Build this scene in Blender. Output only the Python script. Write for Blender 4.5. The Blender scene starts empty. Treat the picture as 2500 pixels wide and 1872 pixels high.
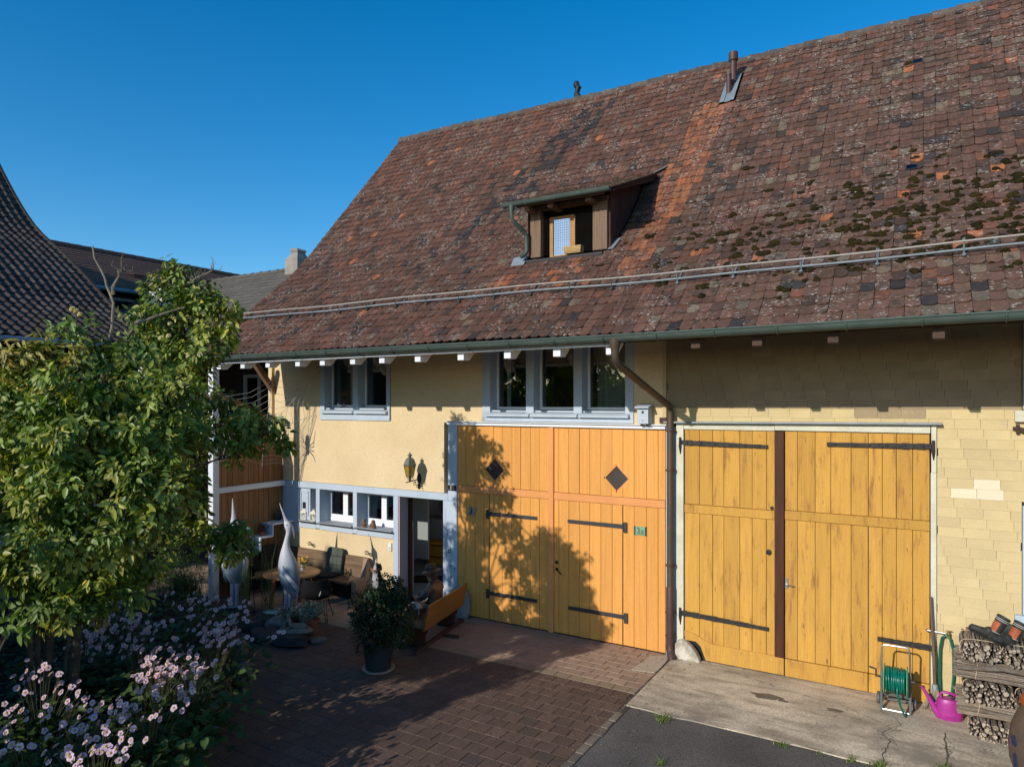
import bpy, math, random
import numpy as np
from mathutils import Vector, Matrix, Euler
from math import sin, cos, pi, radians, sqrt, atan2
random.seed(7)
rng = np.random.default_rng(7)
C = bpy.context.scene.collection
scn = bpy.context.scene

# ------------------------------------------------------------------ camera
cd = bpy.data.cameras.new('camera')
cam = bpy.data.objects.new('camera', cd); C.objects.link(cam)
cam.location = (0.0, -9.53, 3.55)
cam.rotation_euler = (pi/2, 0, radians(31.0))
cd.sensor_width = 36.0
cd.lens = 1700/2500*36.0
cd.shift_y = 0.018
cd.clip_start = 0.05; cd.clip_end = 2000
scn.camera = cam

# ------------------------------------------------------------------ sky, sun, exposure
SUN_TRAVEL = Vector((0.22, 1.0, -0.43))
EL = atan2(0.43, sqrt(1+0.22**2))
w = bpy.data.worlds.new('World'); scn.world = w; w.use_nodes = True
nt = w.node_tree; nt.nodes.clear()
wo = nt.nodes.new('ShaderNodeOutputWorld'); bg = nt.nodes.new('ShaderNodeBackground')
sky = nt.nodes.new('ShaderNodeTexSky'); sky.sky_type = 'NISHITA'; sky.sun_disc = False
sky.sun_elevation = EL; sky.sun_rotation = radians(192.4)
sky.altitude = 400; sky.air_density = 1.0; sky.dust_density = 0.5; sky.ozone_density = 3.0
hs = nt.nodes.new('ShaderNodeHueSaturation'); hs.inputs['Saturation'].default_value = 1.40
hs.inputs['Hue'].default_value = 0.497
nt.links.new(sky.outputs[0], hs.inputs['Color']); nt.links.new(hs.outputs[0], bg.inputs[0])
bg.inputs[1].default_value = 0.13
nt.links.new(bg.outputs[0], wo.inputs[0])
sd = bpy.data.lights.new('sun', 'SUN'); sd.energy = 3.0; sd.angle = radians(0.5); sd.color = (1.0, 0.94, 0.85)
sun = bpy.data.objects.new('sun', sd); C.objects.link(sun); sun.location = (-4, -30, 20)
sun.rotation_euler = SUN_TRAVEL.to_track_quat('-Z', 'Y').to_euler()
scn.view_settings.view_transform = 'Standard'; scn.view_settings.look = 'None'
scn.view_settings.exposure = 0.38; scn.view_settings.gamma = 1.0
scn.view_settings.use_curve_mapping = False
scn.cycles.max_bounces = 6; scn.cycles.diffuse_bounces = 3; scn.cycles.glossy_bounces = 3
scn.cycles.transparent_max_bounces = 12; scn.cycles.caustics_reflective = False; scn.cycles.caustics_refractive = False

# ------------------------------------------------------------------ materials
MATS = {}
def M(name, c1, c2=None, scale=5, rough=.8, bump=0, bscale=60, var=0, metal=0, stretch=(1,1,1), spots=None,
      spots2=None, attr=None, fine=.12, spec=.3, transl=None, back=None, lo=.35, hi=.65, grain=None):
    m = bpy.data.materials.new(name); m.use_nodes = True; MATS[name] = m
    t = m.node_tree; N = t.nodes; L = t.links; b = N['Principled BSDF']
    def nd(ty, **kw):
        n = N.new(ty)
        for k, v in kw.items(): setattr(n, k, v)
        return n
    def setv(s, v): s.default_value = v
    geo = nd('ShaderNodeNewGeometry'); oi = nd('ShaderNodeObjectInfo')
    off = nd('ShaderNodeVectorMath', operation='MULTIPLY_ADD')
    cmb = nd('ShaderNodeCombineXYZ'); mul = nd('ShaderNodeMath', operation='MULTIPLY'); setv(mul.inputs[1], 37.0)
    L.new(oi.outputs['Random'], mul.inputs[0])
    for i in range(3): L.new(mul.outputs[0], cmb.inputs[i])
    L.new(geo.outputs['Position'], off.inputs[0]); setv(off.inputs[1], stretch)
    L.new(cmb.outputs[0], off.inputs[2])
    vec = off.outputs[0]
    def noise(sc, det=4, ro=.55):
        n = nd('ShaderNodeTexNoise'); setv(n.inputs['Scale'], sc); setv(n.inputs['Detail'], det); setv(n.inputs['Roughness'], ro)
        L.new(vec, n.inputs['Vector']); return n.outputs['Fac']
    def rng_(x, a, b_, c=0., d=1.):
        n = nd('ShaderNodeMapRange'); L.new(x, n.inputs[0])
        for i, v in enumerate((a, b_, c, d)): setv(n.inputs[i+1], v)
        return n.outputs[0]
    def mix(f, a, b_, mode='MIX'):
        n = nd('ShaderNodeMix', data_type='RGBA', blend_type=mode)
        if isinstance(f, (int, float)): setv(n.inputs[0], f)
        else: L.new(f, n.inputs[0])
        for i, v in ((6, a), (7, b_)):
            if isinstance(v, tuple): setv(n.inputs[i], (*v, 1))
            else: L.new(v, n.inputs[i])
        return n.outputs[2]
    if attr:
        an = nd('ShaderNodeAttribute', attribute_type=attr, attribute_name='tint'); col = an.outputs['Color']
        if c2: col = mix(rng_(noise(scale), lo, hi), col, mix(1.0, col, c2, 'MULTIPLY'))
    else:
        col = c1
        if c2: col = mix(rng_(noise(scale), lo, hi), c1, c2)
    if grain:
        gs, gst, gc = grain
        g = nd('ShaderNodeTexNoise'); v2 = nd('ShaderNodeVectorMath', operation='MULTIPLY'); L.new(vec, v2.inputs[0]); setv(v2.inputs[1], gst)
        L.new(v2.outputs[0], g.inputs['Vector']); setv(g.inputs['Scale'], gs); setv(g.inputs['Detail'], 5)
        col = mix(rng_(g.outputs['Fac'], .45, .75), col, gc)
    if fine:
        f = noise(bscale*1.0, 3)
        col = mix(1.0, col, mix(rng_(f, .3, .7), (1-fine,)*3, (1+fine,)*3), 'MULTIPLY')
    if var:
        col = mix(1.0, col, mix(oi.outputs['Random'], (1-var,)*3, (1+var,)*3), 'MULTIPLY')
    for sp in (spots, spots2):
        if sp:
            ss, th, so, sc = sp[:4]
            f = rng_(noise(ss, 6, .65), th, th+so)
            if len(sp) > 4:     # patchy: only where a slower noise is high; stretched sideways
                nn = f.node.inputs[0].links[0].from_node; v3 = nd('ShaderNodeVectorMath', operation='MULTIPLY'); L.new(vec, v3.inputs[0]); setv(v3.inputs[1], (1,1.7,1.7)); L.new(v3.outputs[0], nn.inputs['Vector'])
                f2 = rng_(noise(sp[4], 3), .47, .58); pm = nd('ShaderNodeMath', operation='MULTIPLY'); L.new(f, pm.inputs[0]); L.new(f2, pm.inputs[1]); f = pm.outputs[0]
            col = mix(f, col, sc)
    if back:
        col = mix(geo.outputs['Backfacing'], col, mix(1.0, col, back, 'MULTIPLY'))
    if isinstance(col, tuple): setv(b.inputs['Base Color'], (*col, 1))
    else: L.new(col, b.inputs['Base Color'])
    setv(b.inputs['Roughness'], rough); setv(b.inputs['Metallic'], metal)
    setv(b.inputs['Specular IOR Level'], spec)
    if bump:
        bn = nd('ShaderNodeBump'); setv(bn.inputs['Strength'], bump); setv(bn.inputs['Distance'], .01)
        L.new(noise(bscale, 6, .6), bn.inputs['Height']); L.new(bn.outputs[0], b.inputs['Normal'])
    if transl:
        tr = nd('ShaderNodeBsdfTranslucent')
        tc = mix(1.0, col, transl, 'MULTIPLY')
        L.new(tc, tr.inputs[0]); ms = nd('ShaderNodeMixShader'); setv(ms.inputs[0], .35)
        L.new(b.outputs[0], ms.inputs[1]); L.new(tr.outputs[0], ms.inputs[2])
        L.new(ms.outputs[0], N['Material Output'].inputs[0])
    return m
def glass_mat(name, tint=(.75,.8,.8), rough=0.0):
    m = bpy.data.materials.new(name); m.use_nodes = True; MATS[name] = m
    t = m.node_tree; N = t.nodes; L = t.links; N.remove(N['Principled BSDF'])
    tr = N.new('ShaderNodeBsdfTransparent'); tr.inputs[0].default_value = (*tint, 1)
    gl = N.new('ShaderNodeBsdfGlossy'); gl.inputs['Roughness'].default_value = rough
    fr = N.new('ShaderNodeFresnel'); fr.inputs[0].default_value = 1.405
    ad = N.new('ShaderNodeMath'); ad.operation = 'MULTIPLY_ADD'; ad.inputs[1].default_value = 1.3; ad.inputs[2].default_value = .07
    L.new(fr.outputs[0], ad.inputs[0])
    ms = N.new('ShaderNodeMixShader'); L.new(ad.outputs[0], ms.inputs[0])
    L.new(tr.outputs[0], ms.inputs[1]); L.new(gl.outputs[0], ms.inputs[2]); L.new(ms.outputs[0], N['Material Output'].inputs[0])
    return m

# ------------------------------------------------------------------ mesh builder
class MB:
    def __init__(s): s.v = []; s.f = []; s.mi = []; s.cur = 0
    def add(s, vs, fs):
        o = len(s.v); s.v += [tuple(p) for p in vs]; s.f += [tuple(i+o for i in f) for f in fs]; s.mi += [s.cur]*len(fs); return s
    def box(s, x0, x1, y0, y1, z0, z1, M4=None):
        vs = [(x,y,z) for z in (z0,z1) for y in (y0,y1) for x in (x0,x1)]
        if M4 is not None: vs = [M4 @ Vector(p) for p in vs]
        return s.add(vs, [(0,2,3,1),(4,5,7,6),(0,1,5,4),(2,6,7,3),(0,4,6,2),(1,3,7,5)])
    def cbox(s, c, size, M4=None):
        return s.box(c[0]-size[0]/2, c[0]+size[0]/2, c[1]-size[1]/2, c[1]+size[1]/2, c[2]-size[2]/2, c[2]+size[2]/2, M4)
    def bar(s, p0, p1, wd, h, up=(0,0,1)):
        p0, p1, up = Vector(p0), Vector(p1), Vector(up); d = (p1-p0).normalized()
        a = d.cross(up).normalized()*wd/2; b = a.cross(d).normalized()*h/2
        vs = [p+sx*a+sy*b for p in (p0,p1) for sx,sy in ((-1,-1),(1,-1),(1,1),(-1,1))]
        return s.add(vs, [(0,1,2,3),(7,6,5,4),(0,4,5,1),(1,5,6,2),(2,6,7,3),(3,7,4,0)])
    def tube(s, pts, r, n=8, cap=True, closed=False):
        pts = [Vector(p) for p in pts]; k = len(pts)
        rs = r if isinstance(r, (list,tuple)) else [r]*k
        vs = []; ref = None
        for i, p in enumerate(pts):
            if closed: d = pts[(i+1)%k]-pts[i-1]
            else: d = pts[min(i+1,k-1)]-pts[max(i-1,0)]
            d.normalize()
            if ref is None:
                ref = d.orthogonal().normalized()
            a = (ref - d*ref.dot(d))
            if a.length < 1e-6: a = d.orthogonal()
            a.normalize(); ref = a; b = d.cross(a)
            for j in range(n):
                t = 2*pi*j/n; vs.append(p+(a*cos(t)+b*sin(t))*rs[i])
        fs = []
        for i in range(k if closed else k-1):
            i2 = (i+1) % k
            for j in range(n):
                fs.append((i*n+j, i*n+(j+1)%n, i2*n+(j+1)%n, i2*n+j))
        if cap and not closed: fs += [tuple(range(n))[::-1], tuple((k-1)*n+j for j in range(n))]
        return s.add(vs, fs)
    def lathe(s, prof, n=16, c=(0,0,0), sx=1, sy=1, M4=None, cap=True):
        vs = []; fs = []
        for r, z in prof:
            for j in range(n):
                t = 2*pi*j/n; p = (c[0]+r*cos(t)*sx, c[1]+r*sin(t)*sy, c[2]+z)
                vs.append(M4 @ Vector(p) if M4 is not None else p)
        for i in range(len(prof)-1):
            for j in range(n): fs.append((i*n+j, i*n+(j+1)%n, (i+1)*n+(j+1)%n, (i+1)*n+j))
        if cap: fs += [tuple(range(n))[::-1], tuple((len(prof)-1)*n+j for j in range(n))]
        return s.add(vs, fs)
    def prism(s, poly, axis, a, b, M4=None):
        # poly: 2d points; axis 'y': (x,z); 'z': (x,y); 'x': (y,z)
        def P(p, t):
            q = {'y': (p[0],t,p[1]), 'z': (p[0],p[1],t), 'x': (t,p[0],p[1])}[axis]
            return M4 @ Vector(q) if M4 is not None else q
        k = len(poly); vs = [P(p,a) for p in poly]+[P(p,b) for p in poly]
        fs = [tuple(range(k)), tuple(range(2*k-1,k-1,-1))]+[(i,i+k,(i+1)%k+k,(i+1)%k) for i in range(k)]
        return s.add(vs, fs)
    def blob(s, c, r, nu=12, nv=8, rough=0.0, seed=0, M4=None):
        R_ = random.Random(seed); ph = [R_.uniform(0,6.28) for _ in range(8)]
        r = (r,r,r) if isinstance(r,(int,float)) else r
        vs = []; fs = []
        for i in range(nv+1):
            th = pi*i/nv
            for j in range(nu):
                f = 2*pi*j/nu
                d = Vector((sin(th)*cos(f), sin(th)*sin(f), cos(th)))
                k = 1+rough*(sin(3*d.x+ph[0])*.5+sin(4*d.y+ph[1])*.5+sin(5*d.z+ph[2])*.4+sin(7*d.x-6*d.y+ph[3])*.3+sin(9*d.z+8*d.y+ph[4])*.25)
                p = Vector((d.x*r[0]*k, d.y*r[1]*k, d.z*r[2]*k))
                if M4 is not None: p = M4 @ p
                vs.append(p+Vector(c))
        for i in range(nv):
            for j in range(nu): fs.append((i*nu+j, (i+1)*nu+j, (i+1)*nu+(j+1)%nu, i*nu+(j+1)%nu))
        return s.add(vs, fs)
    def mesh(s, name, mat, smooth=False):
        me = bpy.data.meshes.new(name); me.from_pydata(s.v, [], s.f)
        ms = mat if isinstance(mat, (list,tuple)) else [mat]
        for m in ms: me.materials.append(MATS[m] if isinstance(m,str) else m)
        if len(ms) > 1: me.polygons.foreach_set('material_index', s.mi)
        if smooth:
            me.polygons.foreach_set('use_smooth', [True]*len(s.f))
            if smooth != 'all': me.set_sharp_from_angle(angle=radians(40))
        me.update(); return me
    def build(s, name, mat, parent=None, smooth=False, bevel=0, sub=0):
        return link(name, s.mesh(name, mat, smooth), parent, bevel=bevel, sub=sub)
def link(name, me, parent=None, loc=None, rot=None, bevel=0, sub=0, fix=True):
    if fix and me.users == 0:
        import bmesh
        bm = bmesh.new(); bm.from_mesh(me); bmesh.ops.recalc_face_normals(bm, faces=bm.faces); bm.to_mesh(me); bm.free()
    o = bpy.data.objects.new(name, me); C.objects.link(o)
    if parent is not None: o.parent = parent
    if loc is not None: o.location = loc
    if rot is not None: o.rotation_euler = rot
    if bevel:
        b = o.modifiers.new('bevel','BEVEL'); b.width = bevel; b.segments = 2; b.limit_method = 'ANGLE'; b.angle_limit = radians(40)
    if sub:
        b = o.modifiers.new('sub','SUBSURF'); b.levels = sub; b.render_levels = sub
    return o
def thing(name, label, cat, loc=(0,0,0), rot=0, group=None):
    o = bpy.data.objects.new(name, None); C.objects.link(o); o.location = loc
    o.rotation_euler = rot if isinstance(rot, tuple) else (0,0,rot)
    o.empty_display_size = .1
    return tag(o, label, cat, group)
def tag(o, label, cat, group=None):
    o['label'] = label; o['category'] = cat
    if group: o['group'] = group
    return o
def struct(o, kind='structure'):
    o['kind'] = kind; return o
def dup(root, loc, rot, label, group=None):
    r = root.copy(); C.objects.link(r); r.location = loc; r.rotation_euler = rot if isinstance(rot, tuple) else (0,0,rot)
    r['label'] = label
    if group: r['group'] = group
    for ch in root.children:
        c = ch.copy(); C.objects.link(c); c.parent = r
        for g in ch.children:
            d = g.copy(); C.objects.link(d); d.parent = c
    return r
def text_mesh(body, size, name, mat, parent, M4, depth=.003):
    cu = bpy.data.curves.new(name, 'FONT'); cu.body = body; cu.size = size; cu.extrude = depth; cu.align_x = 'CENTER'; cu.align_y = 'CENTER'
    o = bpy.data.objects.new(name+'_src', cu); C.objects.link(o)
    dg = bpy.context.evaluated_depsgraph_get()
    me = bpy.data.meshes.new_from_object(o.evaluated_get(dg)); bpy.data.objects.remove(o)
    me.transform(M4); me.materials.clear(); me.materials.append(MATS[mat])
    return link(name, me, parent)

# camera-distance helper (world point -> is it in the photographed part, how big)
_EYE = Vector((0.0, -9.53, 3.55))
_A = Vector((-sin(radians(31)), cos(radians(31)), 0)); _R = Vector((cos(radians(31)), sin(radians(31)), 0))
def in_view(p, margin=0.03):
    q = Vector(p)-_EYE; d = q.dot(_A)
    if d < .3: return None
    u = q.dot(_R)/d*1700/2500; v = (q.z/d*1700+45)/2500
    if abs(u) < .5+margin and abs(v) < .375+margin: return d
    return None

def leaf_mesh(name, P, D, N, Ln, Wd, mat, tint, parent=None, fold=.25, droop=.15):
    """many leaves as one mesh; P base points, D axis, N normal, per-leaf length / width"""
    n = len(P); D = D/np.linalg.norm(D,axis=1,keepdims=True)
    S = np.cross(D,N); S /= np.linalg.norm(S,axis=1,keepdims=True)+1e-9
    N = np.cross(S,D)
    L = Ln[:,None]; W = Wd[:,None]/2
    tip = P+D*L-N*L*droop
    def at(t, sgn, wf): return P+D*L*t+S*W*wf*sgn+N*W*fold*wf-N*L*droop*t*t
    V = np.stack([P, at(.3,1,.95), at(.65,1,.8), tip, at(.65,-1,.8), at(.3,-1,.95)],1).reshape(-1,3)
    b = np.arange(n)*6
    F = np.concatenate([np.stack([b,b+3,b+2,b+1],1), np.stack([b,b+5,b+4,b+3],1)],0)
    me = bpy.data.meshes.new(name)
    me.vertices.add(len(V)); me.vertices.foreach_set('co', V.astype(np.float32).ravel())
    me.loops.add(F.size); me.loops.foreach_set('vertex_index', F.astype(np.int32).ravel())
    me.polygons.add(len(F)); me.polygons.foreach_set('loop_start', np.arange(0,F.size,4,dtype=np.int32))
    me.update(calc_edges=True)
    a = me.attributes.new('tint','FLOAT_COLOR','POINT')
    cc = np.repeat(np.concatenate([tint, np.ones((n,1))],1),6,0)
    a.data.foreach_set('color', cc.astype(np.float32).ravel())
    me.materials.append(MATS[mat])
    return link(name, me, parent, fix=False)
def rand_unit(n):
    v = rng.normal(size=(n,3)); return v/np.linalg.norm(v,axis=1,keepdims=True)
# ------------------------------------------------------------------ palette
M('plaster', (.74,.58,.35), (.66,.505,.295), scale=1.1, rough=.9, bump=.5, bscale=38, fine=.08, spec=.1, spots=(2.2,.62,.14,(.58,.44,.255)))
M('plaster_edge', (.55,.42,.24), rough=.9, spec=.1)
M('blue_trim', (.48,.55,.62), (.43,.50,.58), scale=3, rough=.65, bump=.12, bscale=70, stretch=(1,1,.3), fine=.06, spots=(26,.70,.05,(.28,.3,.32)))
M('white_trim', (.74,.76,.78), (.68,.71,.74), scale=3, rough=.5, fine=.04)
M('window_white', (.85,.86,.88), rough=.35, fine=.02)
M('sill_stone', (.33,.36,.38), (.27,.3,.32), scale=9, rough=.55, fine=.1)
M('gate_orange', (.77,.355,.085), (.71,.32,.072), scale=2.2, rough=.62, bump=.25, bscale=40, var=.07, stretch=(4,4,.5), fine=.08, grain=(7,(2,2,.3),(.62,.275,.055)), spots=(30,.74,.03,(.35,.14,.03)))
M('gate_salmon', (.73,.31,.10), (.68,.28,.088), scale=2.5, rough=.6, bump=.12, fine=.05)
M('gate_yellow', (.60,.325,.058), (.53,.275,.048), scale=2.6, rough=.72, bump=.3, bscale=35, var=.10, stretch=(5,5,.8), fine=.08,
  spots=(2.6,.57,.12,(.32,.155,.045)), spots2=(7,.64,.06,(.17,.08,.035)), grain=(9,(3,3,.25),(.44,.235,.055)))
M('dark_brown_wood', (.085,.026,.012), (.045,.014,.008), scale=3, rough=.6, stretch=(6,6,.4), bump=.3, bscale=40, fine=.15)
M('old_white_wood', (.66,.64,.50), (.55,.52,.40), scale=4, rough=.8, bump=.25, bscale=50, fine=.08, spots=(20,.68,.05,(.3,.27,.2)))
M('iron', (.030,.029,.028), (.05,.045,.04), scale=18, rough=.65, bump=.4, bscale=60, fine=.2, metal=.3)
M('iron_smooth', (.055,.055,.055), rough=.5, fine=.05, metal=.3)
M('black_metal', (.018,.018,.018), rough=.55, fine=.1)
M('steel', (.55,.56,.56), rough=.3, metal=.9, fine=.05)
M('zinc', (.30,.34,.36), (.24,.28,.30), scale=6, rough=.5, metal=.35, fine=.08)
M('gutter_green', (.085,.115,.095), (.065,.09,.075), scale=4, rough=.55, metal=.2, fine=.08, spots=(11,.63,.12,(.12,.15,.13)), bump=.05)
M('pipe_brown', (.085,.045,.035), (.07,.035,.03), scale=4, rough=.5, fine=.08)
M('pipe_patina', (.075,.072,.055), (.12,.075,.045), scale=3, rough=.5, metal=.3, fine=.1, spots=(9,.58,.15,(.16,.09,.05)))
M('rafter_brown', (.085,.052,.036), (.06,.037,.027), scale=5, rough=.85, stretch=(1,3,1), fine=.15)
M('soffit_dark', (.055,.038,.028), (.04,.028,.022), scale=4, rough=.9, fine=.15)
M('soffit_grey', (.40,.39,.38), (.34,.33,.32), scale=4, rough=.85, fine=.1)
M('shingle', (.63,.497,.262), (.55,.43,.228), scale=1.6, rough=.85, var=.035, bump=.2, bscale=90, fine=.07, spots=(3,.60,.2,(.45,.385,.28)), spec=.1)
M('shingle_old_shaded', (.38,.29,.175), (.31,.235,.145), scale=2.0, rough=.9, var=.05, bump=.2, bscale=90, fine=.1, spots=(3,.58,.2,(.30,.24,.16)), spec=.1)  # browner weathered shingles, with eave shade also put into the colour
M('shingle_new', (.72,.63,.44), rough=.85, var=.04, fine=.05, spec=.1)
M('tile', (.1,.05,.04), (1.5,1.25,1.15), attr='GEOMETRY', scale=14, rough=.88, bump=.5, bscale=70, fine=.22, spots=(21,.575,.04,(.40,.37,.32),2.4), spots2=(5,.54,.14,(.052,.042,.035)), spec=.15, grain=(30,(1,.12,.12),(.07,.04,.03)))
M('tile_single', (.1,.05,.04), (1.5,1.25,1.15), attr='OBJECT', scale=14, rough=.88, bump=.5, bscale=70, fine=.22, spots=(21,.575,.04,(.40,.37,.32),2.4), spots2=(5,.54,.14,(.052,.042,.035)), spec=.15)
M('tile_under', (.03,.02,.017), rough=1, spec=0)
M('ridge', (.085,.062,.050), (.11,.095,.08), scale=7, rough=.9, bump=.5, var=.25, fine=.2, spots=(15,.6,.06,(.27,.25,.22)))
M('moss', (.018,.017,.009), (.042,.030,.010), scale=5, rough=1, bump=1, bscale=110, fine=.5, spec=0)
M('slate_black', (.028,.029,.032), rough=.6, fine=.15)
M('panel_wood', (.34,.165,.07), (.25,.115,.048), scale=3, rough=.75, var=.18, stretch=(5,5,.5), bump=.3, bscale=50, fine=.15, spots=(14,.68,.05,(.08,.035,.018)))
M('dark_boards', (.045,.032,.024), (.03,.022,.018), scale=3, rough=.85, var=.2, stretch=(5,5,.5), fine=.15)
M('brace_wood', (.24,.15,.09), (.17,.10,.06), scale=5, rough=.8, fine=.15)
M('room_dark', (.10,.085,.07), rough=.95, fine=.05)
M('room_white', (.62,.60,.58), rough=.8, fine=.03)
M('room_pink', (.50,.36,.36), rough=.8, fine=.03)
M('curtain', (.5,.5,.47), (.4,.4,.38), scale=4, stretch=(8,8,.2), rough=.9, fine=.03)
M('net', (.03,.03,.03), rough=.8)
M('dormer_wood', (.22,.14,.09), (.15,.095,.06), scale=4, rough=.8, var=.15, stretch=(5,5,.5), fine=.15)
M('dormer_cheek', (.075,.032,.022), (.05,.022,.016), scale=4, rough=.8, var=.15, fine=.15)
M('orange_wood', (.5,.25,.06), (.4,.19,.045), scale=5, rough=.5, stretch=(5,5,.5), fine=.06)
M('crate_orange', (.72,.33,.03), rough=.5, fine=.05)
M('concrete', (.66,.565,.42), (.46,.395,.295), scale=1.4, rough=.9, bump=.5, bscale=45, fine=.25, grain=(2.2,(1,3,1),(.30,.25,.18)), spots=(1.3,.54,.14,(.29,.25,.19)), spots2=(60,.72,.03,(.16,.14,.11)), spec=.15)
M('concrete_pale', (.46,.40,.30), (.40,.34,.26), scale=2, rough=.9, bump=.2, fine=.1, spec=.15)
M('asphalt', (.150,.137,.122), (.098,.090,.080), scale=1.2, rough=.92, bump=.9, bscale=75, fine=.5, spots=(60,.66,.04,(.19,.18,.165)), spots2=(1.1,.56,.15,(.11,.105,.095)), spec=.15)
M('earth', (.045,.03,.02), (.03,.02,.014), scale=4, rough=1, bump=1, bscale=40, fine=.3, spec=0)
M('joint', (.075,.056,.046), (.10,.08,.064), scale=5, rough=1, fine=.2, spec=0)
M('crack', (.13,.11,.085), rough=1, spec=0)
M('seam_pale', (.60,.54,.43), (.2,.17,.13), scale=9, rough=.95, fine=.2, spec=.1)
M('stain', (.15,.12,.085), (.19,.155,.11), scale=6, rough=.85, fine=.1)
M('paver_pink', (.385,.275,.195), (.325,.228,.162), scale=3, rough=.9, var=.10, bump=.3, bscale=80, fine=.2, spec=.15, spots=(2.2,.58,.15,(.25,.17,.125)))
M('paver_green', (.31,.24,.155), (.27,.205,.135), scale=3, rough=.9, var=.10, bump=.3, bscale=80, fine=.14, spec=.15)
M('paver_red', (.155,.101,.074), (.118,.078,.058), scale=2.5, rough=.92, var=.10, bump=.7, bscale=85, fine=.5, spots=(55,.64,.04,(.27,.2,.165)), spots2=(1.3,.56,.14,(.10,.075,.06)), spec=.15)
M('kerb_stone', (.20,.165,.125), (.16,.13,.10), scale=5, rough=.9, var=.2, bump=.4, fine=.2)
M('stone_grey', (.17,.16,.145), (.11,.10,.09), scale=6, rough=.9, bump=.7, bscale=22, fine=.2, var=.2)
M('stone_brown', (.17,.12,.085), (.11,.08,.06), scale=6, rough=.9, bump=.7, bscale=22, fine=.2, var=.2)
M('stone_dark', (.05,.047,.045), (.03,.03,.03), scale=6, rough=.85, bump=.7, bscale=22, fine=.2)
M('stone_blue', (.30,.31,.31), (.20,.22,.23), scale=5, rough=.9, bump=.5, bscale=22, fine=.15)
M('stone_white', (.62,.57,.47), (.36,.31,.24), scale=6, rough=.9, bump=.4, fine=.1, lo=.45, hi=.6)
M('white_wall', (.66,.66,.66), (.58,.58,.58), scale=2, rough=.9, bump=.2, fine=.05)
glass_mat('glass')
glass_mat('glass_cold', (.35,.4,.45))
glass_mat('mirror_glass', (.1,.1,.1)); MATS['mirror_glass'].node_tree.nodes['Math'].inputs[2].default_value = .6

# ------------------------------------------------------------------ ground, paving, concrete
def flat(name, poly, z, mat, kind='structure'):
    mb = MB(); mb.add([(x,y,z) for x,y in poly], [tuple(range(len(poly)))])
    return struct(mb.build(name, mat), kind)
M('field', (.28,.235,.165), (.23,.19,.13), scale=.6, rough=1, fine=.2, bscale=9, spec=0)
flat('ground', [(-300,-300),(300,-300),(300,300),(-300,300)], -.060, 'field')
flat('asphalt_yard', [(-3.0,-9),(9,-9),(9,-1.80),(-3.0,-1.84)], -.012, 'asphalt')
# concrete apron: slab with uneven front edge
ap = MB(); xs = np.linspace(-3.06, 6, 60)
fr = [(-1.83+.02*sin(3*x)+.012*sin(11*x+1)) for x in xs]
top = [(x, y, .0) for x, y in zip(xs, fr)]; bk = [(x, .0, .012) for x in xs]; lowf = [(x, y-.01, -.06) for x, y in zip(xs, fr)]
n_ = len(xs); ap.add(lowf+top+bk, [(i,i+1,n_+i+1,n_+i) for i in range(n_-1)]+[(n_+i,n_+i+1,2*n_+i+1,2*n_+i) for i in range(n_-1)])
apron = struct(ap.build('concrete_apron', 'concrete'))
def ribbon(mb, pts, wd, z, seed=0):
    R_ = random.Random(seed); pts = [Vector((p[0],p[1],0)) for p in pts]
    sub = []
    for a, b in zip(pts, pts[1:]):
        k = max(2, int((b-a).length/.05))
        for i in range(k): sub.append(a.lerp(b, i/k)+Vector((R_.uniform(-.008,.008), R_.uniform(-.008,.008), 0)))
    sub.append(pts[-1]); vs = []
    for i, p in enumerate(sub):
        d = sub[min(i+1,len(sub)-1)]-sub[max(i-1,0)]; d.normalize(); nrm = Vector((-d.y,d.x,0))
        wv = wd*R_.uniform(.5,1.3); zz = z+ .012*(1+min(0,p.y)/1.83)
        vs += [(p.x-nrm.x*wv/2, p.y-nrm.y*wv/2, zz), (p.x+nrm.x*wv/2, p.y+nrm.y*wv/2, zz)]
    mb.add(vs, [(2*i,2*i+1,2*i+3,2*i+2) for i in range(len(sub)-1)])
cr = MB()
ribbon(cr, [(-.37,-.92),(-.45,-1.1),(-.36,-1.25),(-.41,-1.61),(-.38,-1.82)], .011, .004, 1)
ribbon(cr, [(-.93,-.55),(-.6,-.75),(-.37,-.92),(-.1,-.95),(.2,-1.1),(.6,-1.3)], .006, .004, 2)
ribbon(cr, [(.14,-.75),(.13,-1.0),(.15,-1.3),(.12,-1.55),(.16,-1.82)], .016, .004, 3)
ribbon(cr, [(-.37,-.92),(-.28,-.8),(-.33,-.62),(-.5,-.5)], .006, .004, 4)
ribbon(cr, [(-.37,-1.0),(-.25,-.9)], .006, .004, 5)
ribbon(cr, [(-3.06,-.02),(-2.2,-.012),(-1.5,-.012),(-.6,-.015)], .014, .004, 6)
cr.build('crack', 'crack', apron)
se = MB(); ribbon(se, [(-2.64,-.03),(-2.2,-.2),(-1.64,-.43),(-1.2,-.52),(-.93,-.55)], .026, .005, 8)
ribbon(se, [(-3.05,-1.82),(-2.0,-1.83),(-1.2,-1.83),(-.5,-1.84)], .02, .005, 9)
se.build('seam', 'seam_pale', apron)
stn = MB()
for k,(cx_,cy_,rx_,ry_) in enumerate([(-1.69,-.77,.17,.085),(-.95,-.76,.085,.05),(-1.50,-.8,.06,.035)]):
    pts = [(cx_+rx_*cos(t)*(1+.22*sin(3*t+k)+.1*sin(7*t)), cy_+ry_*sin(t)*(1+.2*sin(2*t+k)+.12*sin(5*t))) for t in np.linspace(0,2*pi,25)[:-1]]
    stn.add([(x,y,.0045+.012*(1+y/1.83)) for x,y in pts], [tuple(range(len(pts)))])
stn.build('water_stain', 'stain', apron)
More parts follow.
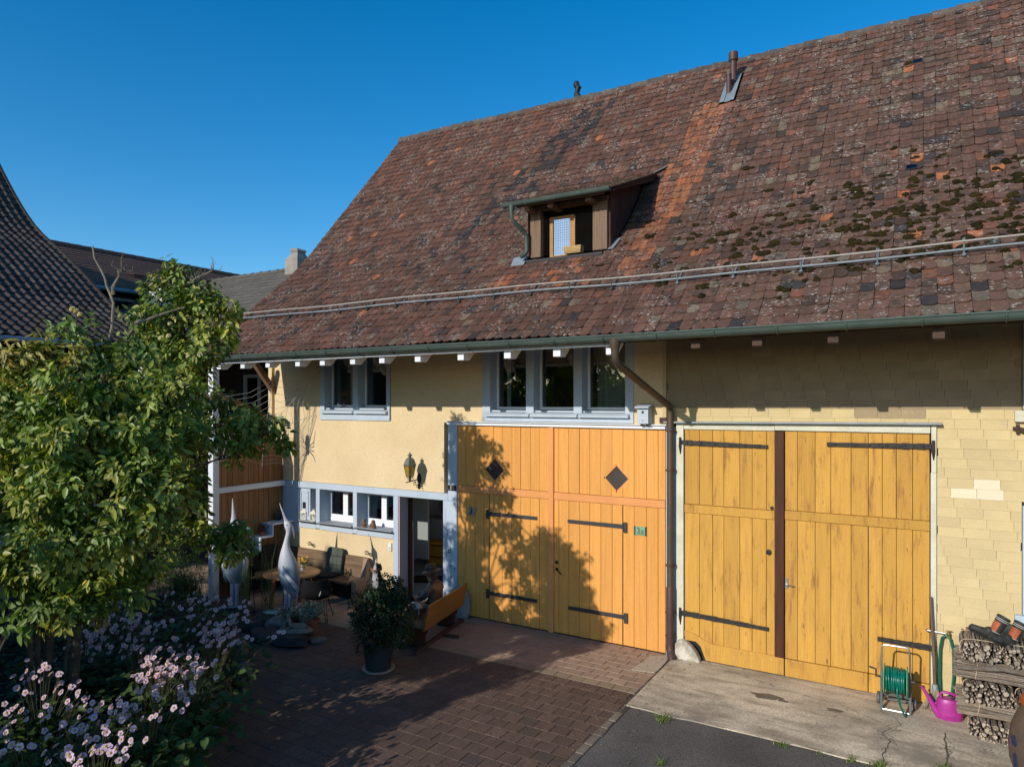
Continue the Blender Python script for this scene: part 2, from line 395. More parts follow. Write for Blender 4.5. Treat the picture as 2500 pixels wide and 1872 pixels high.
# courtyard paving
pv = thing('courtyard_paving', '', '', (-7,-3,0)); del pv['label']; del pv['category']; struct(pv)
bed = MB(); bed.add([(x,y,-.0075) for x,y in ((-16,-9.2),(-3.0,-9.2),(-3.0,1.3),(-16,1.3))], [(0,1,2,3)])
o = bed.build('joint_bed', 'joint', pv); o.location = (7,3,0)
def paver_mesh(w_, d_, mat):
    mb = MB(); b = .0045; t = .0
    vs = [(-w_/2,-d_/2,-.05),(w_/2,-d_/2,-.05),(w_/2,d_/2,-.05),(-w_/2,d_/2,-.05),
          (-w_/2,-d_/2,-b),(w_/2,-d_/2,-b),(w_/2,d_/2,-b),(-w_/2,d_/2,-b),
          (-w_/2+b,-d_/2+b,0),(w_/2-b,-d_/2+b,0),(w_/2-b,d_/2-b,0),(-w_/2+b,d_/2-b,0)]
    fs = [(8,9,10,11)]+[(i,(i+1)%4,(i+1)%4+4,i+4) for i in range(4)]+[(i+4,(i+1)%4+4,(i+1)%4+8,i+8) for i in range(4)]
    mb.add(vs, fs); return mb
PW = .203
pav = []
y = 0.0; row = 0
while y > -9.0:
    if y > -1.49: d_, g = .166, .0035
    else: d_, g = .2, .003
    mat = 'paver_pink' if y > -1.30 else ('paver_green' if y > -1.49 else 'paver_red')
    off = (row % 2)*PW/2 + (.03 if row % 3 == 0 else 0)
    nx = int(12.9/PW)
    for i in range(nx):
        x = -3.09-PW*(i+.5)-off+PW/2
        w_ = PW-.004
        if x+w_/2 > -3.09: w_ = w_-(x+w_/2+3.09); x = -3.09-w_/2
        if w_ < .05: continue
        pav.append((x, y-d_/2, w_, d_-g, mat))
    y -= d_; row += 1
pav.append((-3.0,0,.01,.01,'paver_pink')); pav.pop()
vis = []
for k, p in enumerate(pav):
    d = in_view((p[0],p[1],0), 0.0)
    if d and not (p[0] < -5.9 and p[1] < -3.6): vis.append((d, k))
vis.sort(); single = {k for _, k in vis[:300]}
cache = {}; rest = {m: MB() for m in ('paver_pink','paver_green','paver_red')}
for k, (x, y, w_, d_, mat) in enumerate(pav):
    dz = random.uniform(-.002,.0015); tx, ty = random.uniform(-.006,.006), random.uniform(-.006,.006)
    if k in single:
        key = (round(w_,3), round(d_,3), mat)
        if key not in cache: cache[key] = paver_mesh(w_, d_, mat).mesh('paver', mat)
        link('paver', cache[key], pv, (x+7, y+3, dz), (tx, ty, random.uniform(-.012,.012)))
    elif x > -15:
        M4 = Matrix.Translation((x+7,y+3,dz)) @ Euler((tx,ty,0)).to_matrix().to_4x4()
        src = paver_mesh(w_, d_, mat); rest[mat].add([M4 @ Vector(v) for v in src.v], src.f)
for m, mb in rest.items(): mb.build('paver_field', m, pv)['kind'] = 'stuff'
# pale slab at the gate corner and kerb stones along the paving edge
pt = MB(); pt.prism([(-3.40,-.80),(-3.10,-.74),(-3.085,-.62),(-3.10,-.12),(-3.16,-.03),(-3.36,-.2)], 'z', -.05, .006)
struct(pt.build('threshold_slab', 'concrete_pale', bevel=.006))
ks = thing('kerb_row','','',(-3.05,-3,0)); del ks['label']; del ks['category']; struct(ks)
yy = -2.05
while yy > -6.5:
    l_ = random.uniform(.16,.26); mb = MB(); mb.cbox((random.uniform(-.006,.006), yy-l_/2+3, -.035), (random.uniform(.085,.105), l_-.012, .075))
    mb.build('kerb_stone', 'kerb_stone', ks, bevel=.01); yy -= l_
gr = MB()
for _ in range(700):
    y = random.uniform(-6,-.6); x = -3.075+random.uniform(-.02,.03); s_ = random.uniform(.004,.011)
    gr.blob((x,y,-.008), (s_,s_,s_*.7), 5, 3, .2, _)
for px_, py_ in [(-.37,-.92),(-.45,-1.1),(-.36,-1.25),(-.41,-1.61),(.13,-1.0),(.15,-1.3),(.12,-1.55),(.5,-.95),(.7,-1.0)]:
    for _ in range(22):
        x, y = px_+random.gauss(0,.05), py_+random.gauss(0,.09); s_ = random.uniform(.003,.010); gr.blob((x,y,.004+.012*(1+y/1.83)), (s_,s_*.8,s_*.6), 5, 3, .2, _)
struct(gr.build('edge_gravel', 'kerb_stone'), 'stuff')
M('litter', (.30,.20,.07), (.16,.10,.045), scale=40, rough=.9, fine=.2)
lt = MB()
for k in range(260):
    x = random.uniform(-6.8,1.2) if k % 2 else random.gauss(-3.1,.25); y = -random.random()**1.6*4.5-.05; z = .006+(.012*(1+max(y,-1.83)/1.83) if x > -3.05 else 0); a = random.random()*6.28; l_ = random.uniform(.008,.026); c_, s_ = cos(a)*l_, sin(a)*l_
    lt.add([(x-c_,y-s_,z),(x+s_*.35,y-c_*.35,z+.004),(x+c_,y+s_,z+.002),(x-s_*.35,y+c_*.35,z+.005)], [(0,1,2,3)])
struct(lt.build('leaf_litter', 'litter'), 'stuff')
# ------------------------------------------------------------------ the farmhouse
H = thing('farmhouse', 'long farmhouse with a huge mossy tile roof, cream wall and two yellow barn gates', 'house', (0,0,0))
XL, XR = -11.40, 3.2
def wallboxes(mb, x0, x1, z0, z1, holes, y0=0.0, y1=.32):
    """wall slab with rectangular holes, split into non overlapping boxes"""
    xs = sorted({x0, x1, *[h[0] for h in holes], *[h[1] for h in holes]})
    for a, b in zip(xs, xs[1:]):
        zs = [(z0, z1)]
        for hx0, hx1, hz0, hz1 in holes:
            if hx0 < b-1e-6 and hx1 > a+1e-6:
                new = []
                for p, q in zs:
                    if hz0 > p: new.append((p, min(q, hz0)))
                    if hz1 < q: new.append((max(p, hz1), q))
                    if hz1 <= p or hz0 >= q: pass
                zs = [(p,q) for p,q in new if q-p > 1e-4]
        for p, q in zs: mb.box(a, b, y0, y1, p, q)
wm = MB()
holes = [(-9.99,-8.24,3.21,4.75), (-6.28,-3.67,3.24,4.80), (-10.95,-7.07,1.11,2.01), (-8.06,-7.07,-.05,1.95), (-7.07,-3.19,-.05,3.20)]
wallboxes(wm, XL, -3.19, -.05, 5.6, holes)
wm.build('wall', 'plaster', H)
wm = MB(); wm.box(XL, XL+.32, .32, 7.6, -.05, 5.6); wm.box(XR-.3, XR, .0, 7.6, -.05, 5.3)
wm.box(XL, XR, 7.6, 7.9, -.05, 5.6)
g = [( .32,5.6),(7.6,5.6),(3.8,9.7)]
wm.prism(g, 'x', XL, XL+.3); wm.build('wall', 'plaster', H)
wm = MB(); wallboxes(wm, -3.19, XR-.3, -.05, 5.3, [(-3.04,.06,-.04,3.28),(.88,2.1,1.2,2.4),(.88,2.1,3.46,4.9)], .02, .3)
wm.build('wall', 'soffit_dark', H)
mb = MB(); mb.box(XL+.3, XR-.3, .3, 7.6, .0, .06); mb.build('floor', 'room_dark', H)
mb = MB(); mb.box(XL+.32, -3.4, .33, 7.5, 2.55, 2.7); mb.box(-6.95,-6.85,.33,7.5,.06,2.5); mb.box(-3.15,-3.05,.33,7.5,.06,5.2); mb.build('inner_wall', 'room_dark', H)
# room behind upper windows and the ground floor windows: back walls
mb = MB(); mb.box(XL+.4, -3.3, 2.8, 2.9, 2.7, 5.6); mb.box(XL+.4,-9.8,2.2,2.3,.06,2.5); mb.build('inner_wall', 'room_dark', H)

# --- roof profile
_yt = np.arange(-1.80, 4.3, .005)
_m = .826+(1.144-.826)*np.clip((_yt-.25)/.9,0,1)**2*(3-2*np.clip((_yt-.25)/.9,0,1))
_zt = np.concatenate([[0],np.cumsum((_m[1:]+_m[:-1])/2*.005)]); _st = np.concatenate([[0],np.cumsum(np.sqrt(1+((_m[1:]+_m[:-1])/2)**2)*.005)])
_i0 = int(np.argmin(abs(_yt+1.72))); _zt += 4.365-_zt[_i0]; _st -= _st[_i0]
def ry(s): return float(np.interp(s,_st,_yt))
def rz(s): return float(np.interp(s,_st,_zt))
def rs(y): return float(np.interp(y,_yt,_st))
def rm(y): return float(np.interp(y,_yt,_m))
def sag(x, s): return .010*sin(.9*x+.6*s)+.006*sin(2.3*x-1.1*s+1)+.015*sin(.45*x)*min(1,s/3)
def ridge_s(x): return rs(3.93-.014*(x+11.27))
XA, XB = -11.32, 3.4
NROW = 44
def roof_pt(x, s, h=0):
    y = ry(s); m = rm(y); k = sqrt(1+m*m)
    return Vector((x, y-m/k*h, rz(s)+sag(x,s)+h/k))
RF = MB()
DX0, DX1, DY0 = -5.44, -4.07, .04
sgrid = sorted(set(list(np.linspace(-.02, 8.2, 30))+[rs(DY0), rs(1.45)]))
xgrid = sorted(set(list(np.linspace(XA, XB, 24))+[DX0, DX1]))
for a, b in zip(xgrid, xgrid[1:]):
    for p, q in zip(sgrid, sgrid[1:]):
        mx, ms_ = (a+b)/2, (p+q)/2
        if DX0 < mx < DX1 and rs(DY0) < ms_ < rs(1.45): continue
        pp = [roof_pt(x, min(s, ridge_s(x)), -.03) for x, s in ((a,p),(b,p),(b,q),(a,q))]
        RF.add(pp, [(0,1,2,3)])
for a, b in zip(xgrid, xgrid[1:]):   # back slope
    pa, pb = roof_pt(a, ridge_s(a), -.01), roof_pt(b, ridge_s(b), -.01)
    RF.add([pa, pb, (b, pb.y+5.2, pb.z-5.2), (a, pa.y+5.2, pa.z-5.2)], [(0,1,2,3)])
roof = RF.build('roof', 'tile_under', H)
# --- tiles
TW = .1405
def tile_src(var):
    R_ = random.Random(100+var); w2 = TW/2-.0015; th = .013; L_ = .235; rise = .021+R_.uniform(-.003,.004)
    drop = .034+R_.uniform(-.006,.006); sk = R_.uniform(-.004,.004)
    xs_ = [-w2, -w2*.62, 0, w2*.62, w2]; lo_ = [0, -drop*.72, -drop+sk, -drop*.72, 0]
    top = [(-w2, L_, .000),(w2, L_, .000)]
    bot = [(x, l, rise) for x, l in zip(xs_, lo_)]
    v = [(p[0],p[1],p[2]) for p in top+bot]+[(p[0],p[1],p[2]-th) for p in top+bot]
    f = [(0,2,3,4,5,6,1)]+[(2+i,9+i,10+i,3+i) for i in range(4)]+[(0,7,9,2),(6,13,8,1)]
    return v, f
TSRC = [tile_src(i) for i in range(6)]
def lerp3(a, b, t): return tuple(a[i]+(b[i]-a[i])*t for i in range(3))
def tile_col(x, s, y):
    r = random.random(); cw = .5+.5*sin(9.1*x+2.2*sin(3.7*x)); r = r**(1-.35*cw*(1 if y > .9 else .3)) if False else r*(1-.45*cw*(1 if y > .6 else .25)); R_ = min(1, max(0, (x+4.2)/4.0))
    base = lerp3((.098,.054,.038), (.100,.064,.047), R_)
    v = random.uniform(.78,1.18)
    near = abs(x-(-3.32+.10*(y-2))) < (.30 if y > .8 else .22) and -.4 < y < 2.85
    low = -5.9 < x < -3.3 and -.75 < y < .05
    top = y > 2.2
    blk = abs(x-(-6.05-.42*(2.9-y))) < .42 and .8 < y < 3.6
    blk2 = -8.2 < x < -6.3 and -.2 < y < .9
    if near and r < .42: return lerp3((.27,.10,.045),(.20,.10,.055),random.random())
    if near and r < .8: return (.155*v,.068*v,.042*v)
    if low and r < .28: return lerp3((.25,.088,.04),(.19,.085,.045),random.random())
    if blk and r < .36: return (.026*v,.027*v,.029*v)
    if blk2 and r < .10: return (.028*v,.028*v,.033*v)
    if r < .008: return (.30,.115,.05)
    if r < (.16 if top else .045)*(1-.4*R_)+.015: return (.135*v,.064*v,.041*v)
    if r < .175+.02*R_: return (.032*v,.031*v,.031*v) if random.random() < .28 else (.062*v,.042*v,.034*v)
    if r < .195+.07*R_: return lerp3((.145,.12,.085),(.10,.085,.065),random.random())
    if r < .32+.2*R_: return (.10*v,.060*v,.046*v)
    return tuple(c*v for c in base)
tiles = []
ncol = int((XB-XA)/TW)
for i in range(ncol):
    x = XA+TW*(i+.5); e = (ridge_s(x)-.03)/NROW; wob = random.uniform(-.006,.006)
    for r in range(NROW):
        s = r*e+.030+wob+.006*sin(.7*x+r*.9)
        y = ry(s+.08)
        if DX0-.02 < x < DX1+.02 and DY0-.04 < y < 1.50: continue
        if abs(x+2.98) < .15 and 2.78 < y < 3.42: continue
        tiles.append((x+random.uniform(-.003,.003), s, y, r, i))
def tile_mat(x, s):
    p = roof_pt(x, s); q = roof_pt(x, s+.2); u = (q-p).normalized(); a = (roof_pt(x+.1,s)-roof_pt(x-.1,s)).normalized(); n = a.cross(u).normalized()
    M3 = Matrix((a, u, n)).transposed()
    M3 = M3 @ Euler((random.uniform(-.012,.03), random.uniform(-.02,.02), random.uniform(-.022,.022))).to_matrix()
    return Matrix.Translation(p) @ M3.to_4x4()
order = []
for k, t in enumerate(tiles):
    d = in_view(roof_pt(t[0], t[1]), 0)
    if d: order.append((d, k))
order.sort(); single = {k for _, k in order[:300]}
tv = []; tf = []; tc = []
tmesh = []
for v, f in TSRC:
    m = MB(); m.add(v, f); tmesh.append(m.mesh('tile', 'tile_single'))
for k, (x, s, y, r, i) in enumerate(tiles):
    M4 = tile_mat(x, s); vv, ff = TSRC[random.randrange(6)]
    col = tile_col(x, s, y)
    if k in single:
        o = bpy.data.objects.new('tile', tmesh[k % 6]); C.objects.link(o); o.parent = roof
        o.matrix_local = M4; o['tint'] = [float(c) for c in col]
    else:
        b = len(tv); tv += [tuple(M4 @ Vector(p)) for p in vv]; tf += [tuple(q+b for q in g_) for g_ in ff]; tc += [(*col,1)]*len(vv)
me = bpy.data.meshes.new('tile_field'); me.from_pydata(tv, [], tf)
a = me.attributes.new('tint','FLOAT_COLOR','POINT'); a.data.foreach_set('color', np.array(tc,np.float32).ravel())
me.materials.append(MATS['tile']); link('tile_field', me, roof, fix=False)['kind'] = 'stuff'
# ridge caps
x = XA-.03; k = 0
while x < XB:
    l_ = .36; mb = MB(); n = 9; vs = []
    for xx, rr, lift in ((x,.115,.012),(x+l_,.100,.0)):
        p = roof_pt(xx, ridge_s(xx))
        for j in range(n):
            t = -.25+(pi+.5)*j/(n-1); vs.append((xx, p.y+.03+rr*cos(t)*.95, p.z-.05+lift+rr*sin(t)))
        for j in range(n):
            t = -.25+(pi+.5)*j/(n-1); vs.append((xx, p.y+.03+(rr-.016)*cos(t)*.95, p.z-.05+lift+(rr-.016)*sin(t)))
    fs = [(j,j+1,2*n+j+1,2*n+j) for j in range(n-1)]+[(j,n+j,n+j+1,j+1) for j in range(n-1)]+[(2*n+j,2*n+j+1,3*n+j+1,3*n+j) for j in range(n-1)]
    mb.add(vs, fs); mb.build('ridge_tile', 'ridge', roof); x += .325; k += 1
# verge board at the left gable
mb = MB()
ss = np.linspace(0, ridge_s(XA), 24)
for a, b in zip(ss, ss[1:]):
    pa, pb = roof_pt(XA, a, -.02), roof_pt(XA, b, -.02); qa, qb = roof_pt(XA, a, -.17), roof_pt(XA, b, -.17)
    mb.add([pa,pb,qb,qa]+[p+Vector((.03,0,0)) for p in (pa,pb,qb,qa)], [(0,1,2,3),(7,6,5,4),(3,2,6,7)])
mb.build('verge_board', 'rafter_brown', roof)
# moss cushions
mm = MB(); cnt = 0
while cnt < 430:
    x = random.uniform(-4.2, 2.0); y = random.gauss(-.1,.55) if random.random() < .85 else random.uniform(-1.2,3.2)
    if not -1.3 < y < 3.2: continue
    dens = min(1, max(0.02, (x+4.4)/4.5)) * (1 if y < .9 else .4)
    if x < -1.6 and y > .35: dens *= .15
    if random.random() > dens: continue
    s = rs(y); s = round(s/.178)*.178+random.uniform(-.03,.05)
    for q in range(random.choice((1,1,2,3,4))):
        p = roof_pt(x+random.gauss(0,.05), s+random.gauss(0,.03), .018); r_ = random.uniform(.012,.046)
        R3 = Matrix.Rotation(atan2(rm(y),1),3,'X').to_4x4()
        mm.blob(p, (r_*random.uniform(1,1.5), r_*.9, r_*.7), 9, 6, .25, cnt*7+q, R3)
    cnt += 1
o = mm.build('moss', 'moss', roof, smooth='all'); o['kind'] = 'stuff'
# glass tiles
for xx, ss_ in ((-.17,rs(2.735)),(.67,rs(.85)),(-.21,rs(.83))):
    M4 = tile_mat(xx, ss_); mb = MB(); mb.box(-.07,.07,0,.10,.012,.030, M4); mb.build('glass_tile', 'slate_black', roof)
    mb = MB(); mb.box(-.055,.055,.015,.095,.030,.033, M4); mb.build('glass_tile', 'glass_cold', roof)

# --- eave: gutter, soffit, rafters
def gz(x): return 4.335+.008*sin(.55*x+.4)+.003*(x+5)
GY = -1.815
mb = MB(); xs_ = np.linspace(-11.36, XR+.1, 60); n = 9; vs = []; R0, R1 = .068, .062
for x in xs_:
    for rr in (R0, R1):
        for j in range(n):
            t = pi+pi*j/(n-1); vs.append((x, GY+rr*cos(t), gz(x)+rr*sin(t)*1.12))
fs = []
for i in range(len(xs_)-1):
    o0 = i*2*n; o1 = o0+2*n
    for j in range(n-1): fs += [(o0+j,o0+j+1,o1+j+1,o1+j), (o0+n+j+1,o0+n+j,o1+n+j,o1+n+j+1)]
fs += [tuple(range(n))]
mb.add(vs, fs); gut = mb.build('gutter', 'gutter_green', H, smooth='all')
mb = MB(); mb.tube([(x, GY-R0, gz(x)+.004) for x in xs_], .012, 8); mb.build('gutter_bead', 'gutter_green', gut, smooth=True)
for k, x in enumerate(np.arange(-11.2, XR, .655)):
    mb = MB(); mb.tube([(x, GY+(R0+.005)*cos(pi+pi*j/8), gz(x)+(R0+.005)*1.12*sin(pi+pi*j/8)) for j in range(9)], .008, 6)
    mb.build('gutter_bracket', 'gutter_green', gut)
def soffit(x0, x1, mat):
    mb = MB(); k = 8
    for i in range(k):
        y0 = -1.70+i*1.72/k; y1 = y0+1.72/k-.004
        mb.add([(x0,y0,4.275+.826*(y0+1.72)),(x1,y0,4.275+.826*(y0+1.72)),(x1,y1,4.275+.826*(y1+1.72)),(x0,y1,4.275+.826*(y1+1.72))]+
               [(x0,y0,4.295+.826*(y0+1.72)),(x1,y0,4.295+.826*(y0+1.72)),(x1,y1,4.295+.826*(y1+1.72)),(x0,y1,4.295+.826*(y1+1.72))], [(0,1,2,3),(7,6,5,4),(0,4,5,1)])
    mb.build('soffit', mat, H)
soffit(-11.36, -3.17, 'soffit_grey'); soffit(-3.165, XR, 'soffit_dark')
mb = MB(); mb.bar((-11.36,-1.728,4.25),(-3.17,-1.728,4.262),.018,.04); mb.build('eave_board', 'white_trim', H)
mb = MB(); mb.tube([(-11.36,-1.745,4.218),(-3.3,-1.745,4.23)], .011, 8); mb.build('eave_pipe', 'white_trim', H)
mb = MB(); mb.bar((-3.165,-1.728,4.268),(XR,-1.728,4.29),.018,.03); mb.build('eave_board', 'rafter_brown', H)
def rafter(x, mat, dz=0):
    mb = MB(); wd = .052
    prof = [(-1.56,4.145+dz),(-1.56,4.245+dz),(-1.70,4.268+dz-.0),(-1.64,4.325+dz),(.05,5.70+dz),(.05,5.56+dz),(-1.40,4.145+dz)]
    x *= .975; prof = [(-1.70,4.122+dz),(-1.70,4.225+dz),(-1.69,4.285),(.0,5.68),(.0,5.45),(-1.56,4.122+dz)]
    mb.prism(prof, 'x', x-wd, x+wd); mb.build('rafter', mat, H, bevel=.005)
for x in (-10.99,-10.34,-9.69,-8.96,-8.39,-7.73,-7.13,-6.44,-5.67,-4.90,-4.15,-3.41): rafter(x, 'white_trim')
for x in (-2.34,-1.65,-.88,.07,.95,1.8): rafter(x, 'rafter_brown', .035)
# --- snow guard
sg = thing('snow_guard','','',(0,0,0)); del sg['label']; del sg['category']; sg.parent = H
sy = rs(-.86)
M('rail_pale', (.36,.33,.29), rough=.6, fine=.1)
for h_, rr, mat in ((.06,.013,'zinc'),(.155,.011,'rail_pale')):
    mb = MB(); mb.tube([roof_pt(x, sy, h_)+Vector((0,-.02,0)) for x in np.linspace(XA+.1, XR, 50)], rr, 8); mb.build('rail', mat, sg, smooth=True)
for k, x in enumerate(np.concatenate([np.arange(XA+.25,-3.2,.62), [-2.74,-2.05,-1.28,-.5,.30,1.1,1.9]])):
    mb = MB(); p0, p1 = roof_pt(x, sy-.03, .02), roof_pt(x, sy, .20)
    mb.tube([roof_pt(x,sy+.28,.035), roof_pt(x,sy+.02,.035), p0, p0+Vector((0,-.012,.02)), p1], .0085, 6); mb.blob(roof_pt(x,sy-.05,.03), (.022,.03,.02), 8, 6)
    mb.build('bracket', 'zinc' if x > -3.5 else 'gutter_green', sg)
# --- downpipe
dp = MB(); XD = -3.10; YD = -.10
path = [(-3.21,GY,4.28),(-3.21,GY,4.10),(-3.208,GY+.03,4.04),(-3.20,GY+.10,3.99)]
path += [(-3.107,YD-.05,3.50),(-3.105,YD-.005,3.45),(XD,YD,3.38),(XD,YD,3.0),(XD,YD,.98)]
dp.tube(path, .047, 14); dp.lathe([(.075,.10),(.07,.05),(.05,-.03)], 14, (-3.21,GY,4.20))
pipe = dp.build('downpipe', 'pipe_patina', H, smooth=True)
dp = MB(); dp.tube([(XD,YD,.985),(XD,YD,.97),(XD,YD,.20),(XD,YD,.13),(XD+.02,YD-.03,.07),(XD+.045,YD-.075,.03),(XD+.05,YD-.085,.005)], [.049,.056,.056,.058,.06,.058,.058], 14)
dp.build('lower_pipe', 'pipe_brown', pipe, smooth=True)
for z in (3.15, 2.6, 1.28, .62, .30):
    dp = MB(); dp.lathe([(.054,-.012),(.058,-.012),(.058,.012),(.054,.012)], 14, (XD,YD,z)); dp.cbox((XD+.055,YD+.04,z),(.02,.06,.02)); dp.cbox((XD-.06,YD,z),(.025,.014,.018)); dp.build('pipe_clip', 'pipe_brown', pipe)
# --- windows on the upper floor
def pane(mb_parent, x0, x1, y, z0, z1, fw=.045, mat='white_trim', glass='glass', name='sash'):
    mb = MB()
    mb.box(x0,x0+fw,y-.025,y+.025,z0,z1); mb.box(x1-fw,x1,y-.025,y+.025,z0,z1); mb.box(x0+fw,x1-fw,y-.025,y+.025,z0,z0+fw); mb.box(x0+fw,x1-fw,y-.025,y+.025,z1-fw,z1)
    f = mb.build(name, mat, mb_parent, bevel=.004)
    mb = MB(); mb.box(x0+fw-.005,x1-fw+.005,y-.004,y+.004,z0+fw-.005,z1-fw+.005); mb.build('pane', glass, mb_parent)
    return f
def upper_window(outer, opens, zb, zs, zt, sills):
    x0, x1 = outer
    fr = MB()
    cuts = [x0]+[c for o_ in opens for c in o_]+[x1]
    for a, b in zip(cuts[0::2], cuts[1::2]): fr.box(a, b, -.022, .30, zs-.03, zt)
    fr.box(x0, x1, -.024, .30, zb, zs-.03); fr.box(x0, x1, -.020, .30, zt, zt+.12)
    W = fr.build('window', 'blue_trim', H, bevel=.006)
    for a, b in opens:
        fr = MB(); fr.box(a+.001, b-.001, .02, .28, zs-.05+.03, zs+.005); fr.build('window_sill', 'blue_trim', W)
        pane(W, a+.005, b-.005, .19, zs+.015, zt)
    for a, b in sills:
        fr = MB(); fr.prism([(-.085,zs-.095),(-.085,zs-.06),(-.02,zs-.03),(.10,zs-.02),(.10,zs-.09)], 'x', a, b); fr.build('window_sill', 'blue_trim', W, bevel=.004)
    return W
W1 = upper_window((-9.99,-8.26), [(-9.88,-9.15),(-9.03,-8.34)], 3.21, 3.43, 4.74, [(-9.93,-9.11),(-9.08,-8.30)])
W2 = upper_window((-6.28,-3.67), [(-6.13,-5.46),(-5.32,-4.63),(-4.49,-3.80)], 3.24, 3.41, 4.79, [(-6.20,-5.38),(-5.36,-4.55),(-4.53,-3.73)])
mb = MB(); mb.box(-9.88,-9.80,.215,.23,3.46,4.7); mb.build('curtain', 'dark_brown_wood', W1)
mb = MB(); pts = [(x, .34+.02*sin(38*x)) for x in np.linspace(-4.40,-3.82,60)]
mb.add([(x,y,3.45) for x,y in pts]+[(x,y,4.8) for x,y in pts], [(i,i+1,61+i,60+i) for i in range(59)]); mb.build('curtain', 'curtain', W2, smooth='all')
mb = MB(); mb.box(-6.0,-5.93,.30,.32,3.45,4.75); mb.build('curtain', 'white_trim', W2)
# --- ground floor timber frame
tf_ = MB(); tf_.box(-11.02,-6.97,-.03,.22,1.885,2.005); tf_.build('lintel_beam', 'blue_trim', H, bevel=.008)
GF = MB()
for a, b in ((-10.10,-10.0),(-9.14,-9.04),(-8.17,-8.06)):
    GF.box(a,b,-.025,.26,1.13 if b < -8.1 else -.04,1.884)
GF.box(-10.56,-10.101,-.026,.26,1.115,1.235); GF.box(-9.999,-9.141,-.026,.26,1.115,1.235); GF.box(-9.039,-8.171,-.026,.26,1.115,1.235)
GW = GF.build('window_band', 'blue_trim', H, bevel=.006)
for a, b in ((-10.52,-10.102),(-9.998,-9.142),(-9.038,-8.172)):
    mb = MB(); mb.box(a,b,-.075,.24,1.236,1.262); mb.build('window_sill', 'sill_stone', GW, bevel=.004)
    mb = MB(); mb.tube([(a-.01,-.08,1.238),(b+.02,-.08,1.238)], .012, 6); mb.build('sill_edge', 'iron_smooth', GW)
for a, b in ((-9.998,-9.142),(-9.038,-8.172)):
    mb = MB(); mb.box(a,b,.22,.27,1.264,1.33); mb.build('window_frame', 'window_white', GW)
    m_ = (a+b)/2
    pane(GW, a+.002, m_-.002, .25, 1.331, 1.88, .058, 'window_white'); pane(GW, m_+.002, b-.002, .25, 1.331, 1.88, .058, 'window_white')
pane(GW, -10.28, -10.102, .25, 1.264, 1.88, .03, 'window_white')
for k, x in enumerate((-8.60,-8.47,-8.36,-8.28)):
    mb = MB(); mb.lathe([(.03,0),(.035,.03),(.03,.07),(.012,.08)], 8, (x,.36,1.34)); mb.box(x-.05,x+.05,.32,.40,1.30,1.335); mb.build('jar', 'window_white', GW)
mb = MB(); mb.box(-8.9,-8.172,.30,.5,1.26,1.299); mb.build('inner_sill', 'room_white', GW)
# blue corner panel with a cat flap
cb = MB(); cb.box(-11.02,-10.30,.02,.20,1.0,1.884); cb.box(-11.02,-10.58,-.022,.0195,1.0,1.884)
cp = cb.build('corner_panel', 'blue_trim', H, bevel=.006)
mb = MB(); mb.box(-10.86,-10.84,-.003,.0,1.3,1.85); mb.build('panel_moulding', 'blue_trim', cp)
mb = MB()
for a,b,c,d in ((-10.56,-10.54,1.34,1.82),(-10.36,-10.34,1.34,1.82)): mb.box(a,b,.005,.0195,c,d)
mb.box(-10.54,-10.36,.006,.0195,1.80,1.82); mb.box(-10.54,-10.36,.006,.0195,1.34,1.36); mb.build('panel_moulding', 'blue_trim', cp, bevel=.003)
mb = MB(); mb.box(-10.50,-10.42,.010,.0195,1.48,1.60); mb.build('cat_flap', 'black_metal', cp)
# --- entrance
EN = MB(); EN.box(-8.058,-8.035,-.012,.30,-.04,1.884); en = EN.build('entrance', 'room_pink', H, bevel=.004)
mb = MB(); mb.box(-8.034,-7.985,.22,.29,-.04,1.90); mb.build('door_frame', 'dark_brown_wood', en)
mb = MB(); mb.box(-7.06,-6.96,.27,4.0,-.04,2.5); mb.box(-9.7,-6.96,3.9,4.0,.06,2.5); mb.box(-9.75,-9.70,1.9,4.0,.06,2.5); mb.box(-9.7,-7.06,.34,3.9,2.4,2.5); mb.build('hall_wall', 'room_white', en)
mb = MB(); mb.box(-9.7,-7.07,.27,3.9,.061,.10); mb.build('hall_floor', 'sill_stone', en)
mb = MB(); mb.box(-8.20,-8.03,.335,.375,.062,1.21); mb.build('half_door', 'room_pink', en, bevel=.004)
mb = MB(); mb.box(-9.7,-8.88,1.88,1.93,.30,2.38); mb.build('inner_door', 'room_white', en, bevel=.004)
mb = MB(); mb.box(-9.6,-8.2,3.3,3.4,1.0,2.3); mb.build('dark_panel', 'room_dark', en)
# big blue post right of the door
mb = MB(); mb.box(-7.07,-6.785,-.035,.2,-.02,1.884); mb.box(-6.965,-6.785,-.035,.2,1.886,3.20); post = mb.build('gate_post', 'blue_trim', H, bevel=.01)
mb = MB()
for a in ((-6.90,.62),(-6.90,.80),(-6.83,.76)): mb.blob((a[0],-.037,a[1]), (.012,.012,.018), 8, 6)
mb.tube([(-6.93+.022*cos(t),-.045,1.05+.03*sin(t)) for t in np.linspace(0,5.6,12)], .006, 6); mb.build('iron_ring', 'iron', post)
mb = MB()
mb.bar((-7.02,-.0365,1.75),(-6.99,-.0365,.95),.0016,.0016,(0,1,0)); mb.bar((-6.91,-.0365,1.3),(-6.90,-.0365,.45),.0016,.0016,(0,1,0)); mb.build('timber_crack', 'black_metal', post)

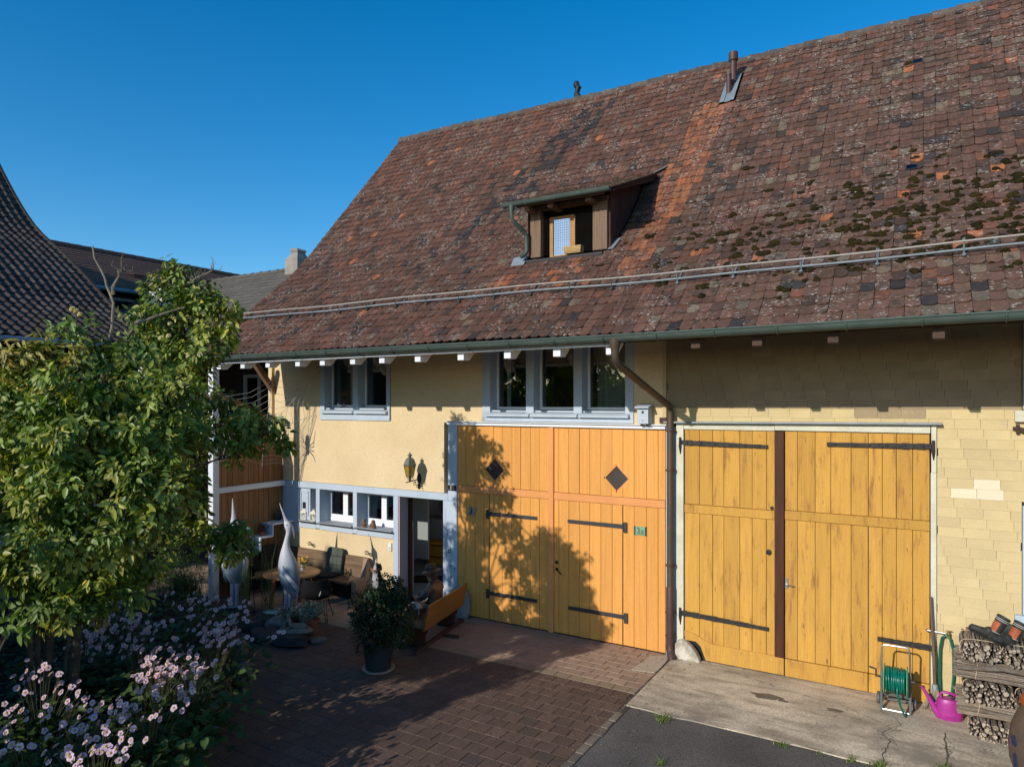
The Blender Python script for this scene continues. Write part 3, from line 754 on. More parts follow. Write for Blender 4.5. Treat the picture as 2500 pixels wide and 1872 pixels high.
# --- orange gate
M('diamond_dark', (.060,.045,.038), (.045,.035,.03), scale=8, rough=.5, fine=.25, bscale=140)
OG = MB(); OG.box(-6.985,-3.19,-.05,.15,3.165,3.215); OG.box(-7.0,-3.16,-.085,-.0,3.2155,3.232); G1 = OG.build('orange_gate', 'white_trim', H, bevel=.005)
px_ = [-6.783,-6.62,-6.44,-6.26,-6.07,-5.91,-5.73,-5.57,-5.39,-5.23,-5.062]; qx_ = [-4.968,-4.89,-4.72,-4.54,-4.37,-4.19,-4.01,-3.84,-3.67,-3.48,-3.31,-3.20]
dia = [(-6.055,2.45,.205,.20),(-3.94,2.432,.205,.208)]
def plank(a, b, z0, z1, name='plank', mat='gate_orange', parent=None, y=None, dy=.03):
    y = random.uniform(-.004,.003) if y is None else y
    mb = MB(); mb.box(a+.0022, b-.0022, y, y+dy, z0, z1); return mb.build(name, mat, parent, bevel=.0045)
def plank_cut(a, b, z0, z1, cx, cz, hx, hz, parent):
    """plank with a diamond shaped bite: polygon pieces"""
    y = random.uniform(-.004,.003); a += .0022; b -= .0022; mb = MB()
    def zd(x): return hz*max(0, 1-abs(x-cx)/hx)
    xs2 = sorted({a, b, *[v for v in (cx-hx, cx, cx+hx) if a < v < b]})
    up = [(x, cz+zd(x)) for x in xs2]; dn = [(x, cz-zd(x)) for x in xs2]
    mb.prism(up+[(b,z1),(a,z1)], 'y', y, y+.03); mb.prism([(a,z0),(b,z0)]+dn[::-1], 'y', y, y+.03)
    return mb.build('plank', 'gate_orange', parent)
def dia_hit(a, b):
    for d in dia:
        if a < d[0]+d[2] and b > d[0]-d[2]: return d
for seq in (px_, qx_):
    for a, b in zip(seq, seq[1:]):
        d = dia_hit(a, b)
        if d: plank_cut(a, b, 2.165, 3.16, *d, G1)
        else: plank(a, b, 2.165, 3.16, parent=G1)
        plank(a, b, .012, 2.045, parent=G1)
mb = MB(); mb.box(-6.783,-5.064,-.014,.03,2.05,2.16); mb.box(-4.966,-3.2,-.014,.03,2.05,2.16); mb.build('cross_rail', 'gate_salmon', G1, bevel=.006)
mb = MB(); mb.box(-5.060,-4.97,-.030,.03,.0,3.16); mb.build('centre_batten', 'gate_salmon', G1, bevel=.008)
mb = MB(); mb.box(-6.8,-3.19,.034,.07,.01,3.16); mb.build('backing', 'black_metal', G1)
for cx, cz, hx, hz in dia:
    mb = MB(); k = 1.03
    for (x0,z0),(x1,z1) in (((cx-hx,cz),(cx,cz+hz)),((cx,cz+hz),(cx+hx,cz)),((cx+hx,cz),(cx,cz-hz)),((cx,cz-hz),(cx-hx,cz))):
        mb.bar((x0,.008,z0),(x1,.008,z1),.035,.014,(0,1,0))
    mb.build('diamond_frame', 'gate_salmon', G1)
    mb = MB(); mb.prism([(cx-hx,cz),(cx,cz+hz),(cx+hx,cz),(cx,cz-hz)], 'y', .020, .033); mb.build('diamond_pane', 'diamond_dark', G1)
def strap(x0, x1, z, side, name='strap_hinge', th=.062, mat='iron_smooth', parent=None, plate=True):
    mb = MB(); a, b = (x0, x1) if side < 0 else (x1, x0)   # a = hinge end
    y0 = -.022
    mb.prism([(a,z+th/2),(a,z-th/2),(b,z-th*.42),(b,z+th*.42)], 'y', y0, y0+.009)
    if plate: mb.cbox((a+(-.03 if side<0 else .03), -.018, z-.012), (.055,.014,.15))
    mb.tube([(a,-.022,z+th*.5),(a,-.022,z-th*.5)], .014, 8)
    for k in range(5): mb.blob((a+(b-a)*(.1+.2*k), y0-.002, z), (.009,.006,.009), 6, 4)
    return mb.build(name, mat, parent, bevel=.002)
strap(-6.15,-5.26,1.735,-1,parent=G1); strap(-6.15,-5.26,.445,-1,parent=G1); strap(-4.73,-3.83,1.74,1,parent=G1); strap(-4.72,-3.82,.425,1,parent=G1)
mb = MB(); mb.box(-6.158,-6.150,-.006,-.0045,.02,2.045); mb.box(-3.848,-3.838,-.006,-.0045,.02,2.045); mb.build('wicket_gap', 'black_metal', G1)
mb = MB(); mb.lathe([(.026,0),(.026,.008),(.012,.012)], 14, (0,0,0), M4=Matrix.Translation((-4.92,-.004,1.09)) @ Matrix.Rotation(pi/2,4,'X'))
mb.lathe([(.024,0),(.024,.008),(.01,.03)], 14, (0,0,0), M4=Matrix.Translation((-4.92,-.004,.985)) @ Matrix.Rotation(pi/2,4,'X'))
mb.tube([(-4.92,-.04,.985),(-4.88,-.045,.97),(-4.83,-.045,.92)], [.010,.010,.008], 8); mb.build('door_handle', 'iron', G1, smooth=True)
# --- yellow gate
YG = MB(); YG.box(-2.935,-1.735,-.02,.1,3.172,3.252); YG.box(-1.733,.0,-.028,.1,3.18,3.282); YG.box(-3.04,-2.936,-.03,.1,.22,3.25); YG.box(.002,.062,-.03,.1,.0,2.72); YG.box(.008,.062,-.034,.1,2.722,3.275)
G2 = YG.build('yellow_gate', 'old_white_wood', H, bevel=.006)
mb = MB(); mb.bar((-3.20,-.045,3.268),(.115,-.045,3.30),.07,.02); mb.tube([(-3.20,-.085,3.262),(.115,-.085,3.294)], .014, 8); mb.build('drip_rail', 'zinc', G2)
L_ = [-2.926,-2.72,-2.54,-2.39,-2.18,-2.02,-1.84,-1.734]; Rr = [-1.612,-1.46,-1.25,-1.07,-.84,-.65,-.50,-.35,-.18,-.006]
Z0, Z1 = 2.02, 2.135
def base_top(x): return .255-.012*(x+2.67)
for a, b in zip(L_, L_[1:]):
    plank(a, b, Z1+.005, 3.165, mat='gate_yellow', parent=G2); plank(a, b, .2 if a > -2.7 else .25, Z0-.004, mat='gate_yellow', parent=G2)
for k, (a, b) in enumerate(zip(Rr, Rr[1:])):
    plank(a, b, Z1+.02, 3.17, mat='gate_yellow', parent=G2); plank(a, b, .245, Z0+.012, mat='gate_yellow', parent=G2)
mb = MB(); mb.box(-2.926,-1.736,-.020,.03,Z0,Z1); mb.build('cross_rail', 'gate_yellow', G2, bevel=.006)
mb = MB(); mb.box(-1.61,-.006,-.020,.03,Z0+.016,Z1+.016); mb.build('cross_rail', 'gate_yellow', G2, bevel=.006)
mb = MB(); mb.prism([(-2.63,.022),(-1.622,.022),(-1.622,.25),(-2.55,.262),(-2.66,.30),(-2.78,.36),(-2.926,.385),(-2.926,.30),(-2.80,.285),(-2.70,.20)], 'y', -.022, .03); mb.build('base_board', 'gate_yellow', G2, bevel=.006)
mb = MB(); mb.box(-1.608,-.655,-.022,.03,.018,.24); mb.build('base_board', 'gate_yellow', G2, bevel=.006)
mb = MB(); mb.box(-.645,-.006,-.022,.03,.018,.238); mb.build('base_board', 'gate_yellow', G2, bevel=.006)
mb = MB(); mb.box(-1.732,-1.616,-.045,.03,.25,3.168); mb.build('centre_batten', 'dark_brown_wood', G2, bevel=.008)
mb = MB(); mb.box(-2.93,.0,.034,.07,.01,3.17); mb.build('backing', 'black_metal', G2)
mb = MB(); mb.box(-.654,-.646,-.004,.033,.02,2.04); mb.box(-1.62,-1.610,-.006,.033,.02,.26); mb.build('wicket_gap', 'black_metal', G2)
def rough_strap(x0, x1, z0, z1, hinge_x, pin):
    mb = MB(); k = 14; R_ = random.Random(int(z0*100))
    for i in range(k):
        a, b = x0+(x1-x0)*i/k, x0+(x1-x0)*(i+1)/k; z = z0+(z1-z0)*(i+.5)/k; t = .034*(1+.12*R_.uniform(-1,1)); t *= 1-.35*abs((a+b)/2-hinge_x)/abs(x1-x0)
        mb.box(a, b, -.034, -.008+.002*(i%2), z-t, z+t)
    for i in range(6): mb.blob((x0+(x1-x0)*(i+.5)/6,-.036,z0+(z1-z0)*(i+.5)/6), .011, 6, 4)
    zh = z0 if abs(hinge_x-x0) < abs(hinge_x-x1) else z1
    mb.tube([(hinge_x,-.035,zh+.07),(hinge_x,-.035,zh-.06),(hinge_x+.004,-.035,zh-.16)], [.018,.022,.006], 8)
    return mb.build('strap_hinge', 'iron', G2)
rough_strap(-2.98,-1.82,2.99,2.965,-2.98,1); rough_strap(-2.98,-1.81,.625,.585,-2.98,1); rough_strap(-1.11,.03,3.02,3.03,.03,1); rough_strap(-.55,.03,.685,.672,.03,1)
mb = MB()
for (x,z,r_) in ((-1.77,2.17,.022),(-1.81,1.59,.036)): mb.lathe([(r_,0),(r_,.012),(r_*.4,.02)], 12, (0,0,0), M4=Matrix.Translation((x,-.003,z)) @ Matrix.Rotation(pi/2,4,'X'))
mb.build('key_plate', 'iron', G2)
mb = MB(); mb.cbox((-1.59,-.012,1.215),(.032,.014,.125)); mb.tube([(-1.59,-.02,1.21),(-1.59,-.06,1.21),(-1.50,-.06,1.20)], .008, 8); mb.build('door_handle', 'steel', G2)
# --- blue strip behind the downpipe, wooden edge strip of the shingle field
mb = MB(); mb.box(-3.19,-3.045,-.012,.1,.0,3.20); mb.build('edge_strip', 'blue_trim', H)
mb = MB(); mb.box(-3.235,-3.185,-.02,.05,3.33,5.2); mb.build('edge_strip', 'plaster_edge', H)
mb = MB(); mb.box(-3.28,-3.18,-.03,.02,3.25,3.33); mb.build('edge_block', 'rafter_brown', H)
# --- shingle cladding of the barn
SH = MB(); SH.box(-3.18,XR,.011,.0195,.0,.06); sh = SH.build('shingle_cladding', 'soffit_dark', H)
SWd, SHt = .252, .1135
sl = []
r = 0; z = .06
while z < 5.0:
    off = (r*.031) % SWd
    x = -3.18-off
    while x < XR:
        a, b = max(x, -3.18), min(x+SWd, XR)
        segs = [(a, b)]
        def cut(segs, c0, c1):
            out = []
            for p, q in segs:
                if q <= c0 or p >= c1: out.append((p,q)); continue
                if p < c0: out.append((p,c0))
                if q > c1: out.append((c1,q))
            return out
        if z < 3.2: segs = cut(segs, -9, .064)
        if 1.1 < z+.05 < 2.45 or 3.40 < z+.05 < 4.95: segs = cut(segs, .87, 2.11)
        for p, q in segs:
            if q-p > .02: sl.append((p, q, z, r))
        x += SWd
    z += SHt; r += 1
vis = sorted((d, k) for k, s_ in enumerate(sl) for d in [in_view(((s_[0]+s_[1])/2, 0, s_[2]+.05), .0)] if d)
single = {k for _, k in vis[:300]}; cache = {}; rest = MB(); rest_old_shaded = MB()
def shingle(w_):
    mb = MB(); h_ = SHt+.022; g = .0012
    mb.add([(-w_/2+g,-.0105,0),(w_/2-g,-.0105,0),(w_/2-g,-.004,h_),(-w_/2+g,-.004,h_),(-w_/2+g,-.004,0),(w_/2-g,-.004,0)], [(0,1,2,3),(0,4,5,1),(0,3,4),(1,5,2)])
    return mb
for k, (a, b, z, r) in enumerate(sl):
    new = (1.99 < z < 2.75 and 0) or (.30 < (a+b)/2 < .62 and 2.43 < z < 2.62) or (.35 < (a+b)/2 < .52 and .98 < z < 1.07)
    w_ = round(b-a, 3); yj = random.uniform(-.0012,.0012); rj = random.uniform(-.006,.006)
    if k in single:
        old = z > 3.36+.05*sin(3*a) and not new  # upper band: weathered tone plus painted eave shade
        key = (w_, bool(new), old)
        if key not in cache: cache[key] = shingle(w_).mesh('shingle', 'shingle_new' if new else 'shingle_old_shaded' if old else 'shingle')
        link('shingle', cache[key], sh, ((a+b)/2, .008+yj, z), (0, rj, 0), fix=False)
    else:
        s_ = shingle(w_); (rest_old_shaded if z > 3.36 else rest).add([(v[0]+(a+b)/2, v[1]+.008+yj, v[2]+z) for v in s_.v], s_.f)
rest.build('shingle_field', 'shingle', sh)['kind'] = 'stuff'; rest_old_shaded.build('shingle_field', 'shingle_old_shaded', sh)['kind'] = 'stuff'
# windows at the right edge
for zb, zt in ((1.2,2.4),(3.46,4.9)):
    mb = MB(); mb.box(.875,.955,-.03,.25,zb,zt); mb.box(2.02,2.1,-.03,.25,zb,zt); mb.box(.955,2.02,-.03,.25,zt-.08,zt); mb.box(.955,2.02,-.03,.25,zb,zb+.06)
    Wn = mb.build('window', 'blue_trim' if zb < 2 else 'soffit_grey', H, bevel=.005)
    mb = MB(); mb.box(.80,2.17,-.07,.02,zb-.13,zb-.005); mb.build('window_sill', 'old_white_wood' if zb > 2 else 'blue_trim', Wn, bevel=.005)
    pane(Wn, .957, 1.5, .12, zb+.062, zt-.082); pane(Wn, 1.5, 2.02, .12, zb+.062, zt-.082)
mb = MB(); mb.bar((.80,-.0,3.255),(.93,-.10,3.235),.05,.04); mb.cbox((.83,-.03,3.25),(.03,.05,.10)); mb.build('shutter_latch', 'rafter_brown', H)

# --- wooden partition at the left end, post, braces
PT = MB(); PT.box(-11.08,-11.05,-1.5,.0,.0,2.3); part_ = PT.build('partition', 'dark_boards', H)
ys = np.linspace(-1.53, -.02, 14)
def ptop(y): return 2.43+.36*(1-((-.02-y)/1.5)**1.7)
for a, b in zip(ys, ys[1:]):
    mb = MB(); xo = random.uniform(-.003,.003)
    mb.prism([(a+.003,.0),(b-.003,.0),(b-.003,ptop(b)),(a+.003,ptop(a))], 'x', -11.048+xo, -11.026+xo); mb.build('plank', 'panel_wood', part_, bevel=.003)
mb = MB(); mb.prism([(-1.55,2.3),(-.3,2.3),(-.3,3.3),(-1.55,2.95)], 'x', -11.11, -11.085); mb.build('slate_board', 'slate_black', part_)
mb = MB(); mb.box(-11.024,-10.94,-1.53,-.035,1.905,2.003); mb.build('partition_rail', 'white_trim', part_, bevel=.006)
# stepped shelf
stp = MB(); t_ = .028
for (y0,y1,z) in ((-1.45,-.80,.80),(-.82,-.52,1.02),(-.54,.0,1.235)): stp.box(-11.022,-10.70,y0,y1,z-t_,z)
stp.build('stepped_shelf', 'white_trim', part_, bevel=.004)
for a_ in ((-.82,-.795,.801,.99),(-.54,-.515,1.021,1.205)):
    mb = MB(); mb.box(-11.022,-10.705,*a_); mb.build('shelf_riser', 'blue_trim', part_)
mb = MB(); mb.box(-11.0,-10.95,-1.45,-.85,1.14,1.21); mb.build('shelf_edge', 'white_trim', part_)
mb = MB(); mb.box(-11.07,-10.93,-1.66,-1.53,.0,4.19); mb.build('post', 'white_trim', H, bevel=.01)
mb = MB(); mb.bar((-11.3,-.50,4.35),(-11.3,-.0,3.75),.10,.10,(1,0,0)); mb.bar((-11.2,-1.5,3.75),(-12.6,1.3,3.05),.09,.09); mb.build('brace', 'brace_wood', H)
mb = MB(); mb.box(-11.40,-11.30,-.06,-.0,2.3,4.6); mb.build('corner_post', 'plaster', H)
# recess seen through the open gallery
mb = MB(); mb.box(-15.74,-11.72,2.4,2.6,0,5.2); mb.box(-15.74,-15.64,.0,2.399,0,5.2); mb.build('gallery_wall', 'dark_boards', H)
mb = MB(); mb.box(-15.6,-11.45,.2,2.39,4.75,4.85); mb.build('gallery_ceiling', 'dark_boards', H)
mb = MB(); mb.box(-15.25,-15.13,2.34,2.399,2.7,4.25); mb.box(-14.70,-14.60,2.34,2.399,2.7,4.25); mb.box(-15.13,-14.70,2.34,2.399,4.17,4.25); mb.box(-14.6,-14.0,2.34,2.399,4.17,4.25)
gw = mb.build('window', 'soffit_grey', H); mb = MB(); mb.box(-15.13,-14.70,2.37,2.38,2.7,4.17); mb.box(-14.6,-14.0,2.37,2.38,2.7,4.17); mb.build('pane', 'glass_cold', gw)

# --- dormer
DM = MB(); DM.box(-5.375,-5.19,-.03,.07,5.80,6.52); DM.box(-4.31,-4.08,-.03,.07,5.80,6.52)
dm = DM.build('dormer', 'dormer_wood', H, bevel=.006)
mb = MB(); mb.box(-5.39,-4.07,-.02,.07,6.521,6.60); mb.box(-5.45,-4.0,-.33,-.285,6.53,6.565); mb.build('dormer_head', 'dormer_wood', dm, bevel=.005)
for x in (-5.30,-4.90,-4.28):
    mb = MB(); mb.box(x-.045,x+.045,-.26,.06,6.455+.02,6.535); mb.build('rafter', 'dormer_wood', dm)
mb = MB(); mb.prism([(-.10,5.755),(.09,5.80),(.09,5.775),(-.10,5.72)], 'x', -5.62, -4.13); mb.build('dormer_sill', 'slate_black', dm)
mb = MB(); mb.box(-5.43,-4.07,.70,.74,5.6,6.9); mb.box(-5.43,-4.07,.07,.70,5.70,5.76); mb.build('dormer_inside', 'soffit_dark', dm)
def droof(y): return 6.60+.385*(y+.32)
for sgn, x in ((-1,-5.43),(1,-4.06)):
    n = 9; ys_ = np.linspace(.02, 1.52, n+1)
    for a, b in zip(ys_, ys_[1:]):
        za, zb = rz(rs(a))-.02, rz(rs(b))-.02
        ta, tb = droof(a)-.02, droof(b)-.02
        if ta <= za: continue
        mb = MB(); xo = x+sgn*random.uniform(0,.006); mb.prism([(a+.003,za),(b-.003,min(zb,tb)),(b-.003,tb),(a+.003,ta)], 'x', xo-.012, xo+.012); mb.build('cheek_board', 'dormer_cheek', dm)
mb = MB(); rows = 11; x0, x1 = -5.60, -3.86
DR = MB(); DR.add([(x0,-.32,droof(-.32)-.005),(x1,-.32,droof(-.32)-.005),(x1,1.6,droof(1.6)-.005),(x0,1.6,droof(1.6)-.005)], [(0,1,2,3)])
DR.add([(x0,-.32,droof(-.32)-.03),(x1,-.32,droof(-.32)-.03),(x1,1.45,droof(1.45)-.03),(x0,1.45,droof(1.45)-.03)], [(3,2,1,0)])
drf = DR.build('dormer_roof', 'tile_under', dm)
th_ = atan2(.385,1)
for r in range(rows):
    for i in range(int((x1-x0)/TW)+1):
        y = -.34+r*.165*cos(th_)
        M4 = Matrix.Translation((x0+.05+TW*i+(.0), y, droof(y)+.002)) @ Matrix.Rotation(th_,4,'X') @ Euler((random.uniform(0,.02),random.uniform(-.02,.02),random.uniform(-.02,.02))).to_matrix().to_4x4()
        o = bpy.data.objects.new('tile', tmesh[(r+i) % 6]); C.objects.link(o); o.parent = drf; o.matrix_local = M4
        v = random.uniform(.6,1.2); o['tint'] = [.075*v,.05*v,.035*v]
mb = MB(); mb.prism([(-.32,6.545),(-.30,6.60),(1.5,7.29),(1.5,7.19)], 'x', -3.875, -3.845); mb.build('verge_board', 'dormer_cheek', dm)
mb = MB(); n = 9; vs = []
for x in (-5.64,-3.87):
    for j in range(n): t = pi+pi*j/(n-1); vs.append((x, -.39+.05*cos(t), 6.585+.055*sin(t)))
mb.add(vs, [(j,j+1,n+j+1,n+j) for j in range(n-1)]+[tuple(range(n)), tuple(range(n,2*n))]); mb.tube([(-5.64,-.44,6.588),(-3.87,-.44,6.588)], .008, 6)
for x in (-5.30,-4.72,-4.3,-3.88): mb.tube([(x,-.39+.053*cos(pi+pi*j/8),6.585+.058*sin(pi+pi*j/8)) for j in range(9)], .006, 6)
mb.build('dormer_gutter', 'gutter_green', dm, smooth=True)
mb = MB(); mb.lathe([(.045,.03),(.042,-.02),(.032,-.08)], 10, (-5.50,-.39,6.53)); mb.tube([(-5.50,-.39,6.46),(-5.50,-.38,6.36),(-5.47,-.33,6.29),(-5.42,-.16,6.20),(-5.40,-.10,6.14),(-5.40,-.09,5.90),(-5.42,-.12,5.84),(-5.46,-.18,5.80)], .032, 10)
mb.build('dormer_downpipe', 'gutter_green', dm, smooth=True)
mb = MB(); mb.prism([(-.05,5.83),(.0,5.85),(-.16,5.68)], 'x', -5.66,-5.42); mb.build('flashing', 'zinc', dm)
mb = MB(); pA = roof_pt(-4.03, rs(.0), .03); pB = roof_pt(-4.0, rs(.25), .03); mb.bar(pA, pB, .09, .008); mb.bar((-3.93,1.50,7.30),(-3.72,1.62,7.42),.12,.01); mb.build('flashing', 'zinc', dm)
# inner casement
ic = MB(); ic.box(-5.09,-5.03,.08,.13,5.80,6.42); ic.box(-4.74,-4.67,.08,.13,5.80,6.42); ic.box(-5.03,-4.74,.08,.13,6.38,6.42); ic.box(-5.03,-4.74,.08,.13,5.80,5.82)
icf = ic.build('casement', 'orange_wood', dm, bevel=.006)
mb = MB(); mb.box(-5.03,-4.74,.10,.11,5.82,6.38); mb.build('pane', 'mirror_glass', icf)
mb = MB(); mb.box(-4.655,-4.635,.04,.08,5.81,6.38); mb.build('casement_edge', 'orange_wood', icf)
nm = MB(); xs2 = np.arange(-5.37,-4.10,.038); zs2 = np.arange(5.82,6.53,.038)
for x in xs2: nm.bar((x,-.05,5.80),(x,-.05,6.54),.0016,.0016,(0,1,0))
for z in zs2: nm.bar((-5.38,-.05,z),(-4.09,-.05,z),.0016,.0016,(0,1,0))
o = nm.build('safety_net', 'net', dm); o['kind'] = 'stuff'
# --- pipes on the roof
def flue(x, y, h, r_, capped):
    z = rz(rs(y)); mb = MB()
    prof = [(r_,-.1),(r_,h-.16 if capped else h)]
    if capped: prof += [(r_*1.05,h-.16),(r_*1.35,h-.14),(r_*1.35,h),(r_*.9,h+.005)]
    else: prof += [(r_*1.12,h),(r_*1.12,h+.03),(r_*.9,h+.03)]
    mb.lathe(prof, 16 if not capped else 12, (x,y,z)); return mb.build('flue_pipe', 'pipe_brown', H, smooth=True)
flue(-3.03,3.22,.56,.062,True); flue(-3.06,3.02,.30,.045,False)
mb = MB()
for a, b in ((-3.17,-3.09),(-2.99,-2.92)):
    mb.add([roof_pt(a,rs(2.80),.035), roof_pt(b,rs(2.80),.035), roof_pt(b,rs(3.42),.035), roof_pt(a,rs(3.42),.035)], [(0,1,2,3)])
mb.add([roof_pt(-3.09,rs(2.80),.022), roof_pt(-2.99,rs(2.80),.022), roof_pt(-2.99,rs(3.42),.022), roof_pt(-3.09,rs(3.42),.022)], [(0,1,2,3)])
mb.build('flashing', 'zinc', H)
mb = MB(); mb.tube([(-6.66,4.30,9.9),(-6.66,4.30,10.30),(-6.60,4.28,10.42),(-6.66,4.30,10.55)], [.05,.055,.065,.02], 12)
mb.tube([(-6.50,4.28,9.95),(-6.60,4.29,10.22),(-6.66,4.30,10.34)], [.04,.06,.05], 10); mb.blob((-6.655,4.29,10.50), (.07,.06,.085), 12, 8); mb.build('cowl', 'black_metal', H, smooth=True)
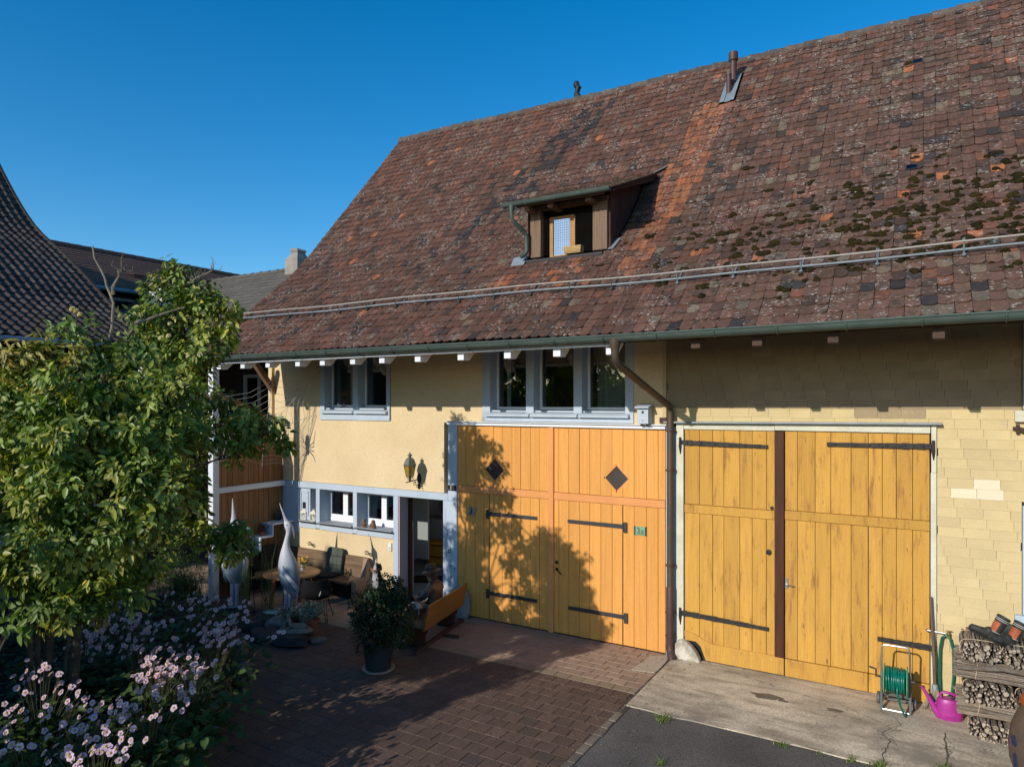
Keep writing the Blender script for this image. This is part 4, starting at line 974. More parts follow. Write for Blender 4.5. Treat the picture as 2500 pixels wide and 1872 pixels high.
# ---- plant layout (world coordinates, metres)
PL = {
 'm': [(-6.74,-6.23,1.63,0.15),(-6.48,-6.08,1.70,0.15),(-6.43,-5.81,1.76,0.15),(-6.52,-5.51,1.87,0.14),(-6.85,-6.41,2.02,0.18),(-6.91,-6.45,2.09,0.22),(-6.74,-6.23,2.03,0.22),(-6.59,-6.02,2.05,0.21),(-6.43,-5.81,2.06,0.17),(-6.59,-6.37,1.87,0.20),(-6.41,-6.15,1.88,0.16),(-7.01,-6.51,2.28,0.22),(-6.26,-5.94,2.29,0.19),(-6.49,-5.49,2.15,0.16),(-6.29,-5.61,2.51,0.17),(-6.31,-5.39,2.75,0.18),(-6.12,-6.20,2.95,0.25),(-6.40,-6.49,2.96,0.24),(-5.91,-5.96,3.30,0.22),(-6.32,-5.16,3.22,0.16),(-6.27,-6.30,3.34,0.21),(-6.69,-6.55,3.31,0.21),(-6.27,-5.83,3.63,0.21),(-6.80,-6.27,3.70,0.20),(-7.71,-4.48,4.97,0.23),(-7.76,-4.63,4.69,0.27),(-7.39,-4.40,4.76,0.24),(-7.09,-4.34,4.56,0.21),(-7.97,-4.75,4.57,0.17),(-6.91,-4.35,4.40,0.12),(-7.45,-4.44,4.42,0.29),(-7.74,-4.61,4.28,0.29),(-7.06,-4.44,4.26,0.16),(-7.71,-4.48,5.14,0.12),(-7.71,-4.83,4.40,0.19),(-7.58,-5.45,4.03,0.20),(-7.55,-5.20,4.05,0.22),(-6.30,-5.73,3.78,0.27),(-7.20,-4.76,3.97,0.28),(-6.86,-4.67,4.01,0.16),(-6.29,-6.07,3.62,0.26),(-6.28,-6.42,3.59,0.26),(-7.84,-6.07,3.55,0.31),(-5.94,-5.75,3.55,0.28),(-6.81,-4.87,3.64,0.22),(-6.65,-4.89,3.38,0.13),(-6.29,-4.91,3.58,0.10),(-6.21,-4.86,3.43,0.14),(-6.07,-4.78,3.34,0.15),(-5.92,-4.69,3.34,0.13),(-5.83,-4.63,3.26,0.11),(-5.74,-4.58,3.19,0.09),(-6.10,-4.80,3.15,0.14),(-6.00,-4.73,3.15,0.13),(-6.14,-4.82,3.00,0.08),(-6.39,-4.85,3.30,0.15),(-5.70,-4.56,3.11,0.05),(-7.73,-6.12,3.15,0.35),(-6.18,-6.47,3.22,0.29),(-6.12,-6.09,3.23,0.31),(-5.88,-5.84,3.19,0.27),(-6.81,-4.87,3.07,0.17),(-7.73,-6.12,2.66,0.37),(-6.07,-6.53,2.82,0.28),(-5.86,-6.28,2.84,0.27),(-5.63,-6.03,2.82,0.26),(-6.67,-5.02,2.70,0.19),(-6.56,-4.95,2.48,0.10),(-7.69,-6.10,2.21,0.32),(-6.04,-6.51,2.45,0.29),(-5.82,-6.26,2.46,0.24),(-5.59,-6.12,2.53,0.17),(-6.78,-5.09,2.35,0.17),(-6.43,-4.99,2.20,0.14),(-6.29,-4.91,2.20,0.15),(-6.18,-4.84,2.11,0.14),(-6.10,-4.80,2.03,0.08),(-6.25,-4.89,1.99,0.11),(-6.58,-5.08,2.16,0.13),(-6.12,-4.81,2.24,0.08),(-7.03,-5.59,1.82,0.23),(-7.24,-5.83,1.81,0.24),(-6.85,-5.48,1.91,0.15),(-7.07,-5.73,1.69,0.16),(-8.23,-6.31,3.88,0.33),(-8.15,-6.37,3.27,0.37),(-8.15,-6.37,2.66,0.37),(-8.11,-6.35,2.13,0.32)],
 'r': [(-7.91,-4.95,4.50,0.14),(-7.80,-5.59,4.38,0.19),(-7.86,-5.62,4.21,0.17),(-7.67,-5.51,4.25,0.15)],
 'y': [(-7.66,-6.08,4.08,0.18),(-7.56,-5.91,4.05,0.19),(-7.35,-5.78,3.97,0.16),(-7.75,-6.13,3.88,0.22),(-7.63,-5.95,3.80,0.21),(-7.69,-6.21,4.03,0.14)],
 'p': [(-7.09,-6.44,1.89,0.17),(-6.93,-6.34,1.74,0.16),(-7.12,-6.46,1.63,0.13),(-6.98,-6.25,1.86,0.13),(-6.98,-6.37,1.52,0.08),(-7.07,-6.54,1.84,0.15)],
 'dead1': [(-7.84,-5.38,5.25),(-7.76,-5.32,4.99),(-7.70,-5.29,4.81),(-7.64,-5.26,4.63),(-7.66,-5.27,4.36),(-7.69,-5.28,4.14),(-7.73,-5.31,3.87),(-7.70,-5.41,3.64),(-7.65,-5.49,3.42),(-7.61,-5.58,3.04),(-7.59,-5.69,2.41),(-7.59,-5.81,1.80),(-7.59,-5.93,1.17),(-7.54,-6.01,0.67)],
 'dead1b': [(-7.57,-5.21,4.98),(-7.61,-5.24,4.87),(-7.64,-5.26,4.72)],
 'b2': [(-7.47,-4.45,4.95),(-7.61,-4.54,4.86),(-7.69,-4.70,4.78),(-7.70,-4.71,4.67),(-7.83,-4.90,4.45),(-7.85,-5.03,4.16),(-7.85,-5.15,3.88),(-7.80,-5.23,3.74),(-7.70,-5.41,3.02),(-7.57,-5.56,2.18),(-7.45,-5.72,1.38),(-7.39,-5.80,0.67)],
 'b3': [(-7.24,-4.31,5.10),(-7.41,-4.41,5.00),(-7.61,-4.54,4.88)],
 'b4': [(-7.35,-4.61,4.64),(-7.49,-4.82,4.53),(-7.64,-5.02,4.43)],
 'b5': [(-5.74,-4.58,3.15),(-6.00,-4.73,3.34),(-6.37,-4.84,3.47),(-6.61,-4.87,3.64),(-7.08,-5.03,3.42),(-7.36,-5.32,2.81),(-7.45,-5.61,2.07)],
 'b6': [(-6.10,-4.80,2.07),(-6.43,-4.99,2.33),(-6.79,-5.21,2.50),(-7.16,-5.43,2.37),(-7.34,-5.66,1.80),(-7.42,-5.82,1.21),(-7.45,-5.84,0.75)],
 'b7': [(-7.69,-6.10,4.08),(-7.66,-6.08,3.47),(-7.69,-6.10,2.66),(-7.66,-6.08,1.85),(-7.53,-6.12,1.23),(-7.55,-6.13,0.71)],
 'b8': [(-7.56,-5.91,4.05),(-7.52,-5.88,3.47),(-7.59,-5.93,2.65),(-7.55,-6.02,1.85),(-7.59,-6.04,0.67)],
 'roses': [(-7.65,-5.67,4.51),(-7.62,-5.65,4.49),(-7.58,-5.63,4.45),(-7.39,-4.75,4.43),(-7.38,-4.86,4.26),(-7.31,-4.82,4.28)],
 'FL': [(-9.14,-4.80,0.80),(-8.47,-4.92,0.83),(-7.72,-5.32,0.96),(-7.77,-5.42,0.91),(-7.90,-5.26,0.80),(-8.48,-4.65,0.88),(-8.17,-4.71,0.89),(-7.96,-4.77,0.82),(-7.59,-4.89,0.94),(-7.60,-5.07,0.81),(-7.22,-5.04,0.87),(-6.91,-5.30,0.89),(-6.67,-5.36,0.87),(-6.39,-5.47,0.91),(-6.33,-5.64,0.94),(-6.06,-5.87,0.99),(-6.32,-5.53,0.84),(-6.32,-5.41,0.92),(-6.20,-5.39,0.93),(-6.67,-4.92,0.84),(-6.61,-4.89,0.78),(-6.01,-5.35,0.99),(-6.98,-4.59,0.85),(-7.19,-4.37,0.85),(-6.51,-4.75,0.98),(-6.78,-4.44,0.91),(-6.56,-4.47,0.88),(-6.30,-4.86,0.95),(-8.57,-3.83,0.79),(-7.92,-4.15,0.94),(-8.27,-3.68,0.86),(-7.92,-3.82,0.80),(-7.12,-4.17,0.93),(-6.99,-4.08,0.98),(-6.91,-4.95,0.83),(-5.90,-5.49,0.92),(-5.94,-5.55,0.85),(-5.85,-5.87,0.94),(-5.51,-5.81,0.94),(-5.91,-5.62,0.83),(-5.84,-6.16,0.96),(-5.78,-6.08,0.92),(-5.60,-6.16,0.93),(-5.49,-6.11,0.96),(-5.88,-6.12,0.87),(-5.67,-6.29,0.95),(-5.86,-6.28,0.97),(-6.37,-5.99,0.80),(-5.97,-6.33,0.97),(-6.07,-6.30,0.87),(-5.92,-6.34,0.89),(-6.63,-6.15,0.81),(-6.35,-6.36,0.93),(-6.58,-6.10,0.84),(-5.95,-6.60,0.97),(-5.98,-6.45,0.84),(-5.89,-6.45,0.90),(-5.72,-6.52,0.87),(-5.64,-6.72,0.91),(-5.61,-6.70,0.82),(-5.61,-6.63,0.82),(-5.35,-6.69,0.94),(-5.26,-6.66,0.95),(-5.42,-6.54,0.90),(-5.50,-6.51,0.98),(-5.70,-6.38,0.83),(-5.41,-6.45,0.97),(-5.46,-6.34,0.82),(-5.09,-6.60,0.99),(-5.70,-6.86,0.92),(-5.97,-6.70,0.91),(-5.80,-6.98,0.99),(-5.84,-6.89,0.95),(-6.37,-6.81,0.95),(-7.03,-6.54,0.79),(-6.93,-6.51,0.86),(-6.95,-6.45,0.80),(-6.55,-6.75,0.82),(-6.63,-6.45,0.83),(-6.20,-6.59,0.97),(-7.95,-5.91,0.81),(-7.66,-5.97,0.85),(-7.42,-6.18,0.89),(-7.30,-6.30,0.97),(-7.04,-6.26,0.99),(-7.15,-6.41,0.94),(-7.26,-6.30,0.83),(-6.97,-6.15,0.90),(-6.79,-6.26,0.94),(-7.10,-5.98,0.79),(-9.12,-4.42,0.93),(-9.38,-4.19,0.86),(-8.58,-4.51,0.91),(-9.30,-4.62,0.93),(-8.02,-5.04,0.93),(-5.96,-7.03,0.90),(-7.76,-5.92,0.90),(-8.23,-5.46,0.82)],
}

# plant layout ends
# ------------------------------------------------------------------ neighbour house on the left with dark pan tiles
M('pan_tile', (.060,.048,.040), (.095,.066,.050), scale=7, rough=.6, var=.35, fine=.2, bump=.2, bscale=60, spec=.2, spots=(16,.66,.06,(.09,.075,.06)))
M('far_tile', (.19,.105,.08), (.14,.085,.068), scale=2.5, rough=.9, fine=.25, bscale=25, stretch=(1,.5,1), spec=.1)
M('grey_tile', (.13,.12,.10), (.095,.088,.076), scale=2.5, rough=.9, fine=.25, bscale=25, spots=(8,.62,.08,(.11,.11,.075)), spec=.1)
M('chimney_render', (.34,.31,.26), (.24,.22,.19), scale=4, rough=.9, bump=.3, fine=.1)
N1 = thing('neighbour_house', 'dark house at the left edge with black pan tiles on a steep curved roof', 'house', (-15.32,-.07,0))
dv = Vector((0,1,0)); nu_ = Vector((-1,0,0)); O1 = Vector((0,0,0))
pu = [-.40,0,.87,1.73,3.02,4.27,5.0,5.6,6.39,7.34,8.6]; pz = [4.78,4.96,5.35,5.78,6.70,7.50,7.90,8.30,9.01,10.02,11.5]
uu = np.linspace(-.40,8.6,400); zz = np.interp(uu,pu,pz)
kern = np.ones(31)/31; zz2 = np.convolve(np.pad(zz,15,mode='edge'),kern,'valid'); zz2[:12] = zz[:12]; zz2[-12:] = zz[-12:]
sl_ = np.concatenate([[0],np.cumsum(np.hypot(np.diff(uu),np.diff(zz2)))])
def np_(k, s, h=0):
    u = float(np.interp(s,sl_,uu)); z = float(np.interp(s,sl_,zz2)); u2 = float(np.interp(s+.05,sl_,uu)); z2 = float(np.interp(s+.05,sl_,zz2))
    t = Vector((u2-u, z2-z)).normalized() if s < sl_[-1]-.05 else Vector((.45,.89))
    return O1 - dv*k + nu_*(u - t.y*h*1) + Vector((0,0,z + t.x*h)), t
mb = MB(); S_ = np.linspace(0, sl_[-1], 24)
for a, b in zip(S_, S_[1:]):
    mb.add([np_(-.05,a,-.03)[0], np_(9.4,a,-.03)[0], np_(9.4,b,-.03)[0], np_(-.05,b,-.03)[0]], [(0,1,2,3)])
A_, B_ = np_(-.05,sl_[-1],-.03)[0], np_(9.4,sl_[-1],-.03)[0]
mb.add([A_,B_,B_+nu_*4+Vector((0,0,-6)),A_+nu_*4+Vector((0,0,-6))], [(0,1,2,3)])
nroof = mb.build('roof', 'tile_under', N1)
mb = MB(); cs = [(0,.028),(.12,.052),(.24,.058),(.36,.046),(.48,.012),(.66,.0),(.86,.006),(1.0,.030)]; PWd, PL_ = .205, .36; th = .018
vs = []
for yv, lift in ((0,.030),(PL_,.0)):
    for t, h in cs: vs.append((t*PWd-.10, yv, h+lift))
for t, h in cs: vs.append((t*PWd-.10, 0, h+.030-th))
nc = len(cs); fs = [(j,j+1,nc+j+1,nc+j) for j in range(nc-1)]+[(2*nc+j,2*nc+j+1,j+1,j) for j in range(nc-1)]
mb.add(vs, fs); panm = mb.mesh('tile', 'pan_tile', smooth=True)
cnt = 0
tv=[]; tf=[]; tl = []
for r in range(int(sl_[-1]/.285)):
    for c in range(46): tl.append(((.11+c*.2), r*.285))
tl.sort(key=lambda q:(np_(q[0],q[1])[0]+N1.location-_EYE).length)
for k, s0 in tl:
    if 1:
        p, t = np_(k, s0, .0)
        u3 = (nu_*t.x + Vector((0,0,t.y))).normalized(); a3 = -dv; n3 = a3.cross(u3).normalized()
        if n3.z < 0: a3 = dv; n3 = a3.cross(u3).normalized()
        M4_ = Matrix.Translation(p) @ (Matrix((a3,u3,n3)).transposed() @ Euler((random.uniform(-.01,.02),random.uniform(-.02,.02),random.uniform(-.012,.012))).to_matrix()).to_4x4()
        if cnt >= 300 or not in_view(p+N1.location, .0) or s0 < 1.4:
            b0 = len(tv); tv += [tuple(M4_ @ Vector(q)) for q in mb.v]; tf += [tuple(i+b0 for i in f) for f in mb.f]; continue
        o = bpy.data.objects.new('tile', panm); C.objects.link(o); o.parent = nroof
        o.matrix_local = M4_; cnt += 1
mb = MB(); mb.add(tv, tf); mb.build('tile_field', 'pan_tile', nroof, smooth=True)['kind'] = 'stuff'
mb = MB()
for a, b in zip(S_[:-1], S_[1:]):
    mb.bar(np_(-.06,a,.03)[0], np_(-.06,b,.03)[0], .10, .07, dv)
mb.build('verge_trim', 'pan_tile', nroof)
def nwall(k0, k1, u0, u1, z0, z1):
    P = [O1-dv*k0+nu_*u0, O1-dv*k1+nu_*u0, O1-dv*k1+nu_*u1, O1-dv*k0+nu_*u1]
    m = MB(); m.add([p+Vector((0,0,z0)) for p in P]+[p+Vector((0,0,z1)) for p in P], [(0,1,2,3),(4,5,6,7),(0,1,5,4),(1,2,6,5),(2,3,7,6),(3,0,4,7)]); return m
nwall(.1,9.3,.45,4.4,1.3,4.95).build('wall', 'dark_boards', N1)
nwall(.08,9.3,.43,4.4,-.05,1.3).build('plinth_wall', 'white_wall', N1)
mb = MB(); q0, q1 = O1+nu_*-.42+Vector((0,0,4.74)), O1-dv*9.4+nu_*-.42+Vector((0,0,4.74)); mb.tube([q0,q1], .065, 10); mb.build('gutter', 'zinc', N1, smooth=True)
mb = MB(); P_ = O1-dv*1.6+nu_*.42; mb.bar(P_+Vector((0,0,2.1)), P_-dv*.9+Vector((0,0,2.1)), .06, 1.2); nw_ = mb.build('window', 'soffit_grey', N1)
mb = MB(); mb.bar(P_-dv*.08-nu_*.025+Vector((0,0,2.1)), P_-dv*.82-nu_*.025+Vector((0,0,2.1)), .02, 1.05); mb.build('pane', 'glass_cold', nw_)
# far houses
def step_roof(mb, x0, x1, y0, z0, y1, z1, rows, axis='x'):
    for r in range(rows):
        f0, f1 = r/rows, (r+1)/rows
        ya, yb = y0+(y1-y0)*f0, y0+(y1-y0)*f1; za, zb = z0+(z1-z0)*f0, z0+(z1-z0)*f1
        v = [(x0,ya,za+.035),(x1,ya,za+.035),(x1,yb,zb),(x0,yb,zb),(x0,ya,za-.01),(x1,ya,za-.01)]
        if axis == 'y': v = [(b,a,c) for a,b,c in v]
        mb.add(v, [(0,1,2,3),(4,5,1,0)])
F1 = thing('far_house', 'distant brown tiled house behind the dark roof at the left', 'house', (-26,4,0))
mb = MB(); step_roof(mb, -6, 12, 2.6, 7.32, 0, 9.03, 16, 'y'); mb.add([(0,-6,9.03),(0,12,9.03),(-3,12,7),(-3,-6,7)], [(0,1,2,3)]); fr1 = mb.build('roof', 'far_tile', F1)
for k in range(46):
    mb = MB(); y0 = -6+k*.39; mb.tube([(0,y0,9.02),(0,y0+.40,9.05)], [.12,.10], 8); mb.build('ridge_tile', 'far_tile', fr1)
mb = MB(); mb.box(-2.6,2.2,-5.8,11.8,0,7.3); mb.build('wall', 'dark_boards', F1)
for y0 in (-2.2,-.4,1.4,3.2): 
    mb = MB(); mb.box(2.2,2.25,y0,y0+1,6.0,7.1); w_ = mb.build('window', 'soffit_grey', F1); mb = MB(); mb.box(2.25,2.27,y0+.1,y0+.9,6.1,7.0); mb.build('pane', 'glass_cold', w_)
for y0,z0 in ((1.0,.55),(4.0,.5)):
    mb = MB(); mb.blob((1.6,y0,8.1),(.12,.3,.06),8,6,.2,1); mb.build('vent_tile', 'far_tile', fr1)
mb = MB(); mb.tube([(2.68,-6,7.3),(2.68,12,7.3)], .07, 8); mb.build('gutter', 'zinc', F1)
F2 = thing('grey_roof_house', 'low house with grey roof and concrete chimney behind the left end of the farmhouse', 'house', (-16,5.2,0))
mb = MB(); step_roof(mb, -7.5, 4.0, -3.4, 5.35, 0, 7.55, 16); mb.add([(-7.5,0,7.55),(4,0,7.55),(4,3.2,5.4),(-7.5,3.2,5.4)], [(0,1,2,3)]); fr2 = mb.build('roof', 'grey_tile', F2)
for k in range(29):
    mb = MB(); x0 = -7.5+k*.39; mb.tube([(x0,0,7.53),(x0+.40,0,7.57)], [.10,.085], 8); mb.build('ridge_tile', 'grey_tile', fr2)
mb = MB(); mb.box(-7.2,3.8,-2.7,3,0,5.6); mb.build('wall', 'white_wall', F2)
mb = MB(); mb.bar((3.98,-3.4,5.42),(3.98,-.3,7.42),.10,.03); mb.build('verge_flashing', 'zinc', fr2)
mb = MB(); mb.box(-.62,-.08,-.32,.2,7.0,7.80); ch = mb.build('chimney', 'chimney_render', fr2, bevel=.01)
mb = MB(); mb.add([(-.62,-.32,7.801),(-.08,-.32,7.801),(-.08,.2,7.801),(-.62,.2,7.801),(-.45,-.2,8.03),(-.2,-.2,8.03),(-.2,.08,8.03),(-.45,.08,8.03)], [(0,1,2,3),(4,5,6,7),(0,1,5,4),(1,2,6,5),(2,3,7,6),(3,0,4,7)]); mb.box(-.47,-.18,-.22,.10,8.03,8.07); mb.prism([(-.5,8.071),(-.15,8.071),(-.22,8.14),(-.43,8.14)], 'y', -.24, .12); mb.build('chimney_cap', 'chimney_render', ch)
mb = MB(); mb.box(-3.2,-2.55,-3.0,-2.4,5.3,6.75); mb.build('white_chimney', 'white_wall', fr2, bevel=.02)

# ------------------------------------------------------------------ planting
M('leaf', (.1,.12,.03), attr='GEOMETRY', rough=.42, fine=.10, bscale=40, spec=.4, transl=(1.2,1.35,.5), back=(1.5,1.45,1.7))
M('leaf_single', (.1,.12,.03), attr='OBJECT', rough=.42, fine=.10, bscale=40, spec=.4, transl=(1.2,1.35,.5), back=(1.5,1.45,1.7))
M('leaf_dark', (.03,.05,.02), attr='GEOMETRY', rough=.5, fine=.10, bscale=40, spec=.35, transl=(1.1,1.3,.5))
M('bark_pale', (.28,.23,.165), (.17,.14,.10), scale=8, rough=.9, bump=.5, bscale=40, fine=.2)
M('bark_dark', (.10,.078,.055), (.06,.046,.035), scale=8, rough=.9, bump=.6, bscale=40, fine=.25)
M('stem_green', (.07,.085,.03), (.10,.07,.035), scale=6, rough=.7)
M('petal_pink', (.82,.64,.74), (.72,.48,.62), scale=14, rough=.6, var=.10, fine=.04, transl=(1,.9,1))
M('petal_cream', (.80,.74,.42), (.75,.62,.25), scale=20, rough=.6, fine=.04, transl=(1,1,.8))
M('flower_eye', (.55,.36,.05), rough=.7)
M('eye_green', (.22,.25,.06), rough=.7)
M('soil', (.035,.025,.018), (.055,.04,.028), scale=9, rough=1, bump=1, bscale=35, fine=.3, spec=0)
SUNV = -np.array(SUN_TRAVEL)/np.linalg.norm(SUN_TRAVEL)
def clumps(blobs, per_m2, leaf, wid, nleaf=6, spread=.10, cols=((.10,.14,.03),), yel=0., shell=.55, seed=0, dropz=.35):
    g = np.random.default_rng(seed); P=[];D=[];N=[];Ln=[];W=[];T=[]
    cols = np.array(cols)
    for (x,y,z,r) in blobs:
        nt_ = max(4, int(per_m2*r*r*12))
        d = g.normal(size=(nt_,3)); d /= np.linalg.norm(d,axis=1,keepdims=True)
        rad = r*(shell+(1.08-shell)*g.random(nt_)**.6)
        c = np.array([x,y,z])+d*rad[:,None]*np.array([1,1,.92])
        tb = cols[g.integers(0,len(cols),nt_)]*(.75+.5*g.random((nt_,1)))
        for i in range(nt_):
            k = g.integers(max(2,nleaf-2), nleaf+2); ax = d[i]*.6+np.array([0,0,.1])+SUNV*.25+g.normal(size=3)*.35; ax /= np.linalg.norm(ax)
            s1 = np.cross(ax,[.3,.1,1]); s1 /= np.linalg.norm(s1)+1e-9; s2 = np.cross(ax,s1)
            ph = g.random()*6.28+np.arange(k)*2*pi/k*1.0+g.normal(size=k)*.3
            rdir = np.cos(ph)[:,None]*s1+np.sin(ph)[:,None]*s2
            dd = rdir*.9+ax*g.uniform(.0,.9,size=(k,1))+np.array([0,0,-dropz])+g.normal(size=(k,3))*.15
            nn = ax*1.0-rdir*.3+np.array([0,0,.5])+SUNV*.35+g.normal(size=(k,3))*.3
            P.append(c[i]+rdir*spread*.25+ax*spread*g.uniform(-.6,.6,size=(k,1))); D.append(dd); N.append(nn)
            Ln.append(leaf*g.uniform(.6,1.15,k)); W.append(wid*g.uniform(.7,1.15,k))
            t_ = np.repeat(tb[i][None],k,0)*(.85+.3*g.random((k,1)))
            ye = g.random(k) < yel; t_[ye] = t_[ye]*np.array([2.0,1.45,1.1]); T.append(np.clip(t_,0,.8))
    return [np.concatenate(a) for a in (P,D,N,Ln,W,T)]
def crown_with_leaves(name, arrs, parent, nsingle, mat='leaf', smat='leaf_single'):
    """crown = one mass of leaves; the leaves that show largest are leaves of their own under it"""
    P,D,N,Ln,W,T = arrs
    base = np.array(parent.location)
    idx = np.zeros(len(P),bool)
    if nsingle:
        ds = []
        for i in range(len(P)):
            d = in_view(P[i], 0)
            if d and P[i][2] > 1.2: ds.append((d - Ln[i]*4, i))
        ds.sort(); 
        for d,i in ds[:nsingle*3:3]: idx[i] = True
    m = ~idx
    crown = leaf_mesh('crown', P[m]-base, D[m], N[m], Ln[m], W[m], mat, T[m], parent); crown['kind'] = 'stuff'
    if nsingle:
        meshes = [leaf_mesh('leafsrc', np.zeros((1,3)), np.array([[0,1,0.]]), np.array([[0,0,1.]]), np.array([1.]), np.array([.55]), smat, np.ones((1,3)), None) for _ in range(2)]
        ms = [o.data for o in meshes]
        for o in meshes: bpy.data.objects.remove(o)
        for m_ in ms: m_.name = 'leaf'
        for i in np.where(idx)[0]:
            d = Vector(D[i]).normalized(); s = d.cross(Vector(N[i])).normalized(); n = s.cross(d)
            o = bpy.data.objects.new('leaf', ms[i%2]); C.objects.link(o); o.parent = crown
            o.matrix_local = Matrix.Translation(P[i]-base) @ Matrix((s,d,n)).transposed().to_4x4() @ Matrix.Diagonal((Ln[i]*W[i]/Ln[i]/.55,Ln[i],Ln[i],1))
            o['tint'] = [float(c) for c in T[i]]
    return crown
def limb(mb, pts, r0, r1, n=7, base=(0,0,0), wob=.012):
    pts = [Vector(p)-Vector(base) for p in pts]; sub = []
    for a, b in zip(pts, pts[1:]):
        for q in (0,.5): sub.append(a.lerp(b,q)+Vector((random.gauss(0,wob),random.gauss(0,wob),0)))
    sub.append(pts[-1]); k = len(sub)
    mb.tube(sub, [r1+(r0-r1)*(i/(k-1))**1.1 for i in range(k)], n)
GREENS = ((.150,.200,.028),(.105,.158,.023),(.225,.240,.040),(.070,.112,.020))
T1 = thing('magnolia_tree', 'big bushy tree with drooping green leaves and pale bare upper branches, left of the courtyard', 'tree', (-7.6,-5.85,.35))
b_ = T1.location
crown_with_leaves('crown', clumps(PL['m'], 34, .090, .041, 20, .15, GREENS, .06, seed=11, dropz=.75, shell=.35), T1, 300)
for nm, q_ in (('dead1',8),('b2',8)):
    mb = MB(); limb(mb, PL[nm][:q_+1], .026, .009, 8, b_); mb.build('branch', 'bark_pale', T1, smooth=True)
    mb = MB(); limb(mb, PL[nm][q_:], .052, .026, 8, b_); mb.build('trunk', 'bark_dark', T1, smooth=True)  # same stems lower down; dark bark colour stands in for shade
for nm in ('dead1b','b3','b4'):
    mb = MB(); limb(mb, PL[nm], .022, .007, 6, b_); mb.build('branch', 'bark_pale', T1, smooth=True)
for nm in ('b5','b6'):
    mb = MB(); limb(mb, PL[nm], .020, .006, 6, b_, .03); mb.build('branch', 'bark_dark', T1, smooth=True)
for i in range(30):
    x,y,z,r = PL['m'][random.randrange(len(PL['m']))]
    p = Vector((x,y,z)); q = p+Vector((random.gauss(0,r*.5),random.gauss(0,r*.5),random.uniform(-.2,r))); c_ = Vector((b_.x+random.gauss(0,.3), b_.y+random.gauss(0,.3), min(z-.4, b_.z+1.2+random.random())))
    mb = MB(); limb(mb, [q, p, p.lerp(c_,.45)+Vector((0,0,.1)), p.lerp(c_,.85)], .016, .004, 5, b_, .02); mb.build('branch', 'bark_dark', T1, smooth=True)
tw = MB()   # bare twigs at the crown tip
for (x0,y0,z0) in [PL['b3'][0], PL['b3'][1], PL['dead1b'][0], PL['b2'][0]]:
    for k in range(5):
        p = Vector((x0,y0,z0)); q = p+Vector((random.uniform(-.10,.16),random.uniform(-.1,.1),random.uniform(-.05,.16))); tw.tube([p-b_, q-b_, q+Vector((random.uniform(-.05,.06),0,.05))-b_], [.005,.004,.002], 5)
o = tw.build('twigs', 'bark_pale', T1); o['kind'] = 'stuff'
T2 = thing('yellowing_shrub', 'tall shrub with narrow yellowish drooping leaves at the left, before the dark roof', 'shrub', (-7.9,-6.05,.35))
crown_with_leaves('crown', clumps(PL['y'], 26, .135, .042, 7, .10, ((.22,.20,.035),(.17,.18,.03),(.28,.23,.05)), .1, seed=12, dropz=.7), T2, 0)
for nm in ('b7','b8'):
    mb = MB(); limb(mb, PL[nm], .03, .008, 7, T2.location); mb.build('trunk', 'bark_dark', T2, smooth=True)
T3 = thing('climbing_rose', 'tall rose bush with bright green leaves and pale yellow blooms above the yellowing shrub', 'rose bush', (-7.75,-5.6,.35))
crown_with_leaves('crown', clumps(PL['r'], 34, .085, .05, 6, .08, ((.13,.19,.04),(.10,.16,.03),(.16,.21,.05)), .03, seed=13), T3, 0)
mb = MB(); limb(mb, [(-7.6,-5.68,4.45),(-7.7,-5.6,3.6),(-7.7,-5.6,2.2),(-7.75,-5.6,.35)], .018, .006, 6, T3.location); mb.build('cane', 'stem_green', T3, smooth=True)
def rose_mesh():
    mb = MB()
    for ring,(n,rr,hh,tilt) in enumerate(((3,.012,.018,.2),(5,.022,.012,.6),(6,.032,.004,1.0))):
        for j in range(n):
            t = 2*pi*j/n+ring; M4 = Matrix.Rotation(t,4,'Z') @ Matrix.Translation((rr*.55,0,hh)) @ Matrix.Rotation(tilt*.8,4,'Y')
            mb.blob((0,0,0),(.004,.016+.004*ring,.018),7,5,.1,j,None); v = mb.v[-48:]; mb.v[-48:] = [tuple(M4 @ Vector(p)) for p in v]
    return mb.mesh('bloom','petal_cream',smooth='all')
rm_ = rose_mesh()
for p in PL['roses']:
    link('bloom', rm_, T3, Vector(p)-T3.location, (random.uniform(.5,1.2),0,random.uniform(-.5,.5)), fix=False)
T4 = thing('pale_leaved_shrub', 'small shrub with glossy light green leaves, low at the left edge of the photo', 'shrub', (-7.6,-6.6,.3))
crown_with_leaves('crown', clumps(PL['p'], 30, .11, .07, 6, .09, ((.14,.20,.05),(.19,.22,.05),(.10,.16,.04)), .06, seed=14), T4, 0)
mb = MB()
for k in range(4): limb(mb, [(-7.5+.1*k,-6.5+.06*k,1.7),(-7.55+.05*k,-6.55,1.0),(-7.6,-6.6,.3)], .02, .007, 6, T4.location)
mb.build('stems', 'bark_dark', T4, smooth=True)
# raised bed soil
def bed_h(x, y): return .36
bp = [(-10.8,-2.5),(-9.6,-2.55),(-8.55,-3.05),(-7.75,-3.75),(-6.95,-4.55),(-6.35,-5.25),(-6.0,-6.0),(-5.6,-7.4),(-7,-9),(-12,-9),(-13,-4)]
mb = MB(); mb.prism(bp, 'z', -.03, .33); struct(mb.build('flower_bed_soil', 'soil'), 'structure')
